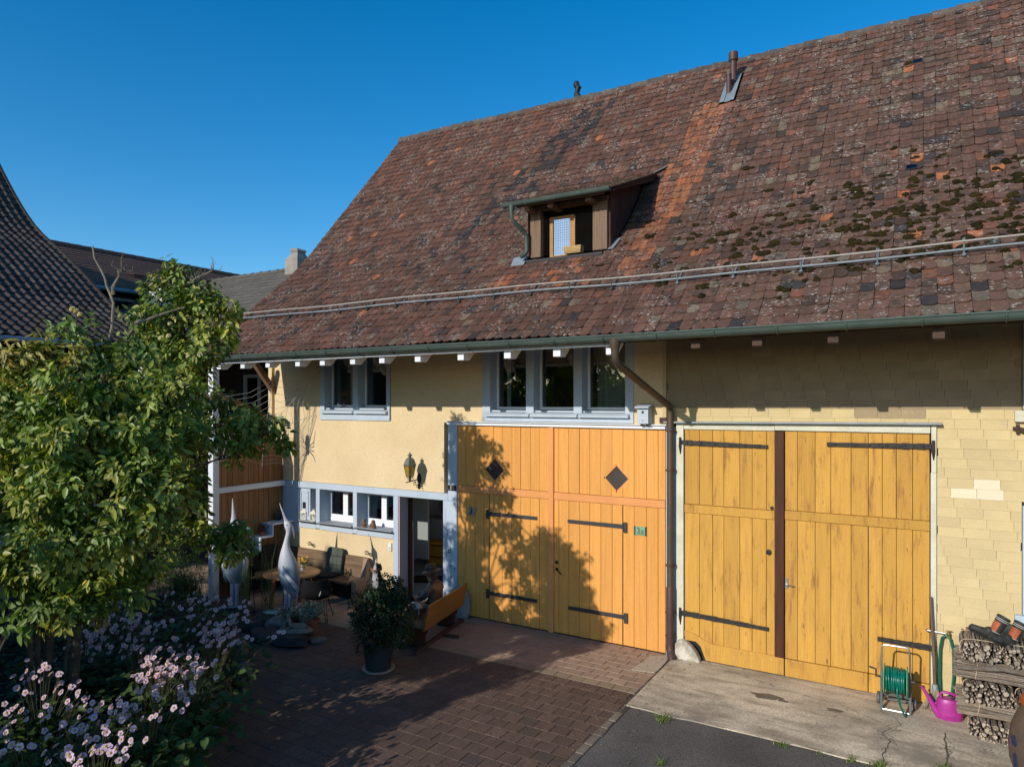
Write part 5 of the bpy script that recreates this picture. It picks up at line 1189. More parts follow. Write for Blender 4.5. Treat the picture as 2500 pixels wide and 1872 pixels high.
# anemones
FLP = [Vector(p) for p in PL['FL']]
FLP += [p+Vector((random.gauss(0,.14),random.gauss(0,.14),random.uniform(0,.12))) for p in FLP if p.y > -5.6 for _ in range(2)]
cen = [FLP[i].copy() for i in random.Random(5).sample(range(len(FLP)), 15)]
for _ in range(8):
    gr_ = [[] for _ in cen]
    for p in FLP: gr_[min(range(len(cen)), key=lambda i:(cen[i]-p).length)].append(p)
    cen = [sum(g_, Vector())/len(g_) if g_ else c_ for g_, c_ in zip(gr_, cen)]
def flower_mesh(k):
    mb = MB(); R_ = random.Random(k); n = 5+k%2
    for j in range(n):
        t = 2*pi*j/n+R_.uniform(-.1,.1); l_ = .027*R_.uniform(.9,1.1); w_ = .0125
        M4 = Matrix.Rotation(t,4,'Z'); pr = [(.004,0,.0),(l_*.45,-w_,.004),(l_*.85,-w_*.8,.004),(l_,0,.002),(l_*.85,w_*.8,.004),(l_*.45,w_,.004)]
        mb.add([M4 @ Vector(p) for p in pr], [(0,1,2,3),(0,3,4,5)])
    return mb.mesh('flower','petal_pink')
fms = [flower_mesh(k) for k in range(4)]
mb = MB(); mb.lathe([(.009,.0),(.0085,.004),(.005,.007)], 8); eye = mb.mesh('flower_centre','flower_eye')
mb = MB(); mb.blob((0,0,.006), (.0035,.0035,.004), 6, 4); eye2 = mb.mesh('flower_centre','eye_green')
rows_ = {}
for i, (c_, g_) in enumerate(zip(cen, gr_)):
    q = c_-_EYE; u = 1250+1700*q.dot(_R)/q.dot(_A); v = 981-1700*q.z/q.dot(_A)
    if g_: rows_.setdefault('sunny front' if v > 1760 else 'middle' if v > 1630 else 'rear', []).append((u, i))
lab_ = {}; ORD = ['leftmost','second from the left','third from the left','fourth from the left','fifth from the left','sixth from the left','seventh from the left','eighth from the left']
for rn, l_ in rows_.items():
    for k, (u, i) in enumerate(sorted(l_)): lab_[i] = f'pink anemone clump, {ORD[min(k,7)] if k < len(l_)-1 or k == 0 else "rightmost"} in the {rn} row of the flower bed'
for i, (c_, g_) in enumerate(zip(cen, gr_)):
    if not g_: continue
    A1 = thing('anemone_plant', lab_[i], 'flower', (c_.x, c_.y, .33), 0, 'anemones in the flower bed')
    n_l = 60; P_ = np.array([[random.gauss(0,.22), random.gauss(0,.22), random.uniform(.05,.42)] for _ in range(n_l*5)])
    if c_.y > -4.9: P_ = P_[:160]
    k_ = len(P_); dd = rng.normal(size=(k_,3)); dd[:,2] = -.15
    tt = np.array([[.06,.10,.024]])*(.6+.9*rng.random((k_,1)))
    o = leaf_mesh('foliage', P_, dd, np.tile([0,-.3,1.],(k_,1))+rng.normal(size=(k_,3))*.3, rng.uniform(.07,.13,k_), rng.uniform(.06,.09,k_), 'leaf_dark', tt, A1); o['kind'] = 'stuff'
    sm = MB()
    for p in g_:
        for q_ in range(random.choice((2,3,3,4,5))):
            pp = p+Vector((random.gauss(0,.07),random.gauss(0,.07),random.gauss(.02,.06))) if q_ else p.copy()
            loc = pp-A1.location
            rot = Vector((random.gauss(.1,.45), random.gauss(-.75,.35), .75)).to_track_quat('Z','Y').to_euler()
            o = link('flower', random.choice(fms), A1, loc, rot, fix=False); s_ = random.uniform(.85,1.25); o.scale = (s_,s_,s_)
            link('flower_centre', eye, o, (0,0,.003), None, fix=False); link('flower_centre', eye2, o, (0,0,.003), None, fix=False)
            sm.tube([loc-Vector((0,0,.004)), loc*.75+Vector((0,0,.03)), loc*.3, (random.gauss(0,.03),random.gauss(0,.03),0)], [.0022,.0025,.003,.0035], 4, cap=False)
            if random.random() < .5: sm.blob(loc+Vector((random.gauss(0,.04),random.gauss(0,.04),random.uniform(-.02,.05))), .006, 6, 4)
    o = sm.build('stems', 'stem_green', A1); o['kind'] = 'stuff'
# ground cover between them
gp = []
while len(gp) < 3400:
    x, y = random.uniform(-10.6,-5.7), random.uniform(-8,-2.6)
    if y > -2.62-.86*(x+9.6)*1.0 if x > -9.6 else False: continue
    gp.append((x, y, .33+random.uniform(.0,.22)))
gp = np.array(gp); k_ = len(gp); dd = rng.normal(size=(k_,3)); dd[:,2] = rng.uniform(-.1,.4,k_)
o = leaf_mesh('ground_cover', gp, dd, np.tile([0,-.4,1.],(k_,1))+rng.normal(size=(k_,3))*.35, rng.uniform(.05,.12,k_), rng.uniform(.03,.07,k_), 'leaf_dark', np.array([[.055,.09,.022]])*(.5+rng.random((k_,1))))
struct(o, 'stuff')
# edging stones
stones = [(-8.35,-3.12,.20,.13,.17,'stone_brown','flat brown edging stone nearest the pond'),(-8.02,-3.40,.16,.12,.14,'stone_grey','small grey edging stone beside the flat brown one'),(-7.72,-3.62,.15,.12,.30,'stone_brown','upright brown edging stone, topmost of the row'),(-7.42,-3.78,.14,.12,.24,'stone_grey','rounded bluish grey edging stone standing beside the upright brown slab'),
 (-7.25,-4.18,.17,.13,.22,'stone_brown','brown edging stone in the middle of the row'),(-6.98,-4.42,.14,.12,.16,'stone_brown','low brown edging stone leaning outward to the pavers'),(-6.72,-4.75,.18,.13,.26,'stone_grey','tall grey edging stone half under leaves'),(-6.48,-5.05,.16,.13,.18,'stone_brown','mossy brown edging stone close to the front'),(-6.25,-5.45,.18,.14,.22,'stone_brown','frontmost edging stone at the bottom of the photo'),(-7.88,-3.42,.07,.06,.07,'stone_grey','pebble sized edging stone wedged between two larger stones')]
for k,(x,y,a,b,h,mat,lb) in enumerate(stones):
    mb = MB(); mb.blob((0,0,h*.55), (a,b,h*.75), 14, 10, .15, 50+k)
    o = mb.build('edging_stone', mat, None, smooth='all', sub=1); o.location = (x,y,-.02); o.rotation_euler = (random.uniform(-.2,.2),random.uniform(-.2,.2),random.uniform(-.9,-.4))
    tag(o, lb, 'stone', 'stones edging the flower bed')
# conifer-like shrub and grasses beside the post
S1 = thing('feathery_shrub', 'feathery yellow green shrub at the foot of the blue white post', 'shrub', (-11.35,-2.0,0))
bl = [(-11.35,-2.0,.9,.30),(-11.5,-2.15,.55,.34),(-11.2,-1.95,.55,.3),(-11.7,-2.3,.8,.28),(-11.35,-2.1,1.2,.2)]
crown_with_leaves('crown', clumps(bl, 80, .06, .014, 9, .06, ((.13,.17,.045),(.10,.14,.035)), 0, seed=15, dropz=-.4), S1, 0)
def grass(name, label, loc, n, h, sp, cols, cat='grass', wd=.006):
    t = thing(name, label, cat, loc); g = np.random.default_rng(len(label)); V=[];F=[];T=[]
    for i in range(n):
        b = np.array([g.normal()*sp*.35,g.normal()*sp*.35,0]); a = g.random()*6.28; ln = h*g.uniform(.6,1.1); le = sp*g.uniform(.2,1.3)
        d = np.array([cos(a),sin(a),0]); s = np.array([-sin(a),cos(a),0])*wd; o = len(V)
        for q in (0,.35,.7,1): 
            p = b+d*le*q*q+np.array([0,0,ln*(q-.18*q*q*q)]); ww = s*(1-q*.9); V += [p-ww,p+ww]
        F += [(o+2*j,o+2*j+1,o+2*j+3,o+2*j+2) for j in range(3)]; c = np.array(cols[g.integers(len(cols))])*g.uniform(.7,1.3); T += [(*c,1)]*8
    me = bpy.data.meshes.new('blades'); me.from_pydata([tuple(v) for v in V],[],F); at_ = me.attributes.new('tint','FLOAT_COLOR','POINT'); at_.data.foreach_set('color', np.array(T,np.float32).ravel())
    me.materials.append(MATS['leaf']); o = link('blades', me, t, fix=False); o['kind'] = 'stuff'; return t
grass('ornamental_grass', 'dark arching ornamental grass in front of the feathery shrub', (-10.75,-2.35,.28), 420, .55, .35, ((.06,.09,.025),(.045,.07,.02)))
grass('pond_reeds', 'tall thin upright reeds standing in front of the left heron statue', (-9.45,-2.15,.0), 90, 1.35, .12, ((.09,.13,.05),(.12,.14,.05)), 'reeds', .004)
grass('pond_reeds', 'sparse tall reeds between the two heron statues', (-9.15,-1.95,.0), 26, 1.5, .14, ((.09,.13,.05),(.12,.14,.05)), 'reeds', .004)
for (x,y,s_,lb) in ((-2.58,-1.99,1.0,'green weed tuft in the seam between asphalt and concrete, nearest the pavers'),(-1.31,-1.91,.75,'second weed tuft along the concrete edge, in front of the brown gate batten'),(-2.27,-2.91,.7,'weed tuft growing alone out in the dark asphalt'),(-.97,-1.88,.4,'tiny weed sprout along the concrete edge'),(-.68,-1.87,.65,'pale dry weed tuft beside the wide crack'),(-.43,-1.87,.95,'leafy weed at the bottom of the wide crack'),(.14,-1.6,1.0,'weed tuft in the crack under the watering can')):
    t = grass('weed', lb, (x,y,-.01), int(60*s_), .085*s_, .11*s_, ((.13,.20,.04),(.17,.21,.05),(.10,.16,.04)), 'weed', .0055*s_); t['group'] = 'weeds in the pavement cracks'
# hedge and trees on the sunny side: they throw the courtyard shade and show in the upper panes
def shade_tree(name, label, cat, blobs, leaf, per, trunk, seed, cols=GREENS):
    t = thing(name, label, cat, (trunk[0],trunk[1],0))
    crown_with_leaves('crown', clumps(blobs, per, leaf, leaf*.6, 6, leaf*.7, cols, 0, seed=seed), t, 0)
    mb = MB(); zt = max(b[2] for b in blobs); limb(mb, [(trunk[0],trunk[1],zt-.3),(trunk[0]+.1,trunk[1],zt*.5),(trunk[0],trunk[1],0)], .10, .03, 8, t.location); mb.build('trunk', 'bark_dark', t, smooth=True)
g = random.Random(4); hb = []
for k in range(140):
    x = -6.75-g.random()*6.2; z = g.uniform(.3, 3.0 if x > -7.3 else 3.75); hb.append((x, -9.9+g.uniform(-.55,.55), z, g.uniform(.42,.6)))
hb = [b for b in hb if not (-8.6 < b[0] < -6.4 and 1.55 < b[2] < 3.6)]
hb += [(-6.55,-9.9,z,.38) for z in (.4,.9,1.3)]
shade_tree('garden_hedge', 'tall leafy garden hedge whose shadow covers the courtyard pavers', 'hedge', hb, .16, 24, (-8,-9.9), 21)
shade_tree('columnar_shrub', 'slim columnar shrub at the near end of the flower bed', 'shrub', [(-6.27+g.gauss(0,.05),-8.1+g.gauss(0,.08),z,.34+.05*sin(5*z)) for z in np.arange(.3,2.9,.22)], .10, 60, (-6.27,-8.1), 22)
for k,(x,y,h,lb) in enumerate(((-13.2,-18.5,7.6,'broad green garden tree mirrored in the upper windows, middle of three'),(-17.5,-19.5,8.5,'tall green garden tree mirrored in the upper windows, farthest left of three'),(-10.2,-21.5,6.6,'smaller green garden tree mirrored in the upper windows, nearest of three'),(-23.5,-15.5,7.5,'dark green garden tree standing beyond the black tiled house'))):
    bl = [(x+g.gauss(0,1.0), y+g.gauss(0,1.0), h*g.uniform(.35,.88), g.uniform(.8,1.2)) for _ in range(16)]
    shade_tree('garden_tree', lb, 'tree', bl, .38, 3.2, (x,y), 30+k)
# ------------------------------------------------------------------ objects
M('tinted', (.5,.5,.5), attr='GEOMETRY', rough=.7, fine=.12, bscale=50, bump=.15)
M('tinted_gloss', (.5,.5,.5), attr='GEOMETRY', rough=.38, fine=.10, bscale=50, spec=.5)
M('heron_paint', (.50,.50,.53), attr='GEOMETRY', rough=.5, fine=.06, bscale=40)
M('lamp_metal', (.10,.11,.09), (.16,.16,.13), scale=14, rough=.55, metal=.3, fine=.15)
M('lamp_glass', (.40,.26,.03), (.25,.14,.015), scale=20, rough=.15, fine=.1, spec=.6)
M('sign_green', (.20,.42,.26), (.16,.36,.22), scale=20, rough=.4, fine=.05)
M('sign_brown', (.16,.045,.02), rough=.5)
M('sign_white', (.6,.58,.52), rough=.5)
M('cream_metal', (.72,.66,.52), rough=.5, fine=.05)
M('plastic_white', (.78,.78,.76), rough=.4, fine=.02)
M('rope', (.42,.39,.34), rough=.9, fine=.1)
M('bench_wood', (.24,.155,.085), (.15,.095,.055), scale=4, rough=.8, stretch=(.5,4,4), bump=.3, bscale=50, fine=.12, grain=(9,(.3,3,3),(.09,.06,.04)))
M('plaster_pink', (.36,.25,.18), (.30,.20,.145), scale=3, rough=.9, bump=.2, fine=.08)
M('cushion', (.085,.095,.075), (.07,.08,.065), scale=6, rough=.95, fine=.1)
M('cushion_dark', (.025,.027,.027), rough=.95, fine=.1)
M('table_wood', (.52,.27,.10), (.42,.21,.075), scale=3, rough=.5, stretch=(.6,5,1), fine=.08, grain=(7,(.3,4,1),(.27,.125,.045)))
M('table_leg', (.42,.13,.045), (.34,.10,.035), scale=4, rough=.5, fine=.08)
M('chair_black', (.010,.010,.011), rough=.85, fine=.15, spec=.1)
M('pot_black', (.022,.024,.030), (.035,.036,.04), scale=6, rough=.5, fine=.15)
M('terracotta', (.36,.125,.06), (.28,.095,.05), scale=6, rough=.85, fine=.12)
M('varnished', (.36,.17,.035), (.27,.12,.024), scale=2.5, rough=.35, stretch=(5,.5,5), fine=.07, grain=(8,(4,.3,4),(.17,.07,.014)), spec=.5)
M('statue_stone', (.24,.225,.17), (.15,.14,.11), scale=9, rough=.95, bump=.5, bscale=40, fine=.15)
M('plastic_wrap', (.55,.52,.50), (.2,.17,.15), scale=16, rough=.15, fine=.1, spec=.8)
M('hose_green', (.0,.145,.095), (.0,.12,.08), scale=6, rough=.3, fine=.06, spec=.5)
M('reel_green', (.10,.38,.22), rough=.4, fine=.05)
M('reel_grey', (.10,.105,.105), rough=.5, fine=.08)
M('can_purple', (.40,.032,.27), (.33,.03,.22), scale=6, rough=.4, fine=.06, spec=.5, spots=(14,.66,.10,(.38,.13,.22)))
M('broom_stick', (.17,.115,.07), (.11,.075,.045), scale=8, rough=.8, stretch=(4,4,.6), fine=.15)
M('bristle', (.36,.30,.22), (.24,.19,.13), scale=25, rough=.9, fine=.2)
M('stick_bark', (.20,.15,.105), (.27,.225,.18), scale=9, rough=.95, bump=.8, bscale=60, fine=.25, var=.35)
M('stick_end', (.40,.34,.27), (.28,.22,.16), scale=40, rough=.95, fine=.2, var=.3)
M('twine', (.58,.46,.30), rough=.9, fine=.1)
M('rubber', (.022,.023,.023), (.05,.048,.043), scale=14, rough=.6, fine=.15)
M('boot_orange', (.42,.11,.045), (.33,.085,.035), scale=14, rough=.6, fine=.12)
M('urn', (.12,.085,.062), (.085,.062,.048), scale=7, rough=.55, fine=.15, bump=.2)
M('urn_orange', (.36,.075,.02), rough=.5, fine=.05)
M('urn_blue', (.02,.03,.07), rough=.4)
M('urn_mauve', (.12,.05,.10), rough=.5)
M('wicker', (.55,.36,.16), (.42,.26,.11), scale=30, rough=.8, fine=.15)
M('mat_dark', (.022,.012,.010), rough=.95); M('mat_tan', (.17,.10,.05), rough=.95)
M('figurine_brown', (.24,.14,.085), (.15,.085,.05), scale=30, rough=.8, fine=.12)
M('leaf_silver', (.3,.36,.3), attr='GEOMETRY', rough=.6, fine=.08, transl=(.8,1,.8))

def skin_mesh(name, J, E, sub=2, tint=None, mat='tinted', root=0, fat=1.0):
    """continuous body grown over a joint skeleton; J: list of (x,y,z,r[,r2])"""
    me = bpy.data.meshes.new(name+'_sk'); me.from_pydata([j[:3] for j in J], E, [])
    o = bpy.data.objects.new(name+'_sk', me); C.objects.link(o)
    o.modifiers.new('skin','SKIN')
    if not me.skin_vertices: pass
    for i, j in enumerate(J):
        sv = me.skin_vertices[0].data[i] if me.skin_vertices else None
        if sv: sv.radius = (j[3]*fat, (j[4] if len(j) > 4 else j[3])*fat); sv.use_root = (i == root)
    s = o.modifiers.new('sub','SUBSURF'); s.levels = sub
    dg = bpy.context.evaluated_depsgraph_get(); m2 = bpy.data.meshes.new_from_object(o.evaluated_get(dg)); bpy.data.objects.remove(o)
    m2.name = name; m2.materials.clear(); m2.materials.append(MATS[mat]); m2.polygons.foreach_set('use_smooth',[True]*len(m2.polygons))
    if tint: paint(m2, tint)
    return m2
def paint(me, fn):
    a = me.attributes.get('tint') or me.attributes.new('tint','FLOAT_COLOR','POINT')
    a.data.foreach_set('color', np.array([(*fn(v.co),1) for v in me.vertices],np.float32).ravel())
# --- lantern on the wall
t = thing('wall_lantern', 'old coach lantern with amber panes on a curled bracket on the cream wall', 'lamp', (-7.60,0,2.2))
y = -.26
mb = MB(); mb.lathe([(.125,.27),(.112,.285),(.085,.36),(.055,.395),(.028,.40),(.026,.43),(.045,.435),(.038,.455),(.012,.468),(.010,.485),(.004,.50)], 6, (0,y,0)); mb.lathe([(.063,.075),(.07,.085),(.06,.095)], 6, (0,y,0)); mb.build('lamp_roof','lamp_metal',t)
for k in range(6):
    a0, a1 = k*pi/3, (k+1)*pi/3
    mb = MB(); q = [(r*cos(a), y+r*sin(a), z) for r,z in ((.062,.09),(.102,.272)) for a in (a0+.05,a1-.05)]; q2 = [(x*.96,y+(yy-y)*.96,z) for x,yy,z in q]
    mb.add(q+q2, [(0,1,3,2),(6,7,5,4),(0,2,6,4),(1,5,7,3),(0,4,5,1),(2,3,7,6)]); mb.build('pane','lamp_glass',t)
    mb = MB(); mb.bar((.064*cos(a0),y+.064*sin(a0),.088),(.106*cos(a0),y+.106*sin(a0),.275),.010,.010); mb.build('pane_bar','lamp_metal',t)
mb = MB(); mb.tube([(0,y,.08),(0,y,-.0)], .018, 8); mb.tube([(0,y-.10,-.012),(0,-.02,.012)], .009, 6); mb.tube([(0,-.012,.10),(0,-.012,-.14)], .016, 8); mb.lathe([(.001,0),(.055,.005),(.05,.02),(.001,.025)], 10, (0,0,0), M4=Matrix.Translation((0,-.001,.02)) @ Matrix.Rotation(pi/2,4,'X') @ Matrix.Diagonal((.8,1.8,1,1)))
def scroll(c, r, ax, turns=1.4, flip=1):
    return [(c[0]+ax[0]*r*(1-.55*q)*cos(2*pi*turns*q)*flip, c[1]+ax[1]*r*(1-.55*q)*cos(2*pi*turns*q)*flip, c[2]+r*(1-.55*q)*sin(2*pi*turns*q)) for q in np.linspace(0,1,18)]
for c_, r_, f_ in (((-.04,y,.045),.030,1),((.05,y,.045),.034,-1)): mb.tube(scroll(c_,r_,(1,0),1.4,f_), .004, 5)
for c_, r_ in (((0,-.13,-.05),.04),((0,-.06,-.10),.032)): mb.tube(scroll(c_,r_,(0,1)), .005, 5)
mb.blob((0,-.02,-.13),(.02,.015,.03),8,6); mb.build('bracket','iron',t,smooth=True)
# --- birdhouse
t = thing('birdhouse', 'pale blue grey nesting box with a small hole on the ledge beside the downpipe', 'birdhouse', (-3.475,-.085,3.24))
mb = MB(); mb.prism([(-.085,0),(.085,0),(.085,.255),(-.085,.225)],'x',-.08,.08); mb.build('box','blue_trim',t,bevel=.004)
mb = MB(); mb.prism([(-.14,.222),(-.14,.242),(.085,.285),(.085,.262)],'x',-.105,.105); mb.build('roof','blue_trim',t,bevel=.003)
mb = MB(); mb.lathe([(.019,0),(.019,.002)],14,(0,0,0),M4=Matrix.Translation((0,-.0855,.165)) @ Matrix.Rotation(pi/2,4,'X')); mb.build('entrance_hole','black_metal',t)
mb = MB(); mb.box(-.05,-.03,-.03,.06,-.03,0); mb.box(.03,.05,-.03,.06,-.03,0); mb.tube([(0,-.086,.05),(0,-.10,.05)],.006,6); mb.build('foot','iron',t)
# --- signs
t = thing('house_number_sign', 'green house number sign reading 3a on the orange gate', 'sign', (-3.57,-.006,1.70))
mb = MB(); mb.box(-.072,.072,-.012,0,-.062,.062); mb.build('plate','sign_green',t,bevel=.003)
for s_ in (-1,1): mb = MB(); mb.box(s_*.0825-.010,s_*.0825+.010,-.013,0,-.064,.064); mb.build('plate_edge','iron_smooth',t)
text_mesh('3a', .125, 'lettering', 'sign_brown', t, Matrix.Translation((0,-.0125,-.004)) @ Matrix.Rotation(pi/2,4,'X'))
t = thing('number_plate', 'small dark plate with a worn white 3 on the blue post', 'sign', (-6.875,-.036,2.11))
mb = MB(); mb.box(-.085,.085,-.008,0,-.045,.045); mb.build('plate','iron',t)
text_mesh('3', .085, 'lettering', 'sign_white', t, Matrix.Translation((-.025,-.0085,0)) @ Matrix.Rotation(pi/2,4,'X'))
text_mesh('-', .085, 'lettering', 'sign_white', t, Matrix.Translation((.035,-.0085,-.012)) @ Matrix.Rotation(pi/2,4,'X'))
t = thing('butterfly_ornament', 'grey metal butterfly ornament on the left part of the orange gate', 'ornament', (-6.50,-.01,1.73), (0,.25,0))
def wing(mb, pts): mb.prism(pts,'y',-.010,-.004)
for s_ in (-1,1):
    mb = MB(); wing(mb,[(s_*.008,.01),(s_*.03,.08),(s_*.075,.095),(s_*.085,.05),(s_*.05,.012)]); mb.build('upper_wing','zinc',t)
    mb = MB(); wing(mb,[(s_*.008,-.0),(s_*.05,.006),(s_*.07,-.03),(s_*.05,-.07),(s_*.02,-.05)]); mb.build('lower_wing','zinc',t)
mb = MB(); mb.blob((0,-.012,0),(.008,.009,.055),8,8); mb.tube([(0,-.012,.05),(.02,-.014,.09)],.002,4); mb.tube([(0,-.012,.05),(-.02,-.014,.09)],.002,4); mb.build('body','iron',t)
for (x,z,lb) in ((-10.22,.81,'black iron figure eight wall hook nearer the wooden partition'),(-8.75,.795,'black iron figure eight wall hook above the seated dog')):
    mb = MB(); mb.tube([(.085*sin(q),-.03-.008*cos(q),.030*sin(2*q)-.02*sin(q)) for q in np.linspace(0,2*pi,29)[:-1]], .006, 6, closed=True); mb.tube([(0,0,0),(0,-.03,0)],.006,6)
    o = mb.build('wall_hook','iron',None,smooth=True); o.location = (x,0,z); tag(o, lb, 'hook', 'iron hooks on the cream wall')
t = thing('door_phone', 'white door phone box on the cream wall left of the entrance', 'intercom', (-8.25,0,.97))
mb = MB(); mb.box(-.034,.034,-.03,0,-.07,.07); mb.build('case','plastic_white',t,bevel=.006)
mb = MB(); mb.box(-.02,.02,-.032,-.0301,-.02,-.008); mb.box(-.008,.008,-.032,-.0301,-.055,-.04); mb.build('button','iron_smooth',t)
# --- sill lanterns and figurines
def sill_lantern(loc, label):
    t = thing('garden_lantern', label, 'lantern', loc, .35, 'cream lanterns on the window sill'); a = .052
    mb = MB(); mb.box(-a,a,-a,a,0,.014); mb.build('base','cream_metal',t)
    for sx in (-1,1):
        for sy in (-1,1): mb = MB(); mb.box(sx*a-.006 if sx<0 else a-.006, sx*a+.006 if sx<0 else a+.006, sy*a-.006 if sy<0 else a-.006, sy*a+.006 if sy<0 else a+.006, .0142,.13); mb.build('post','cream_metal',t)
    for R_ in (0,pi/2):
        for s_ in (-1,1):
            M4 = Matrix.Rotation(R_,4,'Z'); mb = MB()
            for (p,q) in (((-.04,s_*a,.02),(.04,s_*a,.125)),((.04,s_*a,.02),(-.04,s_*a,.125))): mb.bar(M4@Vector(p),M4@Vector(q),.004,.004,(0,1,0) if R_==0 else (1,0,0))
            mb.build('cross_bar','cream_metal',t)
    mb = MB(); mb.add([(-.068,-.068,.131),(.068,-.068,.131),(.068,.068,.131),(-.068,.068,.131),(-.028,-.028,.19),(.028,-.028,.19),(.028,.028,.19),(-.028,.028,.19)],[(3,2,1,0),(4,5,6,7),(0,1,5,4),(1,2,6,5),(2,3,7,6),(3,0,4,7)]); mb.box(-.022,.022,-.022,.022,.190,.205); mb.build('roof','cream_metal',t)
    mb = MB(); mb.tube([(.030*cos(q),0,.213+.016*sin(q)) for q in np.linspace(0,2*pi,17)[:-1]],.003,5,closed=True); mb.build('ring','cream_metal',t)
    mb = MB(); mb.lathe([(.02,.015),(.02,.07)],10); mb.build('candle','plastic_white',t)
sill_lantern((-10.47,.03,1.262), 'cream metal lantern on the window sill, next to the blue corner panel')
sill_lantern((-10.21,.03,1.262), 'cream metal lantern on the window sill, next to the sill post')
def figurine(loc, rot, label, w_):
    mb = MB(); mb.lathe([(.058*w_,0),(.06*w_,.01),(.052*w_,.05),(.038*w_,.09),(.028,.10)],12,sy=.85); mb.blob((0,0,.118),(.030,.030,.032),10,8,.05,3); mb.lathe([(.045*w_,.062),(.036,.10),(.033,.135),(.02,.148)],10,(0,.012,0)); mb.tube([(-.045*w_,-.01,.075),(-.02,-.045,.055),(.02,-.045,.055),(.045*w_,-.01,.075)],.014,7)
    o = mb.build('figurine','figurine_brown',None,smooth='all'); o.location = loc; o.rotation_euler = (0,0,rot); tag(o,label,'figurine','clay figurines on the sill')
figurine((-8.88,-.01,1.262), .5, 'brown hooded clay figurine on the sill, the slimmer one nearer the left jamb', .9)
figurine((-8.66,-.01,1.262), .3, 'broader brown clay figurine alone in front of the white sash', 1.1)
mb = MB(); mb.blob((0,0,.03),(.045,.02,.025),10,8); mb.blob((-.045,0,.055),(.02,.018,.02),8,6); mb.tube([(.04,0,.03),(.075,0,.06),(.065,0,.085)],.006,6)
for x in (-.03,-.015,.02,.035): mb.tube([(x,0,.02),(x-.005,0,0)],.006,6)
for s_ in (-1,1): mb.tube([(-.048,s_*.01,.07),(-.05,s_*.012,.088)],[.006,.002],5)
o = mb.build('cat_figurine','plastic_white',None,smooth='all'); o.location = (-9.58,.10,3.447); o.rotation_euler = (0,0,.4); tag(o,'tiny white cat figurine on the sill of the upper left window','figurine')
# --- rope web with a big spider between post and wall
t = thing('rope_web', 'big spider web of pale rope stretched from the post to the house wall', 'decoration', (-10.6,-.85,3.0))
ctr = Vector((-10.55,-.85,3.0)); anch = [(-10.93,-1.6,3.72),(-10.4,-.75,4.1),(-9.98,-.02,4.15),(-10.10,-.02,3.3),(-10.30,-.02,2.75),(-10.58,-.02,2.18),(-10.75,-.75,2.3),(-10.93,-1.6,2.45),(-10.93,-1.6,3.1)]
anch = [Vector(a) for a in anch]
mb = MB()
for a in anch: mb.tube([ctr-t.location, a-t.location], .0045, 4, cap=False)
for r in (.12,.2,.3,.42,.54,.66,.78,.88):
    P_ = [ctr.lerp(a, r) for a in anch]
    for i in range(len(P_)):
        a, b = P_[i], P_[(i+1)%len(P_)]; m_ = (a+b)/2; m_ = m_.lerp(ctr, .10)
        mb.tube([a-t.location, m_-t.location, b-t.location], .0038, 4, cap=False)
mb.build('rope','rope',t)
t = thing('spider_ornament', 'large grey spider ornament hanging in the rope web', 'ornament', tuple(ctr+Vector((0,-.05,.05))), .5)
mb = MB(); mb.blob((0,0,.10),(.07,.06,.15),14,10); mb.blob((0,-.01,-.08),(.05,.045,.06),12,8)
for s_ in (-1,1):
    for k,(z,l) in enumerate(((-.06,.26),(-.03,.22),(.0,.22),(.03,.27))): mb.tube([(s_*.04,-.02,z),(s_*.13,-.10,z+(k-1.5)*.06),(s_*l,-.02,z+(k-1.5)*.17)],[.011,.010,.005],6)
mb.build('body','slate_black',t,smooth=True)
# --- built-in corner bench
t = thing('corner_bench', 'built in corner bench with a brown board backrest along the cream wall', 'bench', (-9.8,-.3,0))
mb = MB(); mb.box(-1.2,.98,-.20,.23,.315,.36); mb.build('seat','bench_wood',t,bevel=.008)
mb = MB(); mb.box(-1.2,-.74,-1.15,-.202,.315,.36); mb.build('seat','bench_wood',t,bevel=.008)
for (z0,z1,y0) in ((.36,.545,.19),(.55,.72,.22)): mb = MB(); mb.prism([(y0,z0),(y0+.05,z0),(y0+.075,z1),(y0+.025,z1)],'x',-1.2,.99); mb.build('back_board','bench_wood',t,bevel=.006)
for (z0,z1,x0) in ((.36,.52,-1.13),(.525,.69,-1.15)): mb = MB(); mb.box(x0-.04,x0,-1.15,.18,z0,z1); mb.build('back_board','bench_wood',t,bevel=.006)
mb = MB(); mb.prism([(-.12,0),(.29,0),(.29,.72),(.20,.73),(.12,.40),(-.12,.36)],'x',.99,1.10); mb.build('end_panel','plaster_pink',t,bevel=.02)
mb = MB(); mb.box(-1.2,.99,.02,.20,.0,.31); mb.build('base','dark_boards',t)
def cushion(loc, rot, label, mat, seams=3, size=(.40,.075,.47)):
    t = thing('cushion', label, 'cushion', loc, rot); w_,d_,h_ = size
    for k in range(seams):
        z0, z1 = h_*k/seams, h_*(k+1)/seams-.004; e_ = .03 if k == seams-1 else .0
        mb = MB(); mb.prism([(-w_/2,z0),(w_/2,z0),(w_/2,z1-e_),(w_/2-e_*1.5,z1),(-w_/2+e_*1.5,z1),(-w_/2,z1-e_)],'y',-d_/2,d_/2); mb.build('pad',mat,t,bevel=.016)
    mb = MB(); mb.tube([(w_*.2,-d_/2-.002,.0),(w_*.2,-d_/2-.002,h_)],.004,5); mb.build('strap',mat,t)
cushion((-9.50,-.155,.375), (-.17,0,0), 'grey green quilted back cushion leaning on the bench by the cream wall', 'cushion')
mb = MB(); mb.blob((0,0,.03),(.24,.21,.035),16,8,.04,2); o = mb.build('seat_cushion','cushion_dark',None,smooth='all'); o.location = (-9.5,-.33,.362); tag(o,'flat dark seat cushion on the bench under the grey green cushion','cushion')
cushion((-10.86,-.55,.375), (.15,0,pi/2), 'dark quilted cushion leaning on the bench by the wooden partition', 'cushion_dark')
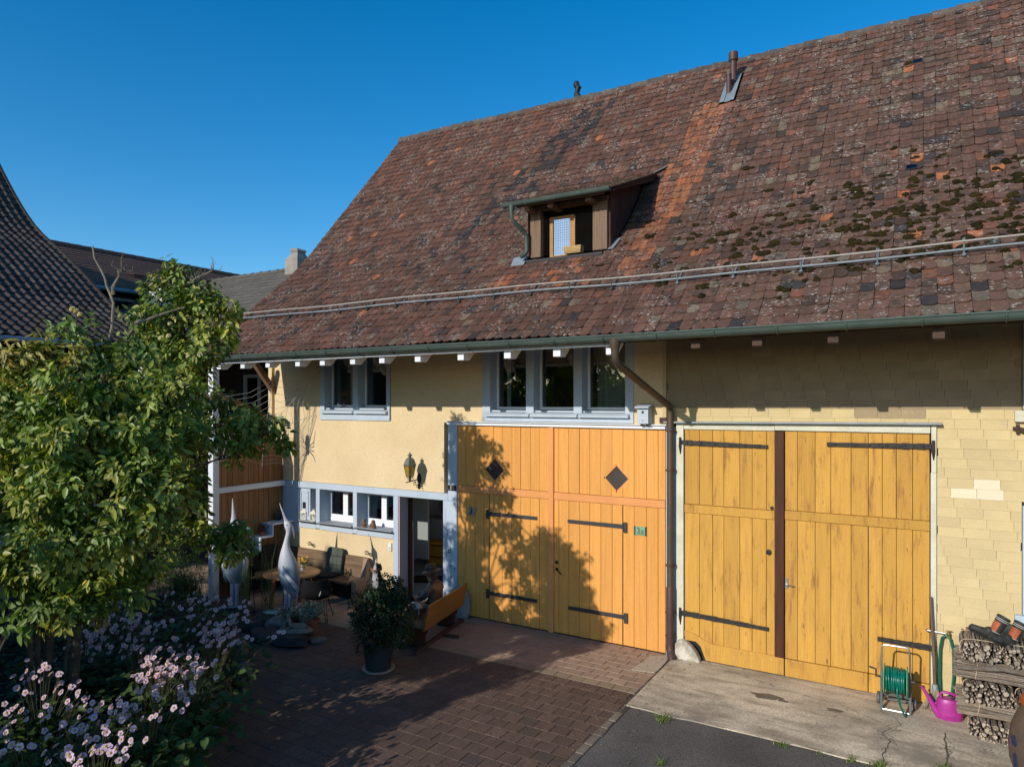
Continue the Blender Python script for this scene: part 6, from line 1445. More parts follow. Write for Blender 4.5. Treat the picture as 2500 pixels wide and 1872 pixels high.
# --- round table
t = thing('round_table', 'round honey coloured wooden table with orange legs in front of the corner bench', 'table', (-9.45,-1.18,0))
mb = MB(); mb.lathe([(.40,.575),(.46,.58),(.475,.592),(.475,.605),(.462,.615),(.0005,.616)],48); mb.build('tabletop','table_wood',t,smooth=True)
for k in range(4):
    a = .5+k*pi/2; mb = MB(); p0 = Vector((.30*cos(a),.30*sin(a),.574)); p1 = Vector((.38*cos(a),.38*sin(a),0)); mb.bar(p0,p1,.055,.06,(cos(a),sin(a),0)); mb.build('leg','table_leg',t,bevel=.006)
mb = MB(); mb.bar((-.28,-.16,.545),(.28,.16,.545),.04,.055); mb.bar((-.16,.28,.543),(.16,-.28,.543),.04,.052); mb.build('apron','table_leg',t)
t = thing('flower_vase', 'glass vase with a few yellow flowers on the round table', 'vase', (-9.36,-1.02,.617))
mb = MB(); mb.lathe([(.03,0),(.035,.02),(.03,.08),(.036,.10)],14); mb.build('vase','plastic_white',t,smooth=True)
mb = MB(); pt_ = []
for k in range(9):
    a = random.random()*6.28; e_ = Vector((.07*cos(a)*random.uniform(.3,1.2),.07*sin(a),.20+random.uniform(-.05,.05))); mb.tube([(0,0,.05),e_*.6,e_],.0025,4); pt_.append(e_)
mb.build('stems','stem_green',t)
for e_ in pt_: mb = MB(); mb.blob(e_,(.02,.02,.012),8,5,.3,int(e_.x*1e4)); mb.build('flower','flower_yellow' if 'flower_yellow' in MATS else M('flower_yellow',(.75,.40,.02),rough=.6) and 'flower_yellow',t)
g_ = rng; P_ = rng.normal(size=(26,3))*.045+np.array([0,0,.13]); o = leaf_mesh('leaves',P_,rand_unit(26),rand_unit(26),np.full(26,.07),np.full(26,.03),'leaf_dark',np.tile([[.09,.12,.03]],(26,1)),t); o['kind']='stuff'
# --- garden chairs
def chair(loc, rot, label):
    t = thing('garden_chair', label, 'chair', loc, rot, 'black shell chairs at the round table')
    n = 15; prof = []   # shell: seat + curved back (faces +y)
    vs = []; rows = [(.24,.375,.20),(.10,.365,.235),(-.08,.36,.25),(-.19,.38,.255),(-.235,.46,.265),(-.255,.57,.25),(-.27,.665,.215),(-.275,.69,.17)]
    mb = MB()
    for side in (0,1):
        for (yy,zz_,hw) in rows:
            for j in range(n):
                u = -1+2*j/(n-1); wrap = (abs(u)**2.6)
                back = max(0,min(1,(zz_-.37)/.12)); vs.append((hw*u, yy+back*wrap*.20+(.012 if side else 0)*(1 if back else 0), zz_+(1-back)*wrap*.07-(0 if side==0 else .014*(1-back))))
    nr = len(rows); fs = []
    for s_ in (0,1):
        o_ = s_*nr*n
        for i in range(nr-1):
            for j in range(n-1):
                f = (o_+i*n+j,o_+i*n+j+1,o_+(i+1)*n+j+1,o_+(i+1)*n+j); fs.append(f if s_ else f[::-1])
    rim = [j for j in range(n)]+[i*n+n-1 for i in range(1,nr)]+[(nr-1)*n+j for j in range(n-2,-1,-1)]+[i*n for i in range(nr-2,0,-1)]
    for a, b in zip(rim, rim[1:]+rim[:1]): fs.append((a,b,b+nr*n,a+nr*n))
    mb.add(vs,fs); mb.build('shell','chair_black',t,smooth='all')
    for sx in (-1,1):
        for sy in (-1,1):
            mb = MB(); mb.tube([(sx*.14,sy*.14,.35),(sx*.215,sy*.22,.0),(sx*.225,sy*.18,.0),(sx*.17,sy*.06,.35)],.0075,6); mb.build('leg','black_metal',t,smooth=True)
chair((-8.60,-1.42,0), .55, 'black shell chair with wire legs standing right of the heron statue')
chair((-10.08,-1.55,0), -1.2, 'black shell chair with wire legs between the two heron statues')
# --- bench seen from behind
t = thing('wooden_bench', 'wooden bench seen from behind with a varnished golden backrest plank', 'bench', (-6.40,-1.08,0), radians(10.7))
mb = MB(); mb.prism([(.10,.30),(.135,.30),(.215,.67),(.18,.67)],'y',-.68,.66); mb.build('backrest','varnished',t,bevel=.006)
mb = MB(); mb.box(-.28,.095,-.66,.64,.32,.355); mb.build('seat','bench_wood',t,bevel=.006)
for y0 in (-.50,.50):
    mb = MB(); mb.box(-.24,.06,y0-.025,y0+.025,.0,.318); mb.build('end_panel','dark_brown_wood',t,bevel=.005)
    mb = MB(); mb.bar((.06,y0,.22),(.14,y0,.5),.05,.04,(0,1,0)); mb.build('back_support','dark_brown_wood',t)
mb = MB(); mb.box(.02,.085,-.80,.80,.005,.05); mb.build('skid','pipe_brown',t,bevel=.005)
mb = MB(); mb.box(.086,.34,.02,.07,.005,.04); mb.build('skid_foot','pipe_brown',t,bevel=.004)
# --- carved seated figure
F_ = thing('seated_figure', 'carved wooden figure of a seated man in brown jacket and brimmed hat', 'statue', (-6.52,-.95,.35), radians(192))
# faces +x locally is forward -> rotated to face the table
J = [(0,0,.02,.105,.12),(.0,0,.16,.100,.115),(.015,0,.29,.105,.135),(.035,0,.395,.085,.115),(.055,0,.445,.045,.045),(.085,0,.50,.052,.050),(.09,0,.555,.056,.055),(.085,0,.60,.045,.045),
 (.02,.15,.385,.052),(.10,.185,.25,.048),(.22,.13,.185,.036),(.29,.085,.175,.026),
 (.02,-.15,.385,.052),(.10,-.185,.25,.048),(.22,-.13,.185,.036),(.29,-.085,.175,.026),
 (.06,.085,.03,.078),(.27,.10,.03,.064),(.30,.10,-.05,.050),(.29,.10,-.27,.042),(.37,.105,-.315,.034),
 (.06,-.085,.03,.078),(.27,-.10,.03,.064),(.30,-.10,-.05,.050),(.29,-.10,-.27,.042),(.37,-.105,-.315,.034),
 (.135,0,.515,.016),(.13,0,.47,.022)]
E_ = [(0,1),(1,2),(2,3),(3,4),(4,5),(5,6),(6,7),(3,8),(8,9),(9,10),(10,11),(3,12),(12,13),(13,14),(14,15),(0,16),(16,17),(17,18),(18,19),(19,20),(0,21),(21,22),(22,23),(23,24),(24,25),(5,26)]
for s_, h_ in ((1,11),(-1,15)):     # fingers and thumb
    for f in range(4):
        a = len(J); hx,hy,hz = J[h_][:3]; o_ = (f-1.5)*.014
        J += [(hx+.032,hy-s_*.012,hz+o_,.0085),(hx+.056-.004*abs(f-1),hy-s_*.026,hz+o_-.002,.0078),(hx+.062-.004*abs(f-1),hy-s_*.046,hz+o_-.004,.0065)]; E_ += [(h_,a),(a,a+1),(a+1,a+2)]
    a = len(J); J += [(hx+.012,hy-s_*.018,hz+.032,.009),(hx+.034,hy-s_*.036,hz+.040,.0075)]; E_ += [(h_,a),(a,a+1)]
def ftint(c):
    if c.z > .425: return (.34,.18,.10) if c.x > .05 else (.10,.06,.035)
    if c.x > .24 and abs(c.y) < .16 and .12 < c.z < .26: return (.30,.16,.085)
    if c.z > .04 and abs(c.y) > .135 and c.z < .34 and c.x > .04: return (.07,.066,.075)
    if c.z > .07: return (.22,.10,.05) if c.x < .10 else (.30,.14,.07)
    if c.z > -.28: return (.075,.055,.045)
    return (.03,.022,.018)
link('body', skin_mesh('body', J, E_, 2, ftint, 'tinted_gloss', fat=1.15), F_)
mb = MB(); mb.lathe([(.0,.0),(.125,-.02),(.155,-.012),(.152,.0),(.095,.020),(.088,.03),(.080,.095),(.068,.108),(.0005,.102)],26,(0,0,0),M4=Matrix.Translation((.075,0,.60)) @ Matrix.Rotation(.22,4,'Y')); hat = mb.build('hat','hat_brown' if 'hat_brown' in MATS else (M('hat_brown',(.11,.06,.035),(.085,.046,.027),scale=9,rough=.45,fine=.1) and 'hat_brown'),F_,smooth=True)
mb = MB(); mb.lathe([(.089,.028),(.091,.03),(.088,.052),(.086,.052)],26,(0,0,0),M4=Matrix.Translation((.075,0,.60)) @ Matrix.Rotation(.22,4,'Y')); mb.build('hat_band','black_metal',hat)
mb = MB()
for s_ in (-1,1): mb.blob((.137,s_*.022,.545),(.006,.008,.006),8,6)
mb.build('eyes','black_metal',F_)
mb = MB()
for s_ in (-1,1): mb.blob((.085,s_*.056,.53),(.018,.010,.026),8,6)
mb.build('ears','terracotta',F_,smooth='all')
mb = MB(); mb.blob((.04,0,.53),(.062,.064,.075),14,10,.06,5); mb.blob((.105,0,.47),(.05,.045,.05),12,8,.12,9); mb.build('hair_and_beard','pipe_brown',F_,smooth='all')
t = thing('wrapped_bowl', 'terracotta bowl wrapped in clear plastic on the bench beside the seated figure', 'bowl', (-6.60,-1.36,.357))
mb = MB(); mb.lathe([(.085,0),(.10,.01),(.125,.11),(.135,.13),(.128,.135),(.115,.11),(.0005,.10)],24); mb.build('bowl','terracotta',t,smooth=True)
mb = MB(); mb.blob((0,0,.135),(.125,.12,.06),18,10,.22,4); mb.build('plastic_wrap','plastic_wrap',t,smooth='all')
mb = MB(); mb.tube([(.11,-.05,.14),(.13,-.07,.06),(.12,-.08,.0)],[.012,.008,.006],6); mb.build('wrap_tail','plastic_wrap',t)
# --- potted shrub
t = thing('potted_shrub', 'dense dark green shrub in a tall black pot in front of the bench', 'plant', (-6.30,-2.50,0))
mb = MB(); mb.lathe([(.155,.012),(.165,.02),(.205,.36),(.222,.37),(.222,.41),(.205,.41),(.195,.37),(.0005,.36)],28); mb.build('pot','pot_black',t,smooth=True)
mb = MB(); mb.lathe([(.20,0),(.215,.008),(.22,.022),(.205,.022),(.195,.011),(.0005,.010)],28); mb.build('saucer','concrete_pale',t,smooth=True)
bl = [(-6.22+dx*1.25,-2.44+dy*1.2,z*.96,r*1.08) for dx,dy,z,r in ((-.02,0,.85,.28),(.08,.03,.72,.28),(-.20,-.02,.80,.26),(.0,-.14,.72,.28),(.02,.06,1.0,.22),(.02,.02,1.12,.17),(.10,.05,.98,.17),(-.26,.0,.64,.22),(.18,-.05,.58,.22),(-.05,-.18,.54,.24),(.05,.0,1.2,.11),(-.20,-.08,.95,.16),(.16,.02,.78,.2))]
crown_with_leaves('foliage', clumps(bl, 150, .042, .024, 7, .045, ((.022,.042,.012),(.018,.036,.011),(.035,.056,.016)), 0, seed=41), t, 0, 'leaf_dark')
for k in range(6): mb = MB(); limb(mb,[(-6.3+random.gauss(0,.14),-2.5+random.gauss(0,.14),.95),(-6.3+random.gauss(0,.05),-2.5,.6),(-6.3,-2.5,.36)],.014,.004,5,t.location,.01); mb.build('branch','bark_dark',t,smooth=True)
# --- dog
D_ = thing('dog', 'black, brown and white dog sitting beside the corner bench behind the potted shrub', 'dog', (-8.17,-.47,.0), radians(-52)); D_.scale = (1.16,1.16,1.16)
# local +x forward (towards the camera)
J = [(-.14,0,.13,.105,.115),(-.06,0,.22,.115,.105),(.03,0,.34,.105,.10),(.085,0,.445,.085,.085),(.10,0,.535,.062,.058),(.12,0,.61,.060,.062),(.15,0,.655,.066,.070),(.205,0,.635,.042,.040),(.255,0,.615,.030,.028),
 (.11,.07,.36,.048),(.125,.075,.20,.034),(.13,.075,.06,.027),(.165,.075,.025,.030),(.11,-.07,.36,.048),(.125,-.075,.20,.034),(.13,-.075,.06,.027),(.165,-.075,.025,.030),
 (-.08,.12,.13,.080),(.06,.15,.11,.052),(-.05,.15,.035,.036),(.06,.15,.028,.032),(-.08,-.12,.13,.080),(.06,-.15,.11,.052),(-.05,-.15,.035,.036),(.06,-.15,.028,.032),
 (-.23,.0,.07,.036),(-.36,-.12,.05,.028),(-.46,-.26,.10,.022),(-.50,-.33,.17,.012)]
E_ = [(0,1),(1,2),(2,3),(3,4),(4,5),(5,6),(6,7),(7,8),(2,9),(9,10),(10,11),(11,12),(2,13),(13,14),(14,15),(15,16),(0,17),(17,18),(18,19),(19,20),(0,21),(21,22),(22,23),(23,24),(0,25),(25,26),(26,27),(27,28)]
def dtint(c):
    bk, wh, tan = (.016,.013,.012), (.48,.46,.43), (.26,.10,.035)
    if c.x > .11 and c.z > .585:
        if abs(c.y) < .009+.010*max(0,min(1,(c.x-.18)/.05)): return wh
        if c.x > .225 and c.z < .615: return wh
        if c.z < .648 and c.x > .15: return tan
        return bk
    if c.x > .08 and abs(c.y) < .036 and .24 < c.z < .58: return wh
    if c.z < .05 and c.x > .03: return wh
    if c.z < .20 and c.x > .06: return tan
    if c.x < -.47: return wh
    return bk
M('dog_fur', (.5,.5,.5), attr='GEOMETRY', rough=.7, fine=.2, bscale=120, bump=.3)
link('body', skin_mesh('body', J, E_, 3, dtint, 'dog_fur', fat=1.32), D_)
for s_ in (-1,1):
    mb = MB(); mb.blob((.125,s_*.076,.645),(.034,.016,.058),10,8,0,1,Matrix.Rotation(s_*.25,4,'X')); o = mb.build('ear','rubber',D_,smooth='all')
    mb = MB(); mb.blob((.200,s_*.032,.668),(.009,.010,.010),8,6); mb.build('eye','black_metal',D_,smooth='all')
mb = MB(); mb.blob((.285,0,.625),(.014,.017,.013),10,8); mb.build('nose','black_metal',D_,smooth='all')
mb = MB(); mb.tube([(.27,-.026,.592),(.285,0,.590),(.27,.026,.592)],.004,6); mb.build('mouth','black_metal',D_)
# --- heron statues
def heron(loc, rot, label, S):
    t = thing('heron_statue', label, 'statue', loc, rot, 'painted heron statues')
    n = 20; sp = S; vs = []; fs = []
    pts = [Vector((p[0],p[3] if len(p)>3 else 0,p[1])) for p in sp]; k = len(sp)
    for i,(p,q) in enumerate(zip(pts,sp)):
        d = (pts[min(i+1,k-1)]-pts[max(i-1,0)]).normalized(); a = Vector((d.z,0,-d.x)).normalized() if abs(d.z)+abs(d.x)>1e-6 else Vector((1,0,0)); b = Vector((0,1,0))
        for j in range(n): th = 2*pi*j/n; vs.append(p+a*cos(th)*q[2]+b*sin(th)*q[2]*.85)
    for i in range(k-1):
        for j in range(n): fs.append((i*n+j,i*n+(j+1)%n,(i+1)*n+(j+1)%n,(i+1)*n+j))
    fs += [tuple(range(n))[::-1], tuple((k-1)*n+j for j in range(n))]
    mb = MB(); mb.add(vs,fs); o = mb.build('body','heron_paint',t,smooth='all',sub=1)
    def tn(c):
        f = min(1,max(0,(1.02-c.z)/.42)); 
        if c.z < .42: f = .75
        return lerp3((.52,.53,.56),(.15,.21,.27),min(1,f*(1.0 if c.x > -.06 else .75)))
    paint(o.data, tn)
    for s_ in (-.040,.040):
        mb = MB(); mb.tube([(s_+.01,0,.40),(s_*.9,0,.20),(s_*.9,0,.0)],[.045,.030,.030],10); mb.tube([(s_*.9,0,.02),(s_*.9-.05,-.06,.006)],[.02,.006],6); lg = mb.build('leg','heron_paint',t,smooth=True); paint(lg.data, lambda c:(.42,.43,.48))
    return t
S1_ = [(.125,.23,.012),(.115,.28,.05),(.085,.36,.095),(.05,.46,.145),(.02,.60,.175),(.0,.74,.170),(-.02,.88,.135),(-.035,1.0,.090),(-.035,1.09,.058),(-.025,1.18,.040),(-.005,1.27,.035),(.012,1.33,.040),(.014,1.385,.062),(.004,1.43,.068),(-.018,1.47,.054),(-.034,1.505,.030),(-.05,1.55,.021),(-.095,1.67,.013),(-.145,1.81,.003)]
h1 = heron((-9.01,-1.65,.10), radians(31), 'tall grey heron statue with beak raised to the left, before the round table', S1_)
mb = MB(); mb.tube([(.02,-.0,1.45),(.075,0,1.42),(.095,0,1.33),(.10,0,1.22)],[.018,.022,.018,.006],8); o = mb.build('crest','heron_paint',h1,smooth=True); paint(o.data, lambda c:(.16,.18,.22))
for s_ in (-1,1):
    mb = MB(); mb.blob((.0,s_*.054,1.445),(.010,.008,.010),8,6); mb.build('eye','black_metal',h1,smooth='all')
mb = MB(); mb.tube([(-.028,-.028,1.50),(-.055,-.018,1.56),(-.10,-.010,1.68)],.0025,5); mb.build('beak_line','black_metal',h1)
mb = MB()
for k in range(11):
    q = k/10; P_ = []
    for s_ in np.linspace(0,1,9):
        z = .70-.36*s_-.026*k+.10*(1-q); th = -1.9+1.55*q*.9+s_*.85; r_ = float(np.interp(z,[.23,.36,.46,.60,.74,.88],[.015,.10,.15,.182,.177,.14])); cx_ = float(np.interp(z,[.23,.36,.46,.6,.74],[.125,.085,.05,.02,0]))
        P_.append((cx_+r_*cos(th),r_*.87*sin(th),z))
    mb.tube(P_,[.005+.006*sin(pi*s_) for s_ in np.linspace(0.1,1,9)],5)
o = mb.build('wing_feathers','heron_paint',h1,smooth=True); paint(o.data, lambda c:(.58,.61,.66))
S2_ = [(.0,.30,.02,.10),(.0,.38,.09,.07),(.0,.50,.15,.03),(.0,.66,.19,.0),(.0,.80,.175,-.02),(.0,.92,.125,-.03),(.0,1.02,.09,-.03),(.0,1.15,.058,-.01),(.0,1.26,.042,.0),(.0,1.34,.066,.0),(.0,1.41,.070,-.01),(.0,1.47,.050,-.025),(.0,1.53,.032,-.035),(.0,1.66,.022,-.05),(.0,1.86,.004,-.08)]
h2 = heron((-10.03,-1.90,.10), radians(31), 'heron statue seen from the front behind the reeds, its beak pointing straight up', S2_)
for s_ in (-1,1):
    mb = MB(); mb.blob((s_*.16,.03,.66),(.05,.10,.26),12,10,0,1,Matrix.Rotation(s_*.12,4,'Y')); o = mb.build('wing','heron_paint',h2,smooth='all'); paint(o.data, lambda c:lerp3((.60,.61,.63),(.20,.27,.33),min(1,max(0,(.85-c.z)/.4))))
# --- rock garden round the pond
RK = [(-8.55,-2.50,.36,.20,.13,'stone_dark','long low dark stone slab at the front of the pond'),(-8.02,-2.42,.30,.24,.16,'stone_dark','dark boulder at the right front of the pond under the stone figure'),(-9.05,-2.30,.22,.17,.16,'stone_dark','dark boulder at the left rear of the pond'),(-8.70,-2.10,.20,.15,.20,'stone_grey','grey pond boulder below the stone bird bath leaf'),(-9.25,-1.85,.26,.16,.10,'stone_grey','flat grey pond stone at the foot of the reeds'),(-9.01,-1.62,.25,.22,.07,'stone_dark','dark flat plinth stone under the heron beside the table'),(-10.03,-1.9,.32,.26,.07,'stone_dark','dark flat plinth stone under the heron in the reeds'),(-7.78,-2.18,.16,.12,.06,'stone_grey','thin grey stone slab at the right tip of the pond'),(-8.35,-2.05,.16,.13,.12,'stone_brown','small reddish brown stone in the middle of the pond edge')]
for k,(x,y_,a,b,h,mat,lb) in enumerate(RK):
    mb = MB(); mb.blob((0,0,h*.5),(a,b,h*.62),11,8,.22,80+k); mb.v = [(p[0],p[1],min(p[2],h*1.0)) for p in mb.v]
    o = mb.build('pond_stone',mat,None,smooth=True); o.location = (x,y_,-.005); o.rotation_euler = (0,0,random.uniform(-.4,.4)); tag(o,lb,'stone','stones round the pond')
t = thing('stone_nymph', 'weathered stone figure of a reclining nymph on the dark boulder', 'statue', (-8.06,-2.34,.17), radians(31))
J = [(-.10,0,.06,.05),(-.10,0,.13,.042),(-.11,0,.20,.024),(-.11,0,.25,.038),(-.02,0,.06,.052),(.08,-.02,.05,.042),(.15,-.02,.04,.03),(.12,.0,.085,.03),(.17,.0,.045,.02),(-.14,-.05,.13,.02),(-.15,-.07,.05,.017),(-.07,-.06,.13,.02),(-.04,-.08,.07,.016)]
link('body', skin_mesh('body', J, [(0,1),(1,2),(2,3),(0,4),(4,5),(5,6),(4,7),(7,8),(1,9),(9,10),(1,11),(11,12)], 2, None, 'statue_stone'), t)
mb = MB(); mb.blob((.02,0,.0),(.24,.12,.05),14,8,.14,6); mb.blob((-.19,-.05,.03),(.03,.03,.03),8,6); mb.build('rock_base','statue_stone',t,smooth='all')
t = thing('bird_bath', 'pale green leaf shaped stone dish among the pond stones', 'bird bath', (-8.98,-2.0,.18), radians(20))
mb = MB(); mb.blob((0,0,.03),(.15,.09,.02),16,6,.05,3); mb.build('dish','bath_green' if 'bath_green' in MATS else (M('bath_green',(.25,.36,.31),rough=.5,fine=.1) and 'bath_green'),t,smooth='all'); mb = MB(); mb.lathe([(.05,-.05),(.04,.02)],10); mb.build('foot','stone_grey',t)
t = thing('terracotta_pot', 'terracotta pot with silvery leaves and small white flowers behind the stone nymph', 'plant pot', (-8.12,-1.98,0))
mb = MB(); mb.lathe([(.085,0),(.115,.19),(.13,.195),(.13,.235),(.115,.235),(.105,.2),(.0005,.19)],20); mb.build('pot','terracotta',t,smooth=True)
P_ = rng.normal(size=(420,3))*np.array([.10,.10,.055])+np.array([0,0,.34]); o = leaf_mesh('foliage',P_,rand_unit(420)+np.array([0,0,.4]),rand_unit(420)+np.array([0,-.5,.8]),rng.uniform(.05,.10,420),np.full(420,.022),'leaf_silver',np.array([[.26,.31,.24]])*(.5+.8*rng.random((420,1))),t); o['kind']='stuff'
t = thing('white_flower_pot', 'low cushion of tiny white flowers beside the foot of the heron statue', 'plant', (-8.62,-1.88,.0))
mb = MB(); mb.lathe([(.08,0),(.10,.13),(.09,.13),(.0005,.12)],16); mb.build('pot','pot_black',t,smooth=True)
P_ = rng.normal(size=(380,3))*np.array([.11,.09,.04])+np.array([0,0,.22]); o = leaf_mesh('foliage',P_,rand_unit(380)+np.array([0,0,.3]),rand_unit(380)+np.array([0,-.5,.8]),rng.uniform(.03,.06,380),np.full(380,.018),'leaf_silver',np.array([[.12,.17,.06]])*(.5+.8*rng.random((380,1))),t); o['kind']='stuff'
P_ = rng.normal(size=(170,3))*np.array([.12,.10,.035])+np.array([0,-.02,.27]); o = leaf_mesh('blossoms',P_,rand_unit(170),np.tile([0,-.5,.8],(170,1))+rand_unit(170)*.5,np.full(170,.022),np.full(170,.022),'leaf_silver',np.tile([[.6,.58,.54]],(170,1)),t); o['kind']='stuff'
# --- guard stones
mb = MB(); mb.blob((0,0,.2),(.19,.15,.27),18,14,.06,7); o = mb.build('guard_stone','stone_blue',None,smooth='all'); o.location = (-6.66,-.13,-.02); o.scale = (1.12,1,1.12); tag(o,'rounded pale grey guard stone at the left foot of the orange gate','stone')
mb = MB(); mb.prism([(-.185,0),(-.185,.20),(-.15,.255),(-.09,.272),(-.02,.255),(.05,.205),(.11,.13),(.15,.06),(.165,0)],'y',-.13,-.024); o = mb.build('guard_stone','stone_white',None,bevel=.02); o.location = (-2.845,0,.005); tag(o,'half round whitewashed guard stone between the downpipe and the yellow gate','stone')
# --- things in the hall and on shelves
def crate(loc, rot, label):
    t = thing('orange_crate', label, 'crate', loc, rot, 'orange crates in the entrance hall'); w_,d_,h_ = .36,.26,.24
    for (a,b,c,d) in ((-w_/2,w_/2,-d_/2,-d_/2+.015),(-w_/2,w_/2,d_/2-.015,d_/2),(-w_/2,-w_/2+.015,-d_/2+.0152,d_/2-.0152),(w_/2-.015,w_/2,-d_/2+.0152,d_/2-.0152)):
        mb = MB(); mb.box(a,b,c,d,0,h_*.55); mb.box(a,b,c,d,h_*.72,h_); mb.build('side','crate_orange',t)
    mb = MB(); mb.box(-w_/2+.0155,w_/2-.0155,-d_/2+.0155,d_/2-.0155,0,.012); mb.build('bottom','crate_orange',t)
mb = MB(); mb.box(-9.65,-8.95,2.85,3.25,.101,.95); o = mb.build('low_cupboard','room_white',None,bevel=.005); tag(o,'white low cupboard seen through the open entrance','cupboard')
crate((-9.03,2.45,.345), .3, 'orange plastic crate in the entrance hall, on top of the stack'); crate((-9.03,2.45,.102), .3, 'orange plastic crate standing on the hall floor under the other one')
t = thing('doormat', 'dark woven doormat with tan checks just inside the entrance', 'doormat', (-8.45,1.2,.101), .5)
mb = MB(); mb.box(-.38,.38,-.26,.26,0,.012); mb.build('backing','mat_dark',t)
mb = MB()
for i in range(9):
    for j in range(8):
        if (i+j) % 2 == 0: mb.cbox((-.34+.085*i,-.21+.06*j,.0135),(.06,.022,.006))
o = mb.build('woven_strips','mat_tan',t); o['kind'] = 'stuff'
t = thing('wicker_basket', 'small wicker basket on the dormer sill behind the net', 'basket', (-4.64,.01,5.80))
mb = MB(); mb.add([(-.13,-.05,0),(.13,-.05,0),(.13,.05,0),(-.13,.05,0),(-.145,-.06,.10),(.145,-.06,.10),(.145,.06,.10),(-.145,.06,.10)],[(3,2,1,0),(0,1,5,4),(1,2,6,5),(2,3,7,6),(3,0,4,7)]); mb.build('basket','wicker',t)
for z in (.02,.04,.06,.08,.10): mb = MB(); k_ = .13+.015*z/.1; mb.tube([(-k_,-.055,z),(k_,-.055,z),(k_,.055,z),(-k_,.055,z)],.009,6,closed=True); mb.build('woven_band','wicker',t)
mb = MB(); mb.lathe([(.001,0),(.10,.003),(.115,.012),(.10,.02),(.001,.024)],24,(0,0,0),M4=Matrix.Rotation(pi/2+.2,4,'Y') @ Matrix.Rotation(.0,4,'X')); o = mb.build('slate_disc','slate_black',None,smooth=True); o.location = (-10.93,-.20,1.34); tag(o,'round dark disc leaning on the top step of the white shelf','plate')
t = thing('shelf_plant', 'small reddish houseplant in a pot on the white stepped shelf', 'plant', (-10.86,-.66,1.021))
mb = MB(); mb.lathe([(.04,0),(.055,.075),(.05,.075),(.0005,.07)],14); mb.build('pot','terracotta',t,smooth=True)
P_ = rng.normal(size=(60,3))*.05+np.array([0,0,.13]); o = leaf_mesh('foliage',P_,rand_unit(60)+np.array([0,0,.5]),rand_unit(60),np.full(60,.06),np.full(60,.025),'leaf_dark',np.array([[.13,.05,.035]])*(.6+.8*rng.random((60,1))),t); o['kind']='stuff'
t = thing('hanging_violets', 'hanging basket of purple violets beside the blue white post', 'plant', (-11.15,-1.95,1.22))
mb = MB(); mb.blob((0,0,0),(.12,.12,.08),12,8); mb.build('basket','dark_boards',t,smooth='all')
for k in range(14): mb = MB(); p = (random.gauss(0,.06),random.gauss(-.05,.05),.10+random.gauss(0,.02)); mb.blob(p,(.022,.014,.02),7,5,.2,k); mb.build('flower','violet' if 'violet' in MATS else (M('violet',(.22,.05,.35),rough=.6) and 'violet'),t)
P_ = rng.normal(size=(120,3))*np.array([.10,.10,.04])+np.array([0,0,.06]); o = leaf_mesh('foliage',P_,rand_unit(120),rand_unit(120)+np.array([0,0,1]),np.full(120,.07),np.full(120,.04),'leaf_dark',np.array([[.06,.10,.025]])*(.6+.8*rng.random((120,1))),t); o['kind']='stuff'

# --- hose cart
t = thing('hose_cart', 'garden hose reel cart with green hose and steel handle in front of the yellow gate', 'hose reel', (-.34,-.42,0))
for s_ in (-1,1):
    mb = MB(); x = s_*.145; mb.prism([(-.06,.0),(-.015,.0),(.02,.18),(.045,.40),(.03,.46),(-.005,.46),(-.025,.38),(-.02,.2)],'x',x-.012,x+.012); mb.prism([(.02,.18),(.16,.06),(.175,.09),(.03,.25)],'x',x-.011,x+.011); mb.build('side_frame','reel_grey',t,bevel=.004)
    mb = MB(); mb.lathe([(.0,-.018),(.062,-.018),(.07,-.010),(.07,.010),(.062,.018),(.0,.018)],20,(0,0,0),M4=Matrix.Translation((s_*.185,.165,.07)) @ Matrix.Rotation(pi/2,4,'Y')); mb.build('wheel','reel_grey',t,smooth=True)
mb = MB(); mb.tube([(-.145,-.0,.44),(-.14,-.05,.70)]+[(-.14+.045*(1-cos(q)),-.055,.715+.055*sin(q)) for q in np.linspace(0,pi/2,6)]+[(.14-.045*(1-cos(q)),-.055,.715+.055*sin(q)) for q in np.linspace(pi/2,0,6)]+[(.14,-.05,.70),(.145,0,.44)],.0105,8); mb.build('handle','steel',t,smooth=True)
mb = MB(); mb.tube([(-.145,-.035,.022),(.145,-.035,.022)],.009,8); mb.build('foot_bar','steel',t,smooth=True)
mb = MB(); mb.bar((-.145,.06,.17),(.145,.06,.17),.03,.035); mb.tube([(-.185,.165,.07),(.185,.165,.07)],.012,8); mb.build('axle_bar','reel_grey',t)
for s_ in (-1,1):
    mb = MB(); mb.lathe([(.0,-.004),(.165,-.006),(.17,0),(.165,.006),(.0,.004)],32,(0,0,0),M4=Matrix.Translation((s_*.115,-.02,.37)) @ Matrix.Rotation(pi/2,4,'Y')); mb.build('reel_disc','reel_green',t,smooth=True)
mb = MB(); k = 0
for lay,(rr,nw) in enumerate(((.095,9),(.118,9),(.135,8))):
    P_ = [(-.098+.196*((q/(2*pi*nw)) if lay%2==0 else 1-q/(2*pi*nw))+.004*sin(q*1.3), -.02+rr*cos(q)*(1+.03*sin(.37*q)), .37+rr*sin(q)*(1+.03*sin(.37*q))) for q in np.linspace(0,2*pi*nw,nw*22)]
    mb.tube(P_,.0115,7)
mb.tube([(.02,-.165,.36),(.02,-.172,.28),(.05,-.175,.15),(.095,-.15,.03),(.105,-.12,.012)],.0115,8); mb.build('hose','hose_green',t,smooth='all')
mb = MB(); mb.tube([(-.15,-.02,.38),(-.20,-.02,.38),(-.20,-.02,.46),(-.27,-.02,.475)],.011,8); mb.tube([(.15,-.02,.38),(.19,-.02,.38)],.02,10); mb.build('crank','iron_smooth',t,smooth=True)
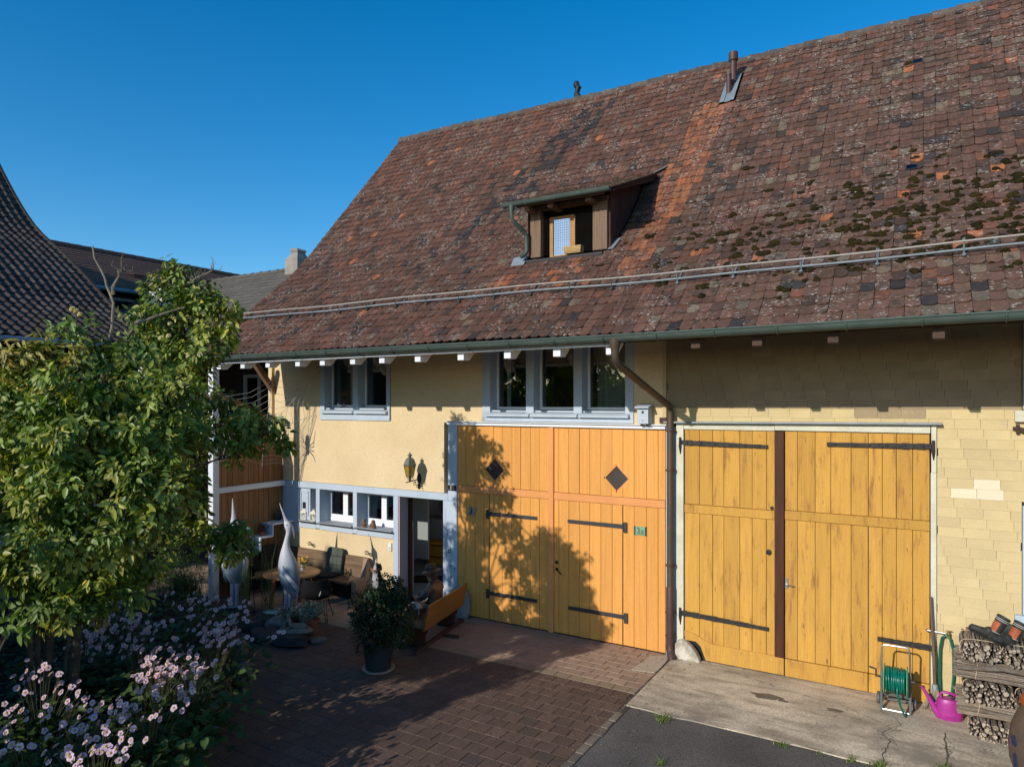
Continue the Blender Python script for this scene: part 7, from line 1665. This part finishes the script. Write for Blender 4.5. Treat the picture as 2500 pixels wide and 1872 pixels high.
# --- watering can
t = thing('watering_can', 'magenta plastic watering can with a long spout on the concrete', 'watering can', (.185,-.33,.003), radians(10))
mb = MB(); mb.lathe([(.118,0),(.125,.008),(.130,.06),(.133,.062),(.131,.10),(.130,.14),(.134,.142),(.131,.17),(.126,.215),(.112,.232),(.0005,.24)],36,sy=.62); mb.build('body','can_purple',t,smooth=True)
mb = MB(); mb.tube([(-.10,0,.035),(-.14,0,.09),(-.20,0,.21),(-.265,0,.315),(-.28,0,.33)],[.042,.034,.022,.015,.0145],14); mb.tube([(-.095,0,.19),(-.15,0,.15)],.010,6); mb.build('spout','can_purple',t,smooth=True)
mb = MB(); mb.tube([(-.085,0,.228),(-.092,0,.275),(-.06,0,.30),(.02,0,.288),(.085,0,.262),(.10,0,.235)],[.018,.016,.016,.016,.015,.014],10); mb.tube([(.118,0,.19),(.158,0,.19),(.162,0,.12),(.128,0,.09)],.012,8); mb.build('handle','can_purple',t,smooth=True)
mb = MB(); mb.lathe([(.046,0),(.048,.004),(.04,.0045),(.0005,.002)],20,(.055,-.012,.2375),sy=.62); mb.build('filler_hole','urn_blue',t)
# --- broom
t = thing('broom', 'worn broom with a grey stick leaning on the white gate post', 'broom', (.03,-.16,0), (radians(-3.2),radians(-1.0),0))
mb = MB(); mb.tube([(.02,0,.27),(.015,.0,.6),(.004,.006,.95),(-.005,.0,1.29)],[.019,.018,.017,.0165],10); mb.build('stick','broom_stick',t,smooth=True)
mb = MB(); mb.lathe([(.036,.235),(.030,.30),(.02,.305)],14,(.02,0,0),sy=.7); mb.build('ferrule','zinc',t,smooth=True)
mb = MB()
for k in range(170):
    a = random.uniform(-1,1); b = random.uniform(-1,1); mb.tube([(.02+a*.03,b*.02,.25),(.0+a*.07,-.02+b*.03,.12),(-.015+a*.105+random.gauss(0,.008),-.03+b*.045,.004+random.uniform(0,.03))],[.0028,.0028,.0015],4,cap=False)
o = mb.build('bristles','bristle',t); o['kind'] = 'stuff'
# --- tap and hose
t = thing('garden_tap', 'brass garden tap on a steel pipe in front of the shingle wall', 'tap', (.05,-.07,.885))
mb = MB(); mb.tube([(-.09,-.005,.006),(.115,-.005,-.004)],.008,8); mb.tube([(-.09,.05,.006),(-.09,-.02,.006)],.010,8); mb.build('pipe','steel',t,smooth=True)
mb = MB(); mb.tube([(.10,-.005,-.004),(.135,-.005,-.004),(.135,-.005,-.06)],.012,8); mb.blob((.13,-.005,.0),(.018,.018,.018),8,6); mb.tube([(.10,-.02,.035),(.165,.01,.03)],.005,6); mb.tube([(.13,-.005,.0),(.132,-.005,.035)],.007,6); mb.build('valve','brass' if 'brass' in MATS else (M('brass',(.38,.26,.09),rough=.4,metal=.7,fine=.1) and 'brass'),t,smooth=True)
mb = MB(); mb.tube([(.115,-.075,.02)]+[(.115+.04*sin(q)*1.0+.0,-.075-.006,.83+.05*cos(q)) for q in np.linspace(-pi/2,pi/2,2)][:0]+[(.10,-.075,.10),(.09,-.072,.40),(.095,-.072,.70),(.115,-.075,.83),(.155,-.078,.865),(.195,-.075,.83),(.225,-.072,.70),(.228,-.072,.40),(.205,-.08,.12),(.17,-.12,.03),(.12,-.16,.013)],.0135,8)
o = mb.build('hanging_hose','hose_green',None,smooth='all'); tag(o,'green hose looped over the garden tap beside the wood stack','hose')
# --- stack of brushwood bundles
M('loose', (.2,.15,.1))
def stick_mesh(k, L_, r_):
    R_ = random.Random(900+k); mb = MB(); n = 7; m_ = 5; P_ = [(L_*(q/(m_-1)-.5), R_.gauss(0,r_*.45), R_.gauss(0,r_*.45)) for q in range(m_)]
    mb.tube(P_,[r_*R_.uniform(.85,1.1) for _ in range(m_)],n,cap=False); mb.cur = 1
    mb.add([mb.v[j] for j in range(n)],[tuple(range(n))[::-1]]); mb.add([mb.v[(m_-1)*n+j] for j in range(n)],[tuple(range(n))])
    return mb.mesh('stick',['stick_bark','stick_end'],smooth=True)
SM = {(L_,q): [stick_mesh(10*q+k, L_, r_) for k in range(4)] for L_ in (.62,.80) for q,r_ in enumerate((.0075,.012,.018,.026))}
def bundle(loc, ang, w_, h_, L_, label, seed):
    R_ = random.Random(seed); t = thing('brushwood_bundle', label, 'firewood', loc, ang, 'tied bundles of brushwood')
    placed = []; tries = 0
    while tries < 2600 and len(placed) < 75:
        tries += 1; q = R_.choices((0,1,2,3),(2,4,3,1.6) if tries < 900 else (5,3,.6,.1))[0]; r_ = (.0075,.012,.018,.026)[q]
        y_, z_ = R_.uniform(-w_/2+r_,w_/2-r_), R_.uniform(r_,h_-r_)
        if (abs(y_)/(w_/2))**3+(abs(z_-h_/2)/(h_/2))**3 > 1.02: continue
        if any((y_-a)**2+(z_-b)**2 < ((r_+c)*.93)**2 for a,b,c in placed): continue
        placed.append((y_,z_,r_)); link('stick', R_.choice(SM[(L_,q)]), t, (R_.gauss(0,.016),y_,z_), (R_.uniform(0,6.28),R_.gauss(0,.02),R_.gauss(0,.03)), fix=False)
    for xo in (-L_*.28,L_*.28):
        mb = MB(); mb.tube([(xo+.01*sin(3*q),(w_/2+.004)*np.sign(cos(q))*abs(cos(q))**.6,h_/2+(h_/2+.004)*np.sign(sin(q))*abs(sin(q))**.6) for q in np.linspace(0,2*pi,33)[:-1]],.0035,5,closed=True); mb.build('twine','twine',t)
a90 = pi/2
bundle((.56,-.44,.0), a90, .42,.215,.62,'bottom brushwood bundle of the stack, cut ends facing out',1)
bundle((.66,-.58,.225), 0, .24,.145,.80,'second layer bundle of long sticks lying lengthwise, just above the ground bundle',2)
bundle((.66,-.26,.225), 0, .24,.145,.80,'rear lengthwise bundle in the second layer against the wall',12)
bundle((.52,-.44,.375), a90, .44,.225,.62,'third layer brushwood bundle with many small cut ends at mid height',3)
bundle((.98,-.44,.375), a90, .44,.225,.62,'third layer brushwood bundle at the photo edge behind the urn',4)
bundle((.64,-.60,.61), 0, .26,.195,.80,'fourth layer bundle of long thin sticks lying lengthwise under the top row',5)
bundle((.64,-.28,.61), 0, .26,.195,.80,'rear lengthwise bundle in the fourth layer against the wall',15)
bundle((.455,-.44,.815), a90, .36,.20,.62,'top brushwood bundle beside the green hose, under the boot toes',6)
bundle((.84,-.44,.815), a90, .38,.20,.62,'top brushwood bundle at the photo edge under the boot shafts',7)
# --- rubber boots
def boot(loc, rot, label):
    t = thing('rubber_boot', label, 'boot', loc, rot, 'rubber boots drying on the wood stack')
    # toe along -x; sole z=0
    n = 18; secs = [(-.172,.030,.018,.018),(-.162,.034,.034,.031),(-.10,.040,.040,.039),(-.045,.048,.040,.047),(.0,.062,.040,.061)]
    mb = MB(); rings = []
    for (x,cz,hw,hh) in secs: rings.append([(x, hw*cos(2*pi*j/n), max(.004,cz+hh*sin(2*pi*j/n))) for j in range(n)])
    vs = [p for r_ in rings for p in r_]; fs = [(i*n+j,i*n+(j+1)%n,(i+1)*n+(j+1)%n,(i+1)*n+j) for i in range(len(rings)-1) for j in range(n)]+[tuple(range(n))[::-1]]
    mb.add(vs,fs); mb.lathe([(.046,.005),(.048,.05),(.050,.10),(.055,.11)],n,(.045,0,0),sy=.86,cap=True); mb.blob((.005,0,.075),(.055,.042,.055),14,10); mb.build('foot','rubber',t,smooth='all')
    mb = MB(); mb.lathe([(.052,.108),(.060,.22),(.062,.235)],n,(.05,0,0),sy=.9,cap=False); mb.build('shaft','boot_orange',t,smooth=True)
    mb = MB(); mb.lathe([(.0535,.105),(.0615,.22),(.0635,.24),(.068,.29),(.064,.29),(.058,.23),(.050,.12)],n,(.05,0,0),sy=.9,cap=False); 
    mb.f = [f for f in mb.f if not all(mb.v[i][0] < .05 and mb.v[i][2] < .222 for i in f)]; mb.build('collar','rubber',t,smooth=True)
    mb = MB()
    for z in (.245,.262,.108): mb.tube([(.05+(.0645+.004*(z-.24)/.05 if z > .2 else .054)*cos(q),(.0585 if z > .2 else .048)*sin(q),z) for q in np.linspace(0,2*pi,25)[:-1]],.0028,5,closed=True)
    mb.build('stripe','sign_white',t)
    mb = MB(); mb.box(-.165,-.02,-.034,.034,-.008,.006); mb.box(.005,.095,-.036,.036,-.018,.006); mb.build('sole','rubber',t,bevel=.006)
boot((.50,-.50,1.025), (0,radians(27),radians(8)), 'black and orange rubber boot lying with its toe pointing to the hose')
boot((.66,-.63,1.005), (radians(12),radians(22),radians(42)), 'black and orange rubber boot tipped forward over the front of the wood stack')
# --- urn at the right edge
t = thing('painted_urn', 'big brown painted urn with an orange rim, cut off by the photo edge', 'urn', (.96,-1.50,0))
mb = MB(); mb.lathe([(.20,0),(.26,.02),(.325,.22),(.335,.36),(.315,.52),(.265,.66),(.225,.74)],40,cap=True); mb.build('body','urn',t,smooth=True)
mb = MB(); mb.lathe([(.226,.735),(.245,.755),(.24,.80),(.215,.81),(.19,.79),(.185,.74)],40,cap=False); mb.build('rim','urn_orange',t,smooth=True)
for k,(a,z,mat,w_,h_) in enumerate(((3.55,.42,'urn_blue',.05,.06),(3.62,.25,'urn_blue',.03,.14),(3.40,.38,'urn_mauve',.02,.06))):
    r_ = float(np.interp(z,[.22,.36,.52,.66],[.325,.335,.315,.265])); M4 = Matrix.Translation((r_*cos(a),r_*sin(a),z)) @ Matrix.Rotation(a,4,'Z'); mb = MB(); mb.blob((0,0,0),(.006,w_,h_),10,8); mb.v = [tuple(M4 @ Vector(p)) for p in mb.v]; mb.build('painted_leaf',mat,t,smooth='all')
bpy.context.view_layer.update()
